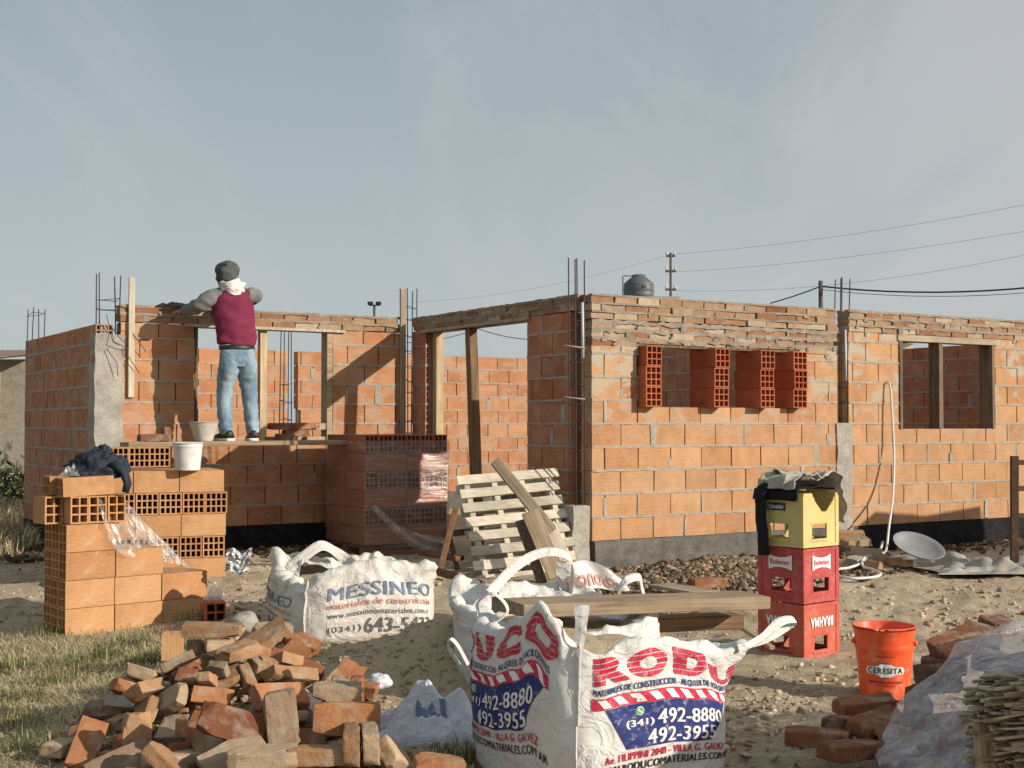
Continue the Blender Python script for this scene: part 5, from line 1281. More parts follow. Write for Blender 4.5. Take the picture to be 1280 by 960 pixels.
# dark rag lying on the wall top beside the person
b = MB(); cx = s_at(224, T3 + .04)
def rag(u, v):
    x = (u - .5) * .46; y = (v - .5) * .20; e = min(1, min(u, 1 - u) * 5, min(v, 1 - v) * 5); p = hw(cx + x, T3 + .06 + y, ZT + .004)
    p.z += e * (.030 + .05 * n3((u * 2, v, 0), 2.6, 7) + .012 * n3((u, v, 3), 12)); p.z = max(p.z, ZT + .004); return p
b.grid(rag, 40, 20); tag(b.obj('dark_rag', M['hood_grey'], None, False), 'dark rag lying on top of the wall left of the person', 'rag')

# ================================================================== buckets
def bucket(name, label, loc, r0, r1, h, m, lip=.006, ears=False, rings=(), fill=None, fm=None, handle=True):
    t = thing(name, label, 'bucket', loc); b = MB()
    prof = [(0.001, .004), (r0 * .96, .004), (r0, 0), (r0, .004)]
    n = 24; zs = [h * k / n for k in range(1, n + 1)]
    for z in zs:
        r = r0 + (r1 - r0) * z / h
        for (za, zb, d) in rings:
            if za <= z / h <= zb: r += d
        prof.append((r, z))
    prof += [(r1 + lip, h - .004), (r1 + lip, h + .004), (r1 - .001, h + .005), (r1 - .004, h - .002), (r0 + (r1 - r0) * .5 - .004, h * .5), (r0 - .005, .012), (.001, .012)]
    b.lathe(prof, 48); b.obj('bucket_body', m, t)
    return t
M['orange'] = m_simple('orange_plastic', (.80, .095, .025), .38, .45, 0, .08, 5, .12, 12, ((.62, .52, .42), 9, .35))
M['white_pl'] = m_simple('white_plastic_splashed', (.66, .65, .62), .55, .35, 0, .08, 8, .1, 40, ((.42, .38, .33), 14, .75))
M['rubber'] = m_simple('mortar_crusted_rubber', (.50, .47, .42), .85, .2, 0, .2, 12, .4, 40, ((.30, .27, .23), 9, .6))
pb = at(1106, 871, 6.55); pb.z = gzs(pb.x, pb.y) - .004
bk = bucket('bucket', 'orange plastic bucket with a dark printed name standing on the sand', pb, .118, .147, .345, M['orange'], .006, rings=((.70, .74, .007), (.80, .83, .005), (.92, 1.0, .006)))
fd = math.atan2(-pb.y, -pb.x)
def bsurf(o):
    def f(u, v):
        a = fd + .03 + (u - .5) * 3.9; z = v * .345; r = .118 + .029 * v + o; return Vector((r * math.cos(a), r * math.sin(a), z))
    return f
b = MB(); put(b, poly_geo([[(.44, .345), (.475, .318), (.525, .318), (.56, .345), (.56, .505), (.525, .530), (.475, .530), (.44, .505)]]), bsurf(.0018), None, (.03, .2)); b.obj('badge', M['ink_navy'], bk, False)
b = MB(); put(b, poly_geo([[(.33, .37), (.40, .37), (.46, .33), (.54, .33), (.60, .37), (.67, .37), (.69, .42), (.67, .475), (.60, .475), (.54, .515), (.46, .515), (.40, .475), (.33, .475), (.31, .42)]]), bsurf(.0025), None, (.03, .2)); b.obj('label', M['ink_white'], bk, False)
b = MB(); put(b, text_geo('CERESITA', .02), bsurf(.0042), (.335, .665, .383, .464), (.02, .2)); b.obj('lettering', M['ink_black'], bk, False)
bpy.data.objects.remove(bk.children[2]) if 0 else None
b = MB()
for v0, s_ in ((.615, .18), (.245, .34), (.205, .20), (.10, .16)): put(b, poly_geo([[(.5 - s_ / 2, v0), (.5 + s_ / 2, v0), (.5 + s_ / 2, v0 + (.012 if v0 != .245 else .03)), (.5 - s_ / 2, v0 + (.012 if v0 != .245 else .03))]]), bsurf(.0025), None, (.03, .2))
b.obj('small_print', m_ink('brown_print', (.36, .04, .02), .2), bk, False)
for sgn in (-1, 1):
    b = MB(); a = fd + sgn * 1.45; c = Vector((math.cos(a), math.sin(a), 0)); b.tube([c * .138 + Vector((0, 0, .268)), c * .157 + Vector((0, 0, .268))], .013, 10); b.obj('handle_boss', M['orange'], bk)
b = MB(); a0 = fd - 1.45; pts = []
for k in range(21):
    a = a0 + math.pi * 1.0 * k / 20 * -1 * -1; q = k / 20; ang = fd + math.pi - 1.69 * (1 - 2 * q) ; rr = .158
    pts.append((rr * math.cos(ang), rr * math.sin(ang), .268 - .055 * math.sin(q * math.pi)))
b.tube(pts, .0022, 6); b.obj('wire_handle', M['wire'], bk)
zr5 = .165 + 5 * .1665 + .002
p = at(234.5, 588, 10.02); p.z = zr5
bucket('bucket', 'white paint bucket splashed with mortar standing on the rear brick stack', p, .092, .110, .205, M['white_pl'], .005, rings=((.86, .92, .005),))
p = hw(s_at(255, 2.46), 2.46, ZPL + .002)
bk2 = bucket('bucket', 'pale mortar crusted rubber bucket on the scaffold left of the person', p, .075, .125, .165, M['rubber'], .004)
b = MB(); b.lathe([(.002, .150), (.06, .158), (.118, .150)], 24); b.obj('mortar_filling', M['mortar'], bk2)

# ================================================================== drinks crates
def m_plast(name, c, fade): return m_simple(name, c, .5, .35, 0, .16, 6, .12, 20, (fade, 9, .75))
M['crate_red'] = m_plast('faded_red_plastic', (.42, .058, .056), (.46, .21, .17))
M['crate_orange'] = m_plast('faded_orange_red_plastic', (.49, .095, .060), (.50, .24, .17))
M['crate_yellow'] = m_plast('faded_yellow_plastic', (.55, .465, .17), (.50, .45, .30))
def plate(mb, keep, w, h, th, M_, nu=40, nv=40, mat=0):
    """thin upright panel with real openings: x = width, z = height, thickness to +y"""
    K = [[keep((i + .5) / nu, (j + .5) / nv) for i in range(nu)] for j in range(nv)]
    vs = []; idx = {}; fs = []
    def V(i, j, b):
        k = (i, j, b)
        if k not in idx: idx[k] = len(vs); vs.append(M_ @ Vector((w * i / nu, th * b, h * j / nv)))
        return idx[k]
    g = lambda i, j: 0 <= i < nu and 0 <= j < nv and K[j][i]
    for j in range(nv):
        for i in range(nu):
            if not K[j][i]: continue
            fs.append([V(i, j, 0), V(i + 1, j, 0), V(i + 1, j + 1, 0), V(i, j + 1, 0)]); fs.append([V(i, j, 1), V(i, j + 1, 1), V(i + 1, j + 1, 1), V(i + 1, j, 1)])
            if not g(i - 1, j): fs.append([V(i, j, 0), V(i, j + 1, 0), V(i, j + 1, 1), V(i, j, 1)])
            if not g(i + 1, j): fs.append([V(i + 1, j, 0), V(i + 1, j, 1), V(i + 1, j + 1, 1), V(i + 1, j + 1, 0)])
            if not g(i, j - 1): fs.append([V(i, j, 0), V(i, j, 1), V(i + 1, j, 1), V(i + 1, j, 0)])
            if not g(i, j + 1): fs.append([V(i, j + 1, 0), V(i + 1, j + 1, 0), V(i + 1, j + 1, 1), V(i, j + 1, 1)])
    mb.add(vs, fs, mat)
AC = R(40); CW_, CH = .325, .318
PC0 = at(1005, 820, 7.55); PC0.z = gzs(PC0.x, PC0.y) - .005
def crate(z, label, material, hole, notch=False, flip=False):
    t = thing('drinks_crate', label, 'crate', PC0 + Vector((0, 0, z)), AC)
    b = MB(); w = CW_; th = .011
    def keep(side):
        def k(u, v):
            if hole[0] < u < hole[1] and hole[2] < v < hole[3]: return False
            if notch and side in (0, 2) and v > .62:
                x = (u - .60) / .36
                if abs(x) < 1 and v > .64 + .36 * abs(x) ** 1.6: return False
            return True
        return k
    mats_ = [Matrix.Identity(4), Matrix.Translation((w, 0, 0)) @ Matrix.Rotation(R(90), 4, 'Z'), Matrix.Translation((w, w, 0)) @ Matrix.Rotation(R(180), 4, 'Z'), Matrix.Translation((0, w, 0)) @ Matrix.Rotation(R(270), 4, 'Z')]
    for i, T in enumerate(mats_): plate(b, keep(i), w, CH - .006, th, T)
    for i, T in enumerate(mats_):      # raised rims, corner posts and ribs
        Ti = T
        b.box((-.003, -.004, .002), (w + .003, -.0005, .020), 0, Ti); 
        if not notch: b.box((-.003, -.004, CH - .022), (w + .003, -.0005, CH - .008), 0, Ti)
        b.box((-.004, -.004, .0205), (.026, -.0006, CH - .0225), 0, Ti); b.box((w - .026, -.004, .0205), (w + .001, -.0006, CH - .0225), 0, Ti)
        for q in range(6): b.box((w * .30 + q * w * .07, -.0028, CH * (.09 if not flip else .06)), (w * .30 + q * w * .07 + .008, -.0007, CH * (.135 if not flip else .115)), 0, Ti)
        if hole: b.box((w * hole[0] - .014, -.003, CH * hole[2] - .012), (w * hole[1] + .014, -.0007, CH * hole[2] - .002), 0, Ti); b.box((w * hole[0] - .014, -.003, CH * hole[3] + .002), (w * hole[1] + .014, -.0007, CH * hole[3] + .010), 0, Ti)
    zf = .02 if not flip else CH - .03
    for k in range(5):
        x = .012 + k * (w - .036) / 4
        b.box((x, .012, zf), (x + .012, w - .012, zf + .012)); b.box((.012, x, zf + .0125), (w - .012, x + .012, zf + .022))
    b.obj('crate_shell', material, t); return t, mats_
c0, mt = crate(0, 'orange red drinks crate with upside-down white lettering at the bottom of the stack', M['crate_orange'], (.30, .68, .14, .40), False, True)
def on(T, o=-.0055): return lambda u, v: T @ Vector((u * CW_, o, v * CH))
for T in (mt[0], mt[3]):
    b = MB(); put(b, text_geo('BRAHMA', .05), on(T), (.18, .82, .56, .74), None, 0, 0, True); b.obj('lettering', M['ink_white'], c0, False)
c1, mt = crate(CH, 'red drinks crate with white bow-tie emblems in the middle of the stack', M['crate_red'], (.28, .72, .20, .46))
for T in (mt[0], mt[3]):
    b = MB(); put(b, poly_geo([[(.24, .58), (.36, .62), (.50, .635), (.64, .62), (.76, .58), (.76, .86), (.64, .82), (.50, .805), (.36, .82), (.24, .86)]]), on(T, -.005), None, None); b.obj('emblem', M['ink_white'], c1, False)
    b = MB(); put(b, text_geo('Budweiser', .02), on(T, -.0065), (.28, .72, .675, .775), None); b.obj('lettering', M['ink_red'], c1, False)
c2, mt = crate(2 * CH, 'yellow drinks crate with a scooped side on top of the stack', M['crate_yellow'], (.26, .68, .16, .42), True)
b = MB(); put(b, poly_geo([[(.22, .66), (.62, .66), (.62, .80), (.22, .80)]]), on(mt[3], -.005), None, None); b.obj('label', M['ink_black'], c2, False); b = MB(); put(b, poly_geo([[(.04, .70), (.74, .70), (.74, .93), (.04, .93)]]), lambda u, v: Vector((CW_ * (.22 + u * .9), CW_ - .0135, CH * v)), None, None); b.obj('label', M['ink_black'], c2, False)
b = MB(); put(b, text_geo('Schneider', .02), on(mt[3], -.0065), (.25, .59, .69, .77), None); put(b, text_geo('Schneider', .02), lambda u, v: Vector((CW_ * (.22 + u * .9), CW_ - .015, CH * v)), (.08, .70, .76, .88), None); b.obj('lettering', M['ink_white'], c2, False)
# rag and black garment thrown over the crates
M['rag_grey'] = m_cloth('sun_bleached_grey_rag', (.38, .355, .30), .25); M['black_cloth'] = m_cloth('black_cloth', (.016, .016, .019), .3); M['navy_cloth'] = m_cloth('dark_navy_nylon', (.022, .028, .042), .3, rough=.6)
TC = Matrix.Translation(PC0 + Vector((0, 0, 3 * CH))) @ Matrix.Rotation(AC, 4, 'Z')
def drape(x0, x1, y0, y1, hx, hy, lift, seed, amp, fold=1.0):
    def f(u, v):
        x = x0 + (x1 - x0) * u; y = y0 + (y1 - y0) * v; z = lift; px, py = x, y
        for_x = max(0, x - hx[1]) if x > 0 else min(0, x - hx[0]); for_y = max(0, y - hy[1]) if y > 0 else min(0, y - hy[0])
        px = x - for_x; py = y - for_y; drop = math.hypot(for_x, for_y)
        if drop > 0:
            z = lift - drop; o = .014 + .03 * min(1, drop * 6) + (.06 * min(1, drop * 5) if for_x > 0 and amp > .02 else 0)
            if abs(for_x) > 1e-6: px += math.copysign(o, for_x)
            if abs(for_y) > 1e-6: py += math.copysign(o, for_y)
        w = amp * (1.2 * n3((x * fold, y * fold, 0), 8, seed) + .55 * (1 - abs(n3((x * fold + y * .5, y * fold, 1), 11, seed + 3)) * 3) * (1 if amp > .02 else .4) + .2 * n3((x, y, 2), 26, seed))
        if drop > 0:
            px += w * .8 * (1 if for_x >= 0 else -1); py += w * .8 * (-1 if for_y <= 0 else 1)
            z += w * .2
        else: z += max(w, -lift * .2) + .02 * max(0, n3((x, y, 5), 6, seed))
        return TC @ Vector((px, py, max(z, -.9)))
    return f
b = MB(); b.grid(drape(-.06, .40, .05, .31, (0, CW_), (-.2, CW_), .075, 5, .036), 60, 44); o = modded('grey_rag', b.mesh('grey_rag', False), [('SOLIDIFY', dict(thickness=.006))], M['rag_grey']); 
tag(o, 'crumpled grey rag thrown over the top of the yellow crate', 'rag')
b = MB(); b.grid(drape(.06, .60, .02, .27, (.0, CW_), (-.2, CW_), .085, 15, .034), 50, 30); o = modded('grey_rag', b.mesh('grey_rag', False), [('SOLIDIFY', dict(thickness=.006))], M['rag_grey']); 
tag(o, 'bleached grey rag hanging over the right side of the yellow crate', 'rag')
b = MB(); b.grid(drape(-.07, .34, .03, .33, (0, CW_), (-.2, CW_), .022, 9, .012), 40, 40); jk = thing('black_garment', 'black garment on the yellow crate with one sleeve hanging down the left side', 'garment', (0, 0, 0))
modded('cloth', b.mesh('cloth', False), [('SOLIDIFY', dict(thickness=.006))], M['black_cloth'], jk)
pts = [TC @ Vector(q) for q in ((.02, .26, .03), (-.03, .27, .015), (-.05, .27, -.05), (-.052, .262, -.16), (-.050, .25, -.28), (-.048, .245, -.37))]
b = MB(); P2 = []
for i in range(len(pts) - 1):
    for k in range(6): P2.append(pts[i].lerp(pts[i + 1], k / 6) + Vector((.006 * n3((i + k / 6, 0, 0), 1.5), 0, 0)))
P2.append(pts[-1]); b.tube(P2, [(.04 + .008 * n3((i * .3, 1, 0), 2), .026 + .006 * n3((i * .3, 4, 0), 2)) for i in range(len(P2))], 14); b.obj('sleeve', M['black_cloth'], jk)

# ================================================================== coat and film on the front stack
b = MB(); cc = at(121, 592, 8.86); 
def coat(u, v):
    a = u * 2 * math.pi; t = v * math.pi * .5; d = Vector((math.cos(a) * math.cos(t), math.sin(a) * math.cos(t), math.sin(t)))
    k = 1 + .20 * n3(d, 2.2, 3) + .12 * (abs(n3(d, 4.5, 8)) * 2 - .5) + .05 * (abs(n3(d, 9, 1)) * 2 - .5)
    p = Vector((d.x * .205 * k, d.y * .15 * k, d.z * .175 * k)); p.z += .04 * math.sin(a * 1 + .6) * math.cos(t); return p
b.grid(coat, 90, 40); o = thing('dark_coat', 'bundled dark navy coat lying on top of the front left brick stack', 'coat', Vector((cc.x, cc.y, P_ST.z + zt5 + .18 + .126)), R(20))
b.obj('coat_body', M['navy_cloth'], o, False)
b = MB(); b.tube([Vector((.10, -.10, .08)), Vector((.165, -.13, .03)), Vector((.19, -.145, -.05)), Vector((.175, -.15, -.11))], [(.05, .03), (.045, .03), (.04, .025), (.035, .02)], 14); b.obj('sleeve', M['navy_cloth'], o)
b = MB()
fa, fb_, fc_, fd_ = stp(.36, -.01, zt5 + .17), stp(.50, .32, zt5 + .13), stp(1.03, .02, .372), stp(.70, -.006, .50)
FQ = [at(122, 624, 8.70), at(152, 617, 9.08), at(147, 690, 8.74), at(240, 708, 9.36)]
def filmsheet(u, v):
    p = FQ[0].lerp(FQ[1], u).lerp(FQ[2].lerp(FQ[3], u), v); e = math.sin(v * math.pi); p.z += -.03 * e + .02 * math.sin(u * math.pi) * e
    return p + Vector((.015 * n3((u * 4, v * 2, 0), 1.6, 2), -.03 * abs(n3((u * 8 + v * 2, v * 2, 1), 1.4, 5)) - .01, .03 * n3((u * 12 - v * 3, v * 3, 2), 1.3, 1)))
b.grid(filmsheet, 60, 60); tag(b.obj('plastic_film', M['film_loose'], None, False), 'clear plastic film slanting down across the front left brick stack', 'plastic film')
b = MB(); c = at(88, 601, 8.72); c.z = P_ST.z + zt5 + .31
b.grid(lambda u, v: Vector((c.x + (u - .5) * .14, c.y + (v - .5) * .10, c.z + .055 * max(0, math.sin(u * 3.1) * math.sin(v * 3.1)) * (1 + n3((u * 5, v * 5, 0), 1.5, 3)))), 20, 14, 0, False); tag(b.obj('plastic_scrap', M['film_loose'], None, False), 'small scrap of clear plastic beside the dark coat', 'plastic scrap')

# ================================================================== leaning white pallet and the beams on it
pl = thing('wooden_pallet', 'pale wooden pallet leaning against the shaded side wall', 'pallet', (0, 0, 0))
BL, TL = at(597, 733, 10.10), at(569, 596, 10.56); BR = at(724, 718, 10.34); TR = at(697, 586, 10.78)
ex = (BR - BL + TR - TL).normalized(); ey = ((TL - BL) + (TR - BR)); ey = (ey - ex * ey.dot(ex)).normalized(); ez = ex.cross(ey)
pw = ((BR - BL).length + (TR - TL).length) / 2; ph = ((TL - BL).length + (TR - BR).length) / 2
Mp = Matrix((ex, ey, ez)).transposed().to_4x4(); Mp.translation = BL
if ez.y > 0: ez = -ez
def pslat(name, x0, x1, y0, y1, z0, z1, skew=0.0):
    bb = MB(); n = 8; rings = []
    lx = (x1 - x0); long_x = lx > (y1 - y0)
    for i in range(n + 1):
        t = i / n
        if long_x: q = [(x0 + lx * t, y0 + skew * t, z0), (x0 + lx * t, y1 + skew * t, z0), (x0 + lx * t, y1 + skew * t, z1), (x0 + lx * t, y0 + skew * t, z1)]
        else: y = y0 + (y1 - y0) * t; q = [(x0, y, z0), (x1, y, z0), (x1, y, z1), (x0, y, z1)]
        rings.append([Mp @ (Vector(c) + Vector((n3(c, 6, 1), n3(c, 6, 2), n3(c, 6, 3))) * .0035) for c in q])
    bb.loft(rings, 0, False); return bb.obj(name, M['wood_pale'], pl)
random.seed(6)
ns = 8; fs_ = Mp.to_3x3() @ Vector((0, 0, 1)); sgn = -1 if fs_.y > 0 else 1
for k in range(ns):
    y = .0 + k * (ph - .075) / (ns - 1); x0 = random.uniform(-.01, .012); x1 = pw + random.uniform(-.02, .015)
    if k == 0: x1 = pw * .62
    pslat('slat', x0, x1, y, y + .078, sgn * .0, sgn * .018, random.uniform(-.008, .008))
for k in range(4):
    x = .06 + k * (pw - .16) / 3; pslat('stringer', x, x + .042, .005, ph - .01, sgn * -.085, sgn * -.002)
for k in range(5):
    y = .05 + k * (ph - .15) / 4; pslat('slat', .01, pw - .01, y, y + .07, sgn * -.104, sgn * -.088)
fv = (Mp.to_3x3() @ Vector((0, 0, sgn)))
b1a, b1b = at(619, 576, 10.20), at(690, 664, 10.02)
board_obj('timber_beam', b1a, b1b, .085, .055, M['wood_grey'], 'weathered beam slanting down across the leaning pallet from upper left', 'beam', up=(0, -1, .3))
board_obj('timber_beam', at(662, 640, 10.06), at(697, 722, 9.72), .13, .04, M['wood_tan'], 'tan board leaning lower on the pallet below the slanting beam', 'board', up=(0, -1, .3))
board_obj('timber_beam', at(650, 652, 10.12), at(678, 730, 9.80), .075, .05, M['wood_dark'], 'dark board beside the tan board at the pallet foot', 'board', up=(0, -1, .3))
board_obj('pale_board', at(684, 655, 10.10), at(703, 700, 9.95), .12, .03, M['wood_pale'], 'short pale board leaning at the lower right of the pallet', 'board', up=(0, -1, .3))
# trestle left of the pallet
te = thing('trestle', 'old brown wooden trestle lying open between the wrapped bricks and the pallet', 'trestle', (0, 0, 0))
def tb(nm, p0, p1, w, h):
    bb = MB(); bb.beam(p0, p1, w, h, 0, (0, -1, .2)); me = bb.mesh(nm); bevel_mesh(me, .004); mobj(nm, me, te, M['rust_wood'])
M['rust_wood'] = m_wood('reddish_brown_wood', (.17, .085, .045), (.26, .14, .08), .5)
tb('leg', at(570, 634, 10.3), at(549, 716, 10.05), .045, .035); tb('leg', at(561, 668, 10.45), at(572, 712, 10.5), .04, .03)
tb('foot_rail', at(543, 713, 10.0), at(604, 731, 9.75), .06, .045); tb('cross_rail', at(552, 668, 10.42), at(592, 664, 10.5), .05, .03)
board_obj('wood_scrap', at(528, 690, 10.7), at(575, 698, 10.5), .12, .04, M['rust_wood'], 'reddish brown board lying behind the trestle by the wrapped bricks', 'board')
board_obj('wood_scrap', at(480, 735, 9.35) + Vector((0, 0, .0)), at(520, 745, 9.1), .03, .015, M['wood_pale'], 'thin pale stick on the ground before the wrapped bricks', 'stick')

# ================================================================== old brick heap in the foreground
random.seed(21)
pile_objs = []
tone_names = ['cream', 'tan', 'orange', 'red', 'dark', 'pale grey', 'brown']; tw = [.14, .27, .27, .14, .06, .02, .10]
pz0 = 0.0
sizen = {0: 'whole', 1: 'whole', 2: 'whole', 3: 'whole', 4: 'three-quarter', 5: 'half', 6: 'half', 7: 'broken', 8: 'split', 9: 'small broken'}
for i, r in enumerate(PILE):
    x, y = PILE_C[0] + r[1] * .94, PILE_C[1] + r[2]
    q = Quaternion(r[4:8]); tn = random.choices(tone_names, tw)[0]
    px_, py_ = pix((x, y, r[3]))
    if px_ > 462 and py_ < 905: continue
    o = old((x, y, r[3] + gzs(x, y) * .5 - .02), q, r[0], tn, None, None, random.randrange(3)); o.scale = (1.0, .92, .84); pile_objs.append((o, tn, sizen[r[0]]))
def brick_px(px, py, Y, rot, dim, tn, dz=0.0):
    p = at(px, py, Y); p.z += dz; o = old(p, rot, dim, tn, None, None, random.randrange(3)); pile_objs.append((o, tn, sizen[dim])); return o
brick_px(105, 936, 5.42, (R(4), 0, R(20)), 3, 'cream'); brick_px(128, 912, 5.72, (0, R(6), R(38)), 0, 'tan'); brick_px(168, 903, 5.70, (R(10), R(-14), R(50)), 0, 'red')
brick_px(150, 898, 5.85, (R(-8), R(-20), R(42)), 0, 'red'); brick_px(222, 950, 5.02, (0, R(3), R(30)), 0, 'cream'); brick_px(328, 947, 4.82, (R(5), 0, R(8)), 3, 'cream'); brick_px(405, 944, 4.85, (R(-4), 0, R(2)), 0, 'tan')
brick_px(492, 945, 4.92, (R(40), R(30), R(60)), 5, 'cream'); brick_px(548, 957, 4.72, (0, R(8), R(10)), 4, 'orange'); brick_px(433, 898, 5.02, (R(88), R(3), R(8)), 3, 'orange', .0)
brick_px(421, 868, 5.10, (R(2), R(4), R(5)), 4, 'cream', .01); brick_px(352, 905, 5.0, (R(80), R(84), R(10)), 0, 'brown'); brick_px(290, 905, 4.98, (R(75), R(18), R(12)), 3, 'red')
brick_px(440, 930, 4.90, (R(90), R(0), R(96)), 0, 'tan'); brick_px(463, 928, 4.92, (R(88), R(0), R(98)), 0, 'cream')
brick_px(296, 800, 6.30, (R(84), R(8), R(80)), 6, 'cream'); brick_px(330, 800, 6.2, (R(20), R(-28), R(30)), 0, 'tan'); brick_px(340, 788, 6.45, (R(5), 0, R(25)), 4, 'cream'); brick_px(378, 806, 6.2, (R(10), R(20), R(-40)), 5, 'orange')
brick_px(248, 835, 5.95, (R(20), R(-32), R(40)), 3, 'brown'); brick_px(216, 850, 5.9, (R(10), R(-22), R(36)), 0, 'red'); brick_px(265, 852, 5.75, (R(35), R(25), R(-20)), 0, 'tan')
bpy.context.view_layer.update()
def zone(px, py):
    h = 'left foot' if px < 190 else 'left flank' if px < 262 else 'centre left' if px < 330 else 'centre right' if px < 400 else 'right flank' if px < 470 else 'right foot'
    v = 'top' if py < 835 else 'upper middle' if py < 875 else 'lower middle' if py < 915 else 'bottom'
    return v, h
from collections import defaultdict
bins = defaultdict(list)
for o, tn, sz in pile_objs:
    px, py = pix(o.matrix_world.translation); v, h = zone(px, py); bins[(tn, sz, v, h)].append((px, py, o))
for (tn, sz, v, h), l in bins.items():
    l.sort(key=lambda q: q[0])
    for k, (px, py, o) in enumerate(l):
        ex_ = '' if len(l) == 1 else ', ' + ('leftmost', 'rightmost')[k] if len(l) == 2 else f', {ORD[min(k, 6)]} from left'
        tag(o, f'{tn} {sz} brick in the front heap, {v}, {h}{ex_}', 'brick', 'old bricks in the front heap')
# fragments of hollow brick and stray lumps behind the heap
def frag(px, py, Y, rz, s, label, tilt=0.0):
    b = MB(); p = at(px, py, Y); T = Matrix.Identity(4); hollow(b, .16 * s, .16 * s, .13 * s, 3, 2, T, (True, True))
    o = b.obj('hollow_brick_piece', M['clay_loose']); o.location = p; o.rotation_euler = (R(tilt), R(90), rz); tag(o, label, 'brick piece')
frag(216, 807, 7.15, R(12), .85, 'ribbed orange piece of hollow brick left of the pale brick, behind the front heap')
frag(268, 796, 7.25, R(-10), .62, 'small ribbed orange hollow brick piece beside the grey stone')
b = MB(); hollow(b, .30, .13, .13, 2, 2, Matrix.Identity(4)); o = b.obj('hollow_brick', [M['clay_red']]); o.location = at(266, 762, 8.9); o.rotation_euler = (0, 0, R(110)); tag(o, 'dark holed brick lying at the right foot of the front stack', 'brick')
def rock(name, px, py, Y, sz, material, label, cat, seed, flat=.7):
    b = MB(); c = at(px, py, Y)
    b.grid(lambda u, v: (lambda d: Vector((d.x * sz, d.y * sz, d.z * sz * flat)) * (1 + .28 * n3(d, 1.6, seed) + .08 * n3(d, 5, seed)))(Vector((math.cos(u * 6.2832) * math.sin(v * 3.1416), math.sin(u * 6.2832) * math.sin(v * 3.1416), math.cos(v * 3.1416)))), 24, 14)
    o = b.obj(name, material, None, False); o.location = c; return tag(o, label, cat)
rock('stone', 306, 778, 7.7, .085, M['concrete'], 'rounded grey stone between the brick stack and the weathered sack', 'stone', 3)
rock('mortar_chunk', 474, 852, 6.15, .055, M['bag_blue'], 'pale lump of mortar on the shaded sand left of the empty sack', 'lump', 8)
b = MB(); c = at(296, 702, 9.1)
b.grid(lambda u, v: Vector((c.x + (u - .5) * .17 + .02 * v, c.y + .03 * n3((u * 4, v * 4, 0), 1.4), c.z + (v - .5) * .15 + .02 * math.sin(u * 8))), 16, 14, 0, False); o = b.obj('foil_bag', m_simple('crumpled_silver_bag', (.55, .56, .56), .35, .5, .4, .35, 22, .6, 30), None, False); tag(o, 'crumpled silvery bag on the ground right of the rear stack', 'bag')
b = MB(); c = at(268, 742, 8.95)
b.grid(lambda u, v: Vector((c.x + (u - .5) * .16, c.y + (v - .5) * .16, c.z + .09 * math.sin(u * 3.14) * math.sin(v * 3.14) * (1 + .8 * n3((u * 4, v * 4, 0), 1.6, 3)) - .05)), 20, 20, 0, False); tag(b.obj('plastic_scrap', M['film_loose'], None, False), 'crumpled clear plastic at the right end of the front brick stack', 'plastic scrap')

# ================================================================== plastic covered heap at the right edge
RID = [(1094, 948, 4.92), (1110, 908, 5.02), (1128, 868, 5.10), (1172, 842, 5.18), (1200, 803, 5.28), (1246, 786, 5.34), (1284, 772, 5.40), (1350, 762, 5.45), (1440, 770, 5.45), (1500, 830, 5.40)]
RW = [at(*r) for r in RID]
FR = [at(1092, 952, 4.86), at(1120, 962, 4.78), at(1150, 968, 4.70), at(1180, 975, 4.62), at(1210, 980, 4.56), at(1240, 985, 4.50), at(1270, 990, 4.46), at(1340, 1000, 4.4), at(1420, 1000, 4.4), at(1490, 990, 4.45)]
def pick(L, u):
    x = u * (len(L) - 1); i = min(int(x), len(L) - 2); return L[i].lerp(L[i + 1], x - i)
def heap_sheet(u, v):
    r = pick(RW, u); f = pick(FR, u)
    f = Vector((f.x, f.y, min(f.z, .10) if f.z > .02 else gzs(f.x, f.y) + .01)); k = Vector((r.x + .05, r.y + .62 * min(1, r.z * 2), gzs(r.x, r.y + .5) + .01))
    if v < .62:
        t = v / .62; p = f.lerp(r, t); p.z = f.z + (r.z - f.z) * (t ** .85); p.y += .10 * math.sin(t * math.pi) * (-.6)
    else:
        t = (v - .62) / .38; p = r.lerp(k, t); p.z = r.z + (k.z - r.z) * t ** 1.3
    w = .035 * n3((p.x * 2, p.y * 2, p.z * 2), 2.2, 5) + .026 * (abs(n3((p.x + p.z * .7, p.y, p.z), 6, 9)) * 2 - .4) + .012 * (abs(n3((p.x + p.z, p.y, p.z * .6), 15, 2)) * 2 - .4)
    return p + Vector((-.3, -.8, .5)) * w * min(1, max(.15, min(v * 6, (1 - v) * 6)))
b = MB(); b.grid(heap_sheet, 150, 70); tag(b.obj('plastic_sheet', M['film_heap'], None, False), 'crinkled milky plastic sheet thrown over a heap at the right edge', 'plastic sheet')
random.seed(31)
DK = [(1180, 832, 5.45, (0, R(4), R(-20)), 4, 'dark'), (1172, 848, 5.40, (R(80), 0, R(10)), 4, 'dark'), (1194, 806, 5.52, (R(20), R(-12), R(30)), 3, 'red'), (1226, 797, 5.6, (R(40), R(15), R(-10)), 6, 'dark'), (1247, 782, 5.7, (R(10), 0, R(20)), 5, 'dark'),
      (1082, 882, 5.55, (R(5), R(-3), R(12)), 0, 'red'), (1098, 905, 5.28, (R(14), R(-5), R(35)), 0, 'red'), (1148, 888, 5.32, (R(60), R(-35), R(70)), 4, 'dark'), (1022, 922, 5.20, (0, 0, R(-14)), 0, 'red'), (1065, 938, 5.02, (0, R(3), R(30)), 0, 'red'), (1045, 905, 5.35, (0, 0, R(50)), 7, 'dark'), (1140, 940, 4.95, (R(10), 0, R(20)), 0, 'dark')]
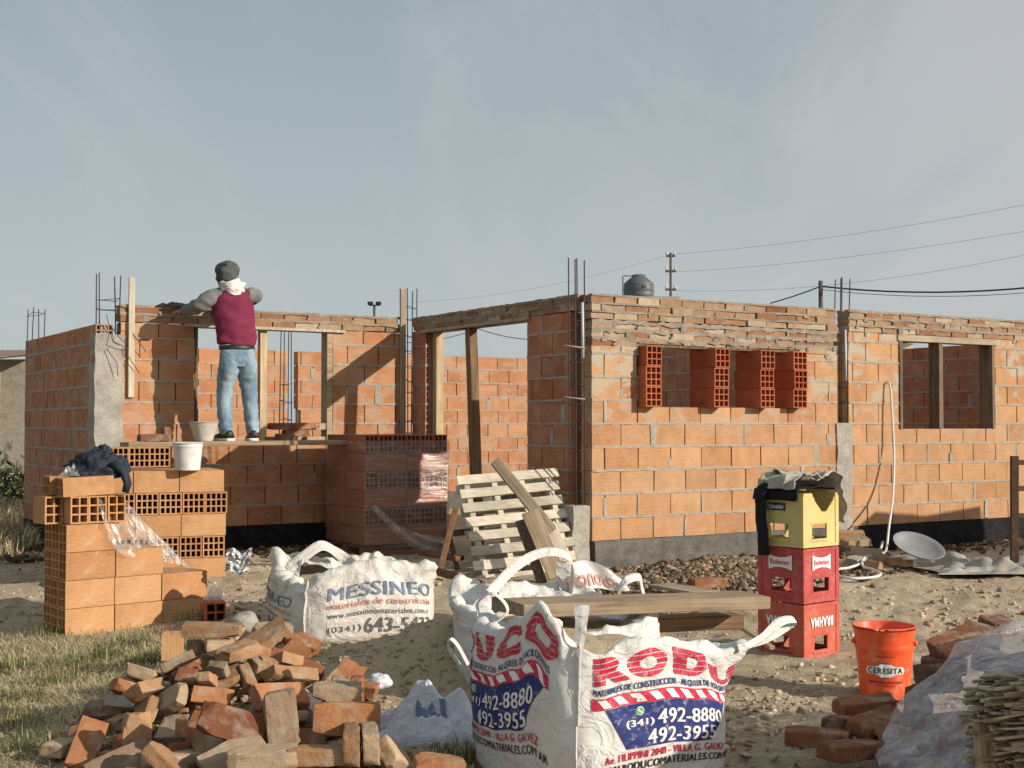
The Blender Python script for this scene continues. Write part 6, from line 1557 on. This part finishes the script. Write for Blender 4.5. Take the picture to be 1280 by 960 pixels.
dl = ['dark old brick lying flat behind the plastic sheet, right of the bucket', 'dark old brick on edge just right of the orange bucket', 'red brown old brick on end against the plastic sheet', 'dark rough half brick behind the ridge of the plastic sheet', 'dark half brick highest up by the plastic sheet',
      'red old brick lying before the orange bucket', 'red old brick half under the plastic below the bucket', 'dark old brick tilted steeply below the bucket', 'red old brick lying alone on the shaded sand, leftmost by the plastic', 'red old brick lying at an angle in the shade near the plastic', 'small dark brick fragment on the shaded sand', 'dark brick sticking out below the plastic sheet']
for (px, py, Y, rot, dm, tn), lb in zip(DK, dl):
    p = at(px, py, Y); old(p, rot, dm, tn, lb, 'old bricks by the plastic sheet', random.randrange(3))
for i in range(26):
    u = random.uniform(.2, .95); v = random.uniform(.2, .6); p = heap_sheet(u, v); p.z *= random.uniform(.25, .8); p.y += .07
    old(p, (random.uniform(-.4, .4), random.uniform(-.3, .3), random.uniform(0, 3)), random.randrange(6), random.choice(('dark', 'red', 'tan', 'dark')), 'old brick covered by the milky plastic sheet', 'old bricks under the plastic sheet', random.randrange(3))
# splintered wood standing in front of the plastic
M['lath'] = m_wood('splintered_laths', (.38, .30, .20), (.55, .46, .33), .45)
b = MB(); c = at(1262, 905, 4.62)
random.seed(77)
for i in range(520):
    L = random.uniform(.14, .36); z = random.uniform(.0, .29); y = random.uniform(-.13, .13); x = random.gauss(0, .035)
    if z > .24: L *= .7
    t = random.uniform(.003, .011); T = Matrix.Translation((x, y, z)) @ Euler((random.uniform(-.3, .3), random.gauss(0, .10), random.gauss(0, .16))).to_matrix().to_4x4()
    b.cbox((L, random.uniform(.008, .03), t), T, 0, .003)
o = b.obj('splintered_lath_bundle', M['lath']); o.location = Vector((c.x + .075, c.y, .18)); o.rotation_euler = (0, R(-3), R(12)); tag(o, 'bundle of splintered pale laths at the right edge in front of the plastic', 'lath bundle')
for k, (px0, px1, lb) in enumerate(((1232, 1238, 'brown post stub at the right edge, below the lath bundle, leftmost'), (1256, 1252, 'brown post stub at the right edge, below the lath bundle, second'), (1276, 1280, 'brown post stub at the right edge, below the lath bundle, third'))):
    board_obj('post_stub', at(px0, 905, 4.62), at(px1, 985, 4.55), .075, .06, M['wood_brown'] if k % 2 else M['wood_tan'], lb, 'post', up=(0, -1, .2))

# ================================================================== right yard: hose, pan, tarp, iron gate, bricks
hs = s_at(1110, -.03); b = MB()
hp = [hw(hs, -.015, z_at(478, hs, 0)), hw(hs + .01, -.05, z_at(483, hs, 0)), hw(s_at(1115, -.07), -.07, z_at(520, hs, 0)), hw(s_at(1117, -.1), -.1, z_at(570, hs, 0)), hw(s_at(1115, -.2), -.2, z_at(620, hs, 0)), hw(s_at(1110, -.45), -.45, z_at(655, hs, -.45)), hw(s_at(1106, -.7), -.7, z_at(682, hs, -.7)),
      *[(lambda q: Vector((q.x, q.y, max(q.z, gzs(q.x, q.y) + .045))))(at(*k)) for k in ((1100, 692, 11.0), (1082, 702, 10.7), (1062, 712, 10.4), (1048, 719, 10.2), (1040, 727, 10.0), (1062, 731, 9.8), (1090, 730, 9.85), (1101, 725, 10.0), (1092, 716, 10.3), (1079, 708, 10.5), (1080, 698, 10.7), (1098, 690, 10.95), (1104, 676, 11.1))]]
HP = []
for i in range(len(hp) - 1):
    p0, p1, p2, p3 = hp[max(i - 1, 0)], hp[i], hp[i + 1], hp[min(i + 2, len(hp) - 1)]
    for k in range(6):
        t = k / 6; HP.append(.5 * ((2 * p1) + (p2 - p0) * t + (2 * p0 - 5 * p1 + 4 * p2 - p3) * t * t + (3 * p1 - p0 - 3 * p2 + p3) * t ** 3))
b.tube(HP, .0105, 10); tag(b.obj('hose', m_simple('white_hose', (.62, .62, .61), .45, .4, 0, .08, 9)), 'white hose hanging from the front wall and coiled on the ground', 'hose')
M['galv'] = m_simple('dull_grey_metal', (.22, .225, .235), .6, .3, .1, .2, 6, .1, 20, ((.27, .24, .20), 8, .5))
b = MB(); b.lathe([(.001, .0), (.06, .003), (.12, .014), (.17, .035), (.205, .062), (.212, .062), (.176, .028), (.12, .008), (.001, -.006)], 40); o = b.obj('metal_pan', M['galv']); o.location = at(1146, 688, 10.7); o.rotation_euler = (R(33), R(16), R(-10)); o.scale = (1.0, .75, .9); tag(o, 'dull grey metal pan propped on the ground beside the hose', 'pan')
rt = [(1070, 678, 11.2, 20, 0, 'cream'), (1083, 690, 10.9, -15, 3, 'cream'), (1075, 700, 10.75, 40, 0, 'pale grey'), (1100, 697, 10.85, 75, 4, 'cream'), (1118, 702, 10.75, 10, 5, 'tan'), (1132, 704, 10.7, 50, 7, 'tan'), (1062, 668, 11.5, 5, 0, 'tan'), (1092, 706, 10.6, 60, 5, 'tan')]
for i, (px, py, Y, rz, dm, tn) in enumerate(rt):
    p = at(px, py, Y); p.z = max(p.z, gzs(p.x, p.y) + .03); old(p, (R(random.uniform(-12, 12)), R(random.uniform(-10, 10)), R(rz)), dm, tn, f'{tn} old brick in the small pile by the hose, {ORD[min(6, sorted([q[0] for q in rt]).index(px))] if sorted([q[0] for q in rt]).index(px) < 7 else "last"} from the left', 'old bricks by the hose', i)
M['tarp'] = m_cloth('dusty_grey_tarp', (.34, .33, .30), .3, dirt=((.40, .33, .24), 5, .7)); b = MB()
def tarp(u, v):
    x = 3.25 + 1.75 * u + .10 * math.sin(v * 5); y = 10.02 + (1.25 - .35 * u) * v + .12 * math.sin(u * 4 + 1); z = gzs(x, y); e = min(1, 6 * min(u, 1 - u, v, 1 - v))
    return Vector((x, y, z + .03 + e * (.05 + .09 * n3((x, y, 0), 3.2, 2) + .05 * (abs(n3((x, y, 1), 6, 4)) * 2 - .3) + .015 * n3((x, y, 2), 17, 1))))
b.grid(tarp, 80, 60); tag(b.obj('tarp', M['tarp'], None, False), 'dusty grey tarp lying crumpled on the ground near the right wall', 'tarp')
ig = thing('iron_gate', 'rusty iron frame standing at the right edge before the wall', 'gate', (0, 0, 0))
def ib(nm, a, c, w): bb = MB(); bb.beam(a, c, w, w * .8, 0, (0, -1, .1)); bb.obj(nm, M['rust'], ig)
g0, g1 = at(1268, 570, 10.55), at(1268, 706, 10.55); gx_ = Vector((.9, .2, 0))
ib('stile', g0, g1, .055); ib('stile', g0 + gx_, g1 + gx_, .055)
for f in (.06, .30, .55, .80): ib('rail', g0.lerp(g1, f), g0.lerp(g1, f) + gx_, .04)
for k in range(1, 6): ib('bar', g0 + gx_ * k / 6 + Vector((0, 0, -.02)), g1 + gx_ * k / 6, .02)
# pallet copies added out of view to throw the low shadow on the wall
GB = 'unseen brick blocks added to cast shadow'
for s_, t_, z_, rz_, lb in ((5.35, -4.15, .12, 2, 'unseen brick block added to cast shadow, on the ground, left one'), (6.22, -4.10, .12, -1, 'unseen brick block added to cast shadow, on the ground, middle one'), (7.10, -4.15, .12, 3, 'unseen brick block added to cast shadow, on the ground, right one'),
                            (5.40, -4.12, 1.03, -9, 'unseen brick block added to cast shadow, set on the left block'), (6.30, -4.18, .99, 11, 'unseen brick block added to cast shadow, set on the middle block')):
    c_ = copy_tree(pal); c_.location = hw(s_, t_, z_); c_.rotation_euler.z = HA + R(rz_); c_['label'] = lb; c_['group'] = GB
c_ = copy_tree(pal); c_.location = (3.0, 3.65, 0); c_.rotation_euler.z = R(12); c_.scale = (1, 1, 1.1); c_['label'] = 'unseen brick block beside the camera, added to shade the lower right'; c_['group'] = GB  # unseen pallet copy added to shade the ground at lower right
# flat boards on the dirt
board_obj('flat_board', at(826, 731, 9.15), at(884, 741, 8.7), .22, .02, M['wood_grey'], 'small flat grey board on the dirt before the front wall', 'board')
old(at(884, 728, 9.1) , (0, 0, R(20)), 0, 'red', 'red old brick lying on the dirt by the flat grey board')
b = MB(); stick = board_obj('stick', at(915, 776, 7.4), at(965, 810, 6.9), .03, .02, M['wood_grey'], 'thin grey stick on the sand left of the crates', 'stick')

# ================================================================== dirt clods, rubble under the wall, stones (uncountable)
def clods(name, n, place, smin, smax, material, seed, label=None, pw=2.2):
    rnd = np.random.RandomState(seed)
    ico_v = np.array([(-1, 0, 1.618), (1, 0, 1.618), (-1, 0, -1.618), (1, 0, -1.618), (0, 1.618, 1), (0, 1.618, -1), (0, -1.618, 1), (0, -1.618, -1), (1.618, 1, 0), (-1.618, 1, 0), (1.618, -1, 0), (-1.618, -1, 0)]) / 1.9
    ico_f = np.array([(0, 4, 1), (0, 9, 4), (9, 5, 4), (4, 5, 8), (4, 8, 1), (8, 10, 1), (8, 3, 10), (5, 3, 8), (5, 2, 3), (2, 7, 3), (7, 10, 3), (7, 6, 10), (7, 11, 6), (11, 0, 6), (0, 1, 6), (6, 1, 10), (9, 0, 11), (9, 11, 2), (9, 2, 5), (7, 2, 11)])
    P, S = place(rnd, n); n = len(P)
    s = (smin + (smax - smin) * rnd.rand(n) ** pw) * S
    V = np.repeat(ico_v[None], n, 0) * (1 + .95 * (rnd.rand(n, 12, 1) - .5)) + .35 * (rnd.rand(n, 12, 3) - .5)
    V = V * np.stack([np.ones(n), .5 + .5 * rnd.rand(n), .30 + .5 * rnd.rand(n)], 1)[:, None, :] * s[:, None, None]
    a = rnd.rand(n) * 6.283; ca, sa = np.cos(a), np.sin(a); tl = (rnd.rand(n) - .5) * 1.2
    x = V[..., 0] * ca[:, None] - V[..., 1] * sa[:, None]; y = V[..., 0] * sa[:, None] + V[..., 1] * ca[:, None]; z = V[..., 2] + x * tl[:, None] * .5
    V = np.stack([x, y, z], -1) + P[:, None, :]; Fc = (ico_f[None] + (np.arange(n) * 12)[:, None, None]).reshape(-1, 3)
    me = bpy.data.meshes.new(name); me.vertices.add(n * 12); me.vertices.foreach_set('co', V.astype(np.float32).ravel())
    me.loops.add(Fc.size); me.loops.foreach_set('vertex_index', Fc.astype(np.int32).ravel()); me.polygons.add(len(Fc)); me.polygons.foreach_set('loop_start', np.arange(0, Fc.size, 3, dtype=np.int32)); me.update(calc_edges=True)
    o = mobj(name, me, None, material); tag(o, label, None, None, 'stuff'); return o
def m_clod(name, stops):
    m, nt, p = mat(name); n = NT(nt); base = n.ramp(n.island(), stops); base = n.mix(1.0, base, n.ramp(n.noise(n.coord(), 60, 4, .7), [(.3, .7), (.7, 1.2)]), 'MULTIPLY')
    n.L(base, p.inputs['Base Color']); p.inputs['Roughness'].default_value = .97; p.inputs['Specular IOR Level'].default_value = .1; return m
M['clod'] = m_clod('dirt_clods', [(0, (.26, .19, .125)), (.4, (.46, .36, .24)), (.8, (.58, .47, .33)), (1, (.36, .26, .17))])
M['rubble'] = m_clod('dark_rubble', [(0, (.05, .036, .026)), (.4, (.11, .08, .055)), (.7, (.20, .15, .10)), (.9, (.40, .31, .22)), (1, (.26, .13, .08))])
def in_frame(rnd, n, y0, y1, m=.06):
    y = 1 / (1 / y0 + (1 / y1 - 1 / y0) * rnd.rand(n)); x = (rnd.rand(n) - .5) * 2 * (.388 + m) * y; return x, y
def pl_clods(rnd, n):
    x, y = in_frame(rnd, n, 4.5, 12.5); g = grass_mask(x, y); k = rnd.rand(n) > g * .85; x, y = x[k], y[k]
    cl = fbm(x * 1.7, y * 1.7, 3); k = rnd.rand(len(x)) < np.clip(.35 + cl * 1.6, .06, 1); x, y = x[k], y[k]
    z = gz(x, y) + .030 * fbm(x * 4.2, y * 4.2, 3, .55) + .017 * np.maximum(fbm(x * 15, y * 15, 3, .6), -.1); return np.stack([x, y, z], 1), np.ones(len(x))
clods('dirt_clods', 34000, pl_clods, .003, .030, M['clod'], 4, None, 3.2)
def pl_sandlumps(rnd, n):
    a = rnd.rand(n) * 6.283; r = np.sqrt(rnd.rand(n)) * .95; P = np.array([list(sheap(q / 6.283, w)) for q, w in zip(a, r)]); return P, np.ones(n)
clods('sand_lumps', 2600, pl_sandlumps, .004, .024, M['sand'], 23, None, 3.0)
RH = (1.42, 9.78)
def rh_h(x, y):
    d = np.sqrt(((x - RH[0] - .35 * (y - RH[1])) / .80) ** 2 + ((y - RH[1] - .55 * (x - RH[0])) / .42) ** 2); return .20 * np.clip(1 - d, 0, 1) ** .8 * (1 + .5 * fbm(x * 3, y * 3, 3))
def pl_rub(rnd, n):
    x = RH[0] + rnd.randn(n) * .50; y = RH[1] + .55 * (x - RH[0]) + rnd.randn(n) * .22; z = gz(x, y) + rh_h(x, y) + .01; return np.stack([x, y, z], 1), np.ones(n)
b = MB()
def rhm(u, v):
    x = RH[0] + (u - .5) * 2.4; y = RH[1] + .55 * (x - RH[0]) + (v - .5) * 1.1; h = float(rh_h(np.array([x]), np.array([y]))[0]); return Vector((x, y, gzs(x, y) + h - (.03 if h < .01 else 0) + .02 * n3((x, y, 0), 14)))
b.grid(rhm, 90, 44); tag(b.obj('dirt_heap', m_clod('brown_dirt', [(0, (.13, .095, .065)), (1, (.20, .15, .10))]), None, False), 'low heap of brown dirt and rubble along the foot of the front wall', 'dirt heap')
clods('rubble', 16000, pl_rub, .003, .034, M['rubble'], 9, None, 2.6)
def pl_edge(rnd, n):
    k = rnd.rand(n); A = np.where(k < .5, 0, 1); s = np.where(A == 0, rnd.rand(n) * 6.2, -3.2 + rnd.rand(n) * 3.0); t = np.where(A == 0, -.05 - np.abs(rnd.randn(n)) * .28, 3.0 - np.abs(rnd.randn(n)) * .3)
    x = HC.x + HU.x * s + HV.x * t; y = HC.y + HU.y * s + HV.y * t; z = gz(x, y) + .01; return np.stack([x, y, z], 1), np.ones(n)
clods('rubble', 2200, pl_edge, .006, .045, M['rubble'], 12, None, 2.8)
def pl_left(rnd, n):
    t = 3.1 + rnd.rand(n) * 3.0; s = S4 - .05 - np.abs(rnd.randn(n)) * .35; x = HC.x + HU.x * s + HV.x * t; y = HC.y + HU.y * s + HV.y * t; return np.stack([x, y, gz(x, y) + .02], 1), np.ones(n)
clods('rubble', 1200, pl_left, .01, .06, M['rubble'], 15, None, 2.4)
def pl_pile(rnd, n):
    r = np.abs(rnd.randn(n)) * .62; a = rnd.rand(n) * 6.283; x = PILE_C[0] + r * np.cos(a) * 1.1; y = PILE_C[1] + r * np.sin(a); return np.stack([x, y, gz(x, y) + .02], 1), np.ones(n)
clods('brick_crumbs', 1500, pl_pile, .004, .032, m_clod('brick_crumbs', [(0, (.20, .10, .06)), (.5, (.42, .24, .14)), (1, (.50, .40, .29))]), 17, None, 2.6)

def pl_yard(rnd, n):
    x, y = in_frame(rnd, n, 4.6, 11.5); k = rnd.rand(n) < np.clip(.2 + 1.6 * fbm(x * .9 + 30, y * .9, 3), .03, 1); x, y = x[k], y[k]
    return np.stack([x, y, gz(x, y) + .01 + .026 * fbm(x * 1.9 + 9, y * 1.9, 2) + .032 * fbm(x * 4.2, y * 4.2, 3, .55)], 1), np.ones(len(x))
clods('brick_crumbs', 2600, pl_yard, .004, .030, m_clod('yard_crumbs', [(0, (.20, .09, .055)), (.5, (.38, .19, .105)), (.8, (.28, .25, .21)), (1, (.52, .47, .40))]), 31, None, 3.2)
# ================================================================== grass and straw (uncountable)
def blades(name, x, y, z, ln, wd, lean, material, seed):
    rnd = np.random.RandomState(seed); n = len(x); a = rnd.rand(n) * 6.283; d = np.stack([np.cos(a), np.sin(a)], 1); w = np.stack([-d[:, 1], d[:, 0]], 1) * wd[:, None]
    up = np.sqrt(np.clip(1 - lean ** 2, .0, 1)); V = np.zeros((n, 5, 3))
    b0 = np.stack([x, y, z], 1)
    V[:, 0, :2] = b0[:, :2] - w; V[:, 1, :2] = b0[:, :2] + w; V[:, 0, 2] = V[:, 1, 2] = b0[:, 2] - .004
    m = b0[:, :2] + d * (ln * lean * .45)[:, None]; V[:, 2, :2] = m + w * .8; V[:, 3, :2] = m - w * .8; V[:, 2, 2] = V[:, 3, 2] = b0[:, 2] + ln * (up * .65 + .02)
    V[:, 4, :2] = b0[:, :2] + d * (ln * lean * 1.05)[:, None] + w * (rnd.rand(n) - .5)[:, None] * 4; V[:, 4, 2] = b0[:, 2] + ln * np.maximum(up * (.95 - .35 * lean), .01)
    i = np.arange(n)[:, None] * 5; Fq = np.concatenate([i + np.array([0, 1, 2, 3])], 1); Ft = i + np.array([3, 2, 4])
    loops = np.concatenate([Fq, Ft], 1).ravel().astype(np.int32); st = (np.arange(n)[:, None] * 7 + np.array([0, 4])).ravel().astype(np.int32)
    me = bpy.data.meshes.new(name); me.vertices.add(n * 5); me.vertices.foreach_set('co', V.astype(np.float32).ravel()); me.loops.add(len(loops)); me.loops.foreach_set('vertex_index', loops); me.polygons.add(len(st)); me.polygons.foreach_set('loop_start', st); me.update(calc_edges=True)
    o = mobj(name, me, None, material); tag(o, None, None, None, 'stuff'); return o
def m_blade(name, stops):
    m, nt, p = mat(name); n = NT(nt); n.L(n.ramp(n.island(), stops), p.inputs['Base Color']); p.inputs['Roughness'].default_value = .7; p.inputs['Specular IOR Level'].default_value = .25; return m
M['straw'] = m_blade('dry_straw', [(0, (.42, .34, .19)), (.35, (.60, .50, .31)), (.7, (.52, .435, .25)), (.88, (.27, .235, .115)), (1, (.66, .57, .39))])
M['green'] = m_blade('green_grass', [(0, (.07, .09, .03)), (.45, (.14, .16, .055)), (.75, (.24, .235, .10)), (1, (.40, .34, .18))])
rg = np.random.RandomState(7)
def gpts(n, lo=.15, patch=None):
    x, y = in_frame(rg, n, 4.4, 9.6, .03); g = grass_mask(x, y); k = rg.rand(n) < (g - lo) / (1 - lo); x, y = x[k], y[k]
    if patch is not None:
        c = fbm(x * patch + 40, y * patch, 3); k = rg.rand(len(x)) < np.clip((c + .02) * 4, 0.0, 1); x, y = x[k], y[k]
    return x, y, gz(x, y) + .02 * fbm(x * 4.2, y * 4.2, 3, .55)
x, y, z = gpts(230000); n = len(x); blades('dry_grass', x, y, z + rg.rand(n) * .02, .03 + .08 * rg.rand(n), .0009 + .0012 * rg.rand(n), .88 + .12 * rg.rand(n), M['straw'], 1)
x, y, z = gpts(85000, .25, 1.5); n = len(x); blades('grass', x, y, z, .02 + .055 * rg.rand(n), .0012 + .0012 * rg.rand(n), .15 + .75 * rg.rand(n), M['green'], 2)
tx = []; 
for (px, py) in ((95, 830), (70, 850), (180, 828), (165, 805), (198, 832), (60, 790), (30, 870), (20, 905), (185, 860), (570, 958), (600, 950), (640, 955), (20, 830), (130, 820), (250, 782), (40, 940), (470, 958)):
    d_ = ray(px, py); Y = min(9.0, (EYE - .0) / -d_.z * d_.y); c = at(px, py, Y); k = 170
    tx.append(np.stack([c.x + rg.randn(k) * .07, c.y + rg.randn(k) * .06], 1))
tx = np.concatenate(tx); n = len(tx); blades('grass_tufts', tx[:, 0], tx[:, 1], gz(tx[:, 0], tx[:, 1]), .05 + .10 * rg.rand(n), .0014 + .0014 * rg.rand(n), .2 + .6 * rg.rand(n), M['green'], 3)
def far_pts(n):
    y = 11 + 30 * rg.rand(n) ** 1.6; x = -.36 * y - (rg.rand(n)) * .10 * y; k = grass_mask(x, y) > .3; return x[k], y[k], gz(x[k], y[k])
x, y, z = far_pts(26000); n = len(x); blades('grass', x, y, z, .06 + .22 * rg.rand(n), .003 + .003 * rg.rand(n), .2 + .6 * rg.rand(n), M['straw'], 5)
x, y, z = far_pts(12000); n = len(x); blades('grass', x, y, z, .06 + .16 * rg.rand(n), .003 + .003 * rg.rand(n), .2 + .6 * rg.rand(n), M['green'], 6)

x, y = in_frame(rg, 9000, 4.5, 11.5); k = rg.rand(9000) < np.clip(.25 + 1.5 * fbm(x * 1.1 + 70, y * 1.1, 3), .02, 1); x, y = x[k], y[k]; n = len(x)
blades('straw_litter', x, y, gz(x, y) + .012 + .026 * fbm(x * 1.9 + 9, y * 1.9, 2) + .032 * fbm(x * 4.2, y * 4.2, 3, .55), .02 + .06 * rg.rand(n), .0009 + .0016 * rg.rand(n), np.full(n, .985), M['straw'], 8)
# ================================================================== beyond the house
def bg_box(name, parent, a, c, m): b = MB(); b.box(a, c); return b.obj(name, m, parent)
M['white_wall'] = m_mortar('white_render', (.55, .55, .54), (.66, .65, .63)); M['grey_wall'] = m_mortar('grey_render', (.30, .32, .34), (.38, .40, .42))
nh = thing('neighbour_house', 'neighbouring house seen through the wall openings, carrying the water tank', 'house', (0, 0, 0))
bg_box('wall', nh, (3.2, 45, -.3), (12.4, 53, 4.15), M['grey_wall'])
b = MB(); b.add([(2.9, 44.7, 4.15), (13.9, 44.7, 4.15), (13.9, 53.3, 4.15), (2.9, 53.3, 4.15), (2.9, 44.7, 4.35), (13.1, 44.7, 4.42), (13.1, 53.3, 4.42), (2.9, 53.3, 4.35)], [(0, 3, 2, 1), (4, 5, 6, 7), (0, 1, 5, 4), (1, 2, 6, 5), (2, 3, 7, 6), (3, 0, 4, 7)]); b.obj('roof', M['white_wall'], nh)
bg_box('wall', nh, (12.4, 45.02, -.3), (13.7, 53, 4.1), M['white_wall'])
bg_box('tank_plinth', nh, (3.2, 44.9, 4.4), (5.7, 47.0, 5.70), M['grey_wall'])
wt = thing('water_tank', 'dark grey plastic water tank standing above the front wall', 'water tank', (at(798.5, 368, 45.6).x, 45.6, 5.70))
b = MB(); b.lathe([(.001, 0), (.50, 0), (.525, .03), (.525, .18), (.512, .20), (.525, .22), (.525, .40), (.512, .42), (.522, .44), (.51, .52), (.30, .70), (.24, .74), (.24, .80), (.20, .82), (.001, .83)], 40); b.obj('tank_body', m_simple('grey_tank_plastic', (.085, .10, .11), .5, .4, 0, .1, 3), wt)
b = MB(); b.tube([(-.56, -.1, 0), (-.56, -.1, .76), (-.50, -.1, .77), (-.25, -.05, .77)], .018, 8); b.obj('pipe', M['rebar'], wt)
b = MB(); put(b, poly_geo([[(.30, .30), (.45, .38), (.66, .36), (.62, .52), (.50, .44), (.42, .54), (.36, .44)]]), lambda u, v: Vector((.530 * math.cos(-1.9 + 1.2 * u), .530 * math.sin(-1.9 + 1.2 * u), .83 * v)), None, (.06, .1)); b.obj('emblem', M['black'], wt, False)
M['pole'] = m_simple('weathered_pole', (.10, .085, .075), .9, .2, 0, .3, 5)
def pole(px, top, Y, r, label, arms=(), name='utility_pole'):
    t = thing(name, label, 'pole', (at(px, 530, Y).x, Y, -.2)); zt_ = at(px, top, Y).z + .2
    b = MB(); b.tube([(0, 0, 0), (0, 0, zt_)], [r * 1.25, r], 10); b.obj('shaft', M['pole'], t)
    for (py, half) in arms:
        z = at(px, py, Y).z + .2; b = MB(); b.box((-half, -.04, z - .05), (half, .04, z + .05)); a = b.obj('cross_arm', M['pole'], t)
        for sx in (-1, 1):
            b = MB(); b.lathe([(.001, .05), (.04, .06), (.06, .11), (.03, .16), (.05, .2), (.001, .23)], 8, 0, True, (sx * half * .85, 0)); o = b.obj('insulator', M['white_wall'], a); o.location = (0, 0, z)
    return t
pole(839, 316, 60, .055, 'tall utility pole with cross arms beside the water tank', ((320, .20), (339, .24), (362, .24)))
pole(1027, 351, 34, .055, 'short dark pole rising behind the front wall near the rebar', ())
lp = thing('light_mast', 'distant mast carrying two floodlights behind the left wall', 'floodlight mast', (at(467.5, 530, 52).x, 52, -.2))
b = MB(); b.tube([(0, 0, 0), (0, 0, at(467, 381, 52).z + .2)], .05, 8); b.obj('mast', M['pole'], lp)
zz = at(467, 381, 52).z + .2; b = MB(); b.box((-.22, -.03, zz - .04), (.22, .03, zz)); b.obj('cross_arm', M['pole'], lp)
for sx in (-1, 1):
    b = MB(); b.box((sx * .16 - .10, -.12, zz), (sx * .16 + .10, .12, zz + .12)); b.obj('floodlight', M['black'], lp)
def wire(pts, r, label, sag=.3):
    P = []
    for i in range(len(pts) - 1):
        for k in range(12):
            t = k / 12; p = pts[i].lerp(pts[i + 1], t); p.z -= sag * 4 * t * (1 - t); P.append(p)
    P.append(pts[-1]); b = MB(); b.tube(P, r, 5); o = b.obj('overhead_wire', M['black']); tag(o, label, 'wire', 'overhead wires')
wire([at(963, 379, 36), at(1026, 358, 34)], .018, 'dark overhead cable running left and down from the short pole', .02)
wire([at(1027, 358, 34), at(1400, 345, 30)], .022, 'thick dark overhead cable running right from the short pole', .25)
wire([at(1027, 362, 34), at(1400, 352, 30)], .008, 'thin overhead wire just below the thick dark cable', .25)
wire([at(838, 318, 60), at(1400, 232, 42)], .0055, 'highest thin wire running up to the right from the tall pole', .3)
wire([at(838, 340, 60), at(1400, 268, 42)], .0055, 'middle thin wire running up to the right from the tall pole', .3)
wire([at(838, 363, 60), at(1400, 292, 42)], .0055, 'lowest thin wire running right from the tall pole', .6)
wire([at(838, 318, 60), at(500, 378, 75)], .005, 'faint wire running left from the tall pole', .5)
wire([at(500, 428, 55), at(598, 411, 48)], .014, 'dark wire seen in the doorway opening, left of the prop', .15)
wire([at(598, 411, 48), at(720, 420, 46)], .014, 'dark wire seen in the doorway opening, right of the prop', .25)
# tree tops beyond
def shrub(name, label, c, rx, rz, n, seed, mat_, trunk_h=0.5):
    t = thing(name, label, 'tree' if 'tree' in name else 'bush', c); rnd = np.random.RandomState(seed)
    d = rnd.randn(n, 3); d /= np.linalg.norm(d, axis=1)[:, None]; r = rnd.rand(n) ** .4
    lob = 1 + .5 * np.array([n3(q, 1.8, seed) for q in d]); P = d * (r * lob)[:, None] * np.array([rx, rx, rz]) + np.array([0, 0, trunk_h + rz * .7])
    s = .05 * (rx + rz) * (.4 + rnd.rand(n)); a = rnd.randn(n, 3); bb = rnd.randn(n, 3); a /= np.linalg.norm(a, axis=1)[:, None]; bb /= np.linalg.norm(bb, axis=1)[:, None]
    V = np.stack([P - a * s[:, None], P + bb * s[:, None] * .5, P + a * s[:, None], P - bb * s[:, None] * .5], 1).reshape(-1, 3)
    me = bpy.data.meshes.new('crown'); me.from_pydata(V.tolist(), [], np.arange(n * 4).reshape(-1, 4).tolist()); mobj('crown', me, t, mat_)
    b = MB()
    for k in range(5):
        aa = rnd.rand() * 6.28; b.tube([(0, 0, -.1), (.05 * math.cos(aa), .05 * math.sin(aa), trunk_h * .7), (rx * .5 * math.cos(aa), rx * .5 * math.sin(aa), trunk_h + rz * (.4 + .5 * rnd.rand()))], [.05 * rx, .035 * rx, .012 * rx], 6)
    b.obj('trunk', M['pole'], t)
M['leaf_far'] = m_blade('dusty_leaves', [(0, (.05, .065, .03)), (.6, (.10, .12, .05)), (1, (.19, .18, .09))])
shrub('small_tree', 'small bare treetop showing over the back wall in the doorway', Vector((at(581, 530, 62).x, 62, -.2)), .38, .55, 220, 3, M['leaf_far'], 3.9)
shrub('bush', 'dark bush before the tin roofed shack on the left, right one', Vector((at(20, 530, 21).x, 21, .0)), .55, .34, 700, 5, M['leaf_far'], .1)
shrub('bush', 'low dark bush at the left edge before the shack', Vector((at(-6, 530, 19).x, 19, 0)), .8, .5, 900, 6, M['leaf_far'], .1)
shk = thing('shack', 'tin roofed shack with thin posts at the left edge beyond the house', 'shack', Vector((at(-60, 530, 27).x, 27, 0)))
x0 = at(-200, 530, 27).x - shk.location.x; x1 = at(31, 530, 27).x - shk.location.x
b = MB()
def tin(u, v): x = x0 + (x1 - x0) * u; return Vector((x, -1.4 + 3.6 * v, 2.62 + .35 * v + .022 * math.sin(u * 260) + .015 * n3((u * 9, v * 5, 0), 2)))
b.grid(tin, 240, 6); b.obj('roof', m_simple('rusty_tin', (.20, .15, .12), .7, .3, .3, .4, 4), shk, False)
b = MB(); b.box((x0, -1.36, 2.22), (x1 - .02, -1.30, 2.585)); b.obj('fascia', M['wood_brown'], shk)
for k in range(3):
    xx = x1 - .10 - k * .52; b = MB(); b.beam((xx, -1.3, 0), (xx + .04, -1.3, 2.36), .09, .09, 0, (0, 1, 0)); b.obj('post', M['wood_dark'] if k % 2 else M['wood_grey'], shk)
bg_box('wall', shk, (x0, .9, 0), (x1 - .12, 1.05, 2.72), M['mortar']); bg_box('shelf_beam', shk, (x0, -1.29, 1.85), (x1 - .05, -1.22, 1.95), M['wood_pale'])
bg_box('door', shk, (x1 - 1.55, .85, 0), (x1 - .95, .898, 2.0), M['grey_wall']); bg_box('window', shk, (x1 - 2.6, .86, 1.0), (x1 - 1.9, .898, 1.8), M['black'])
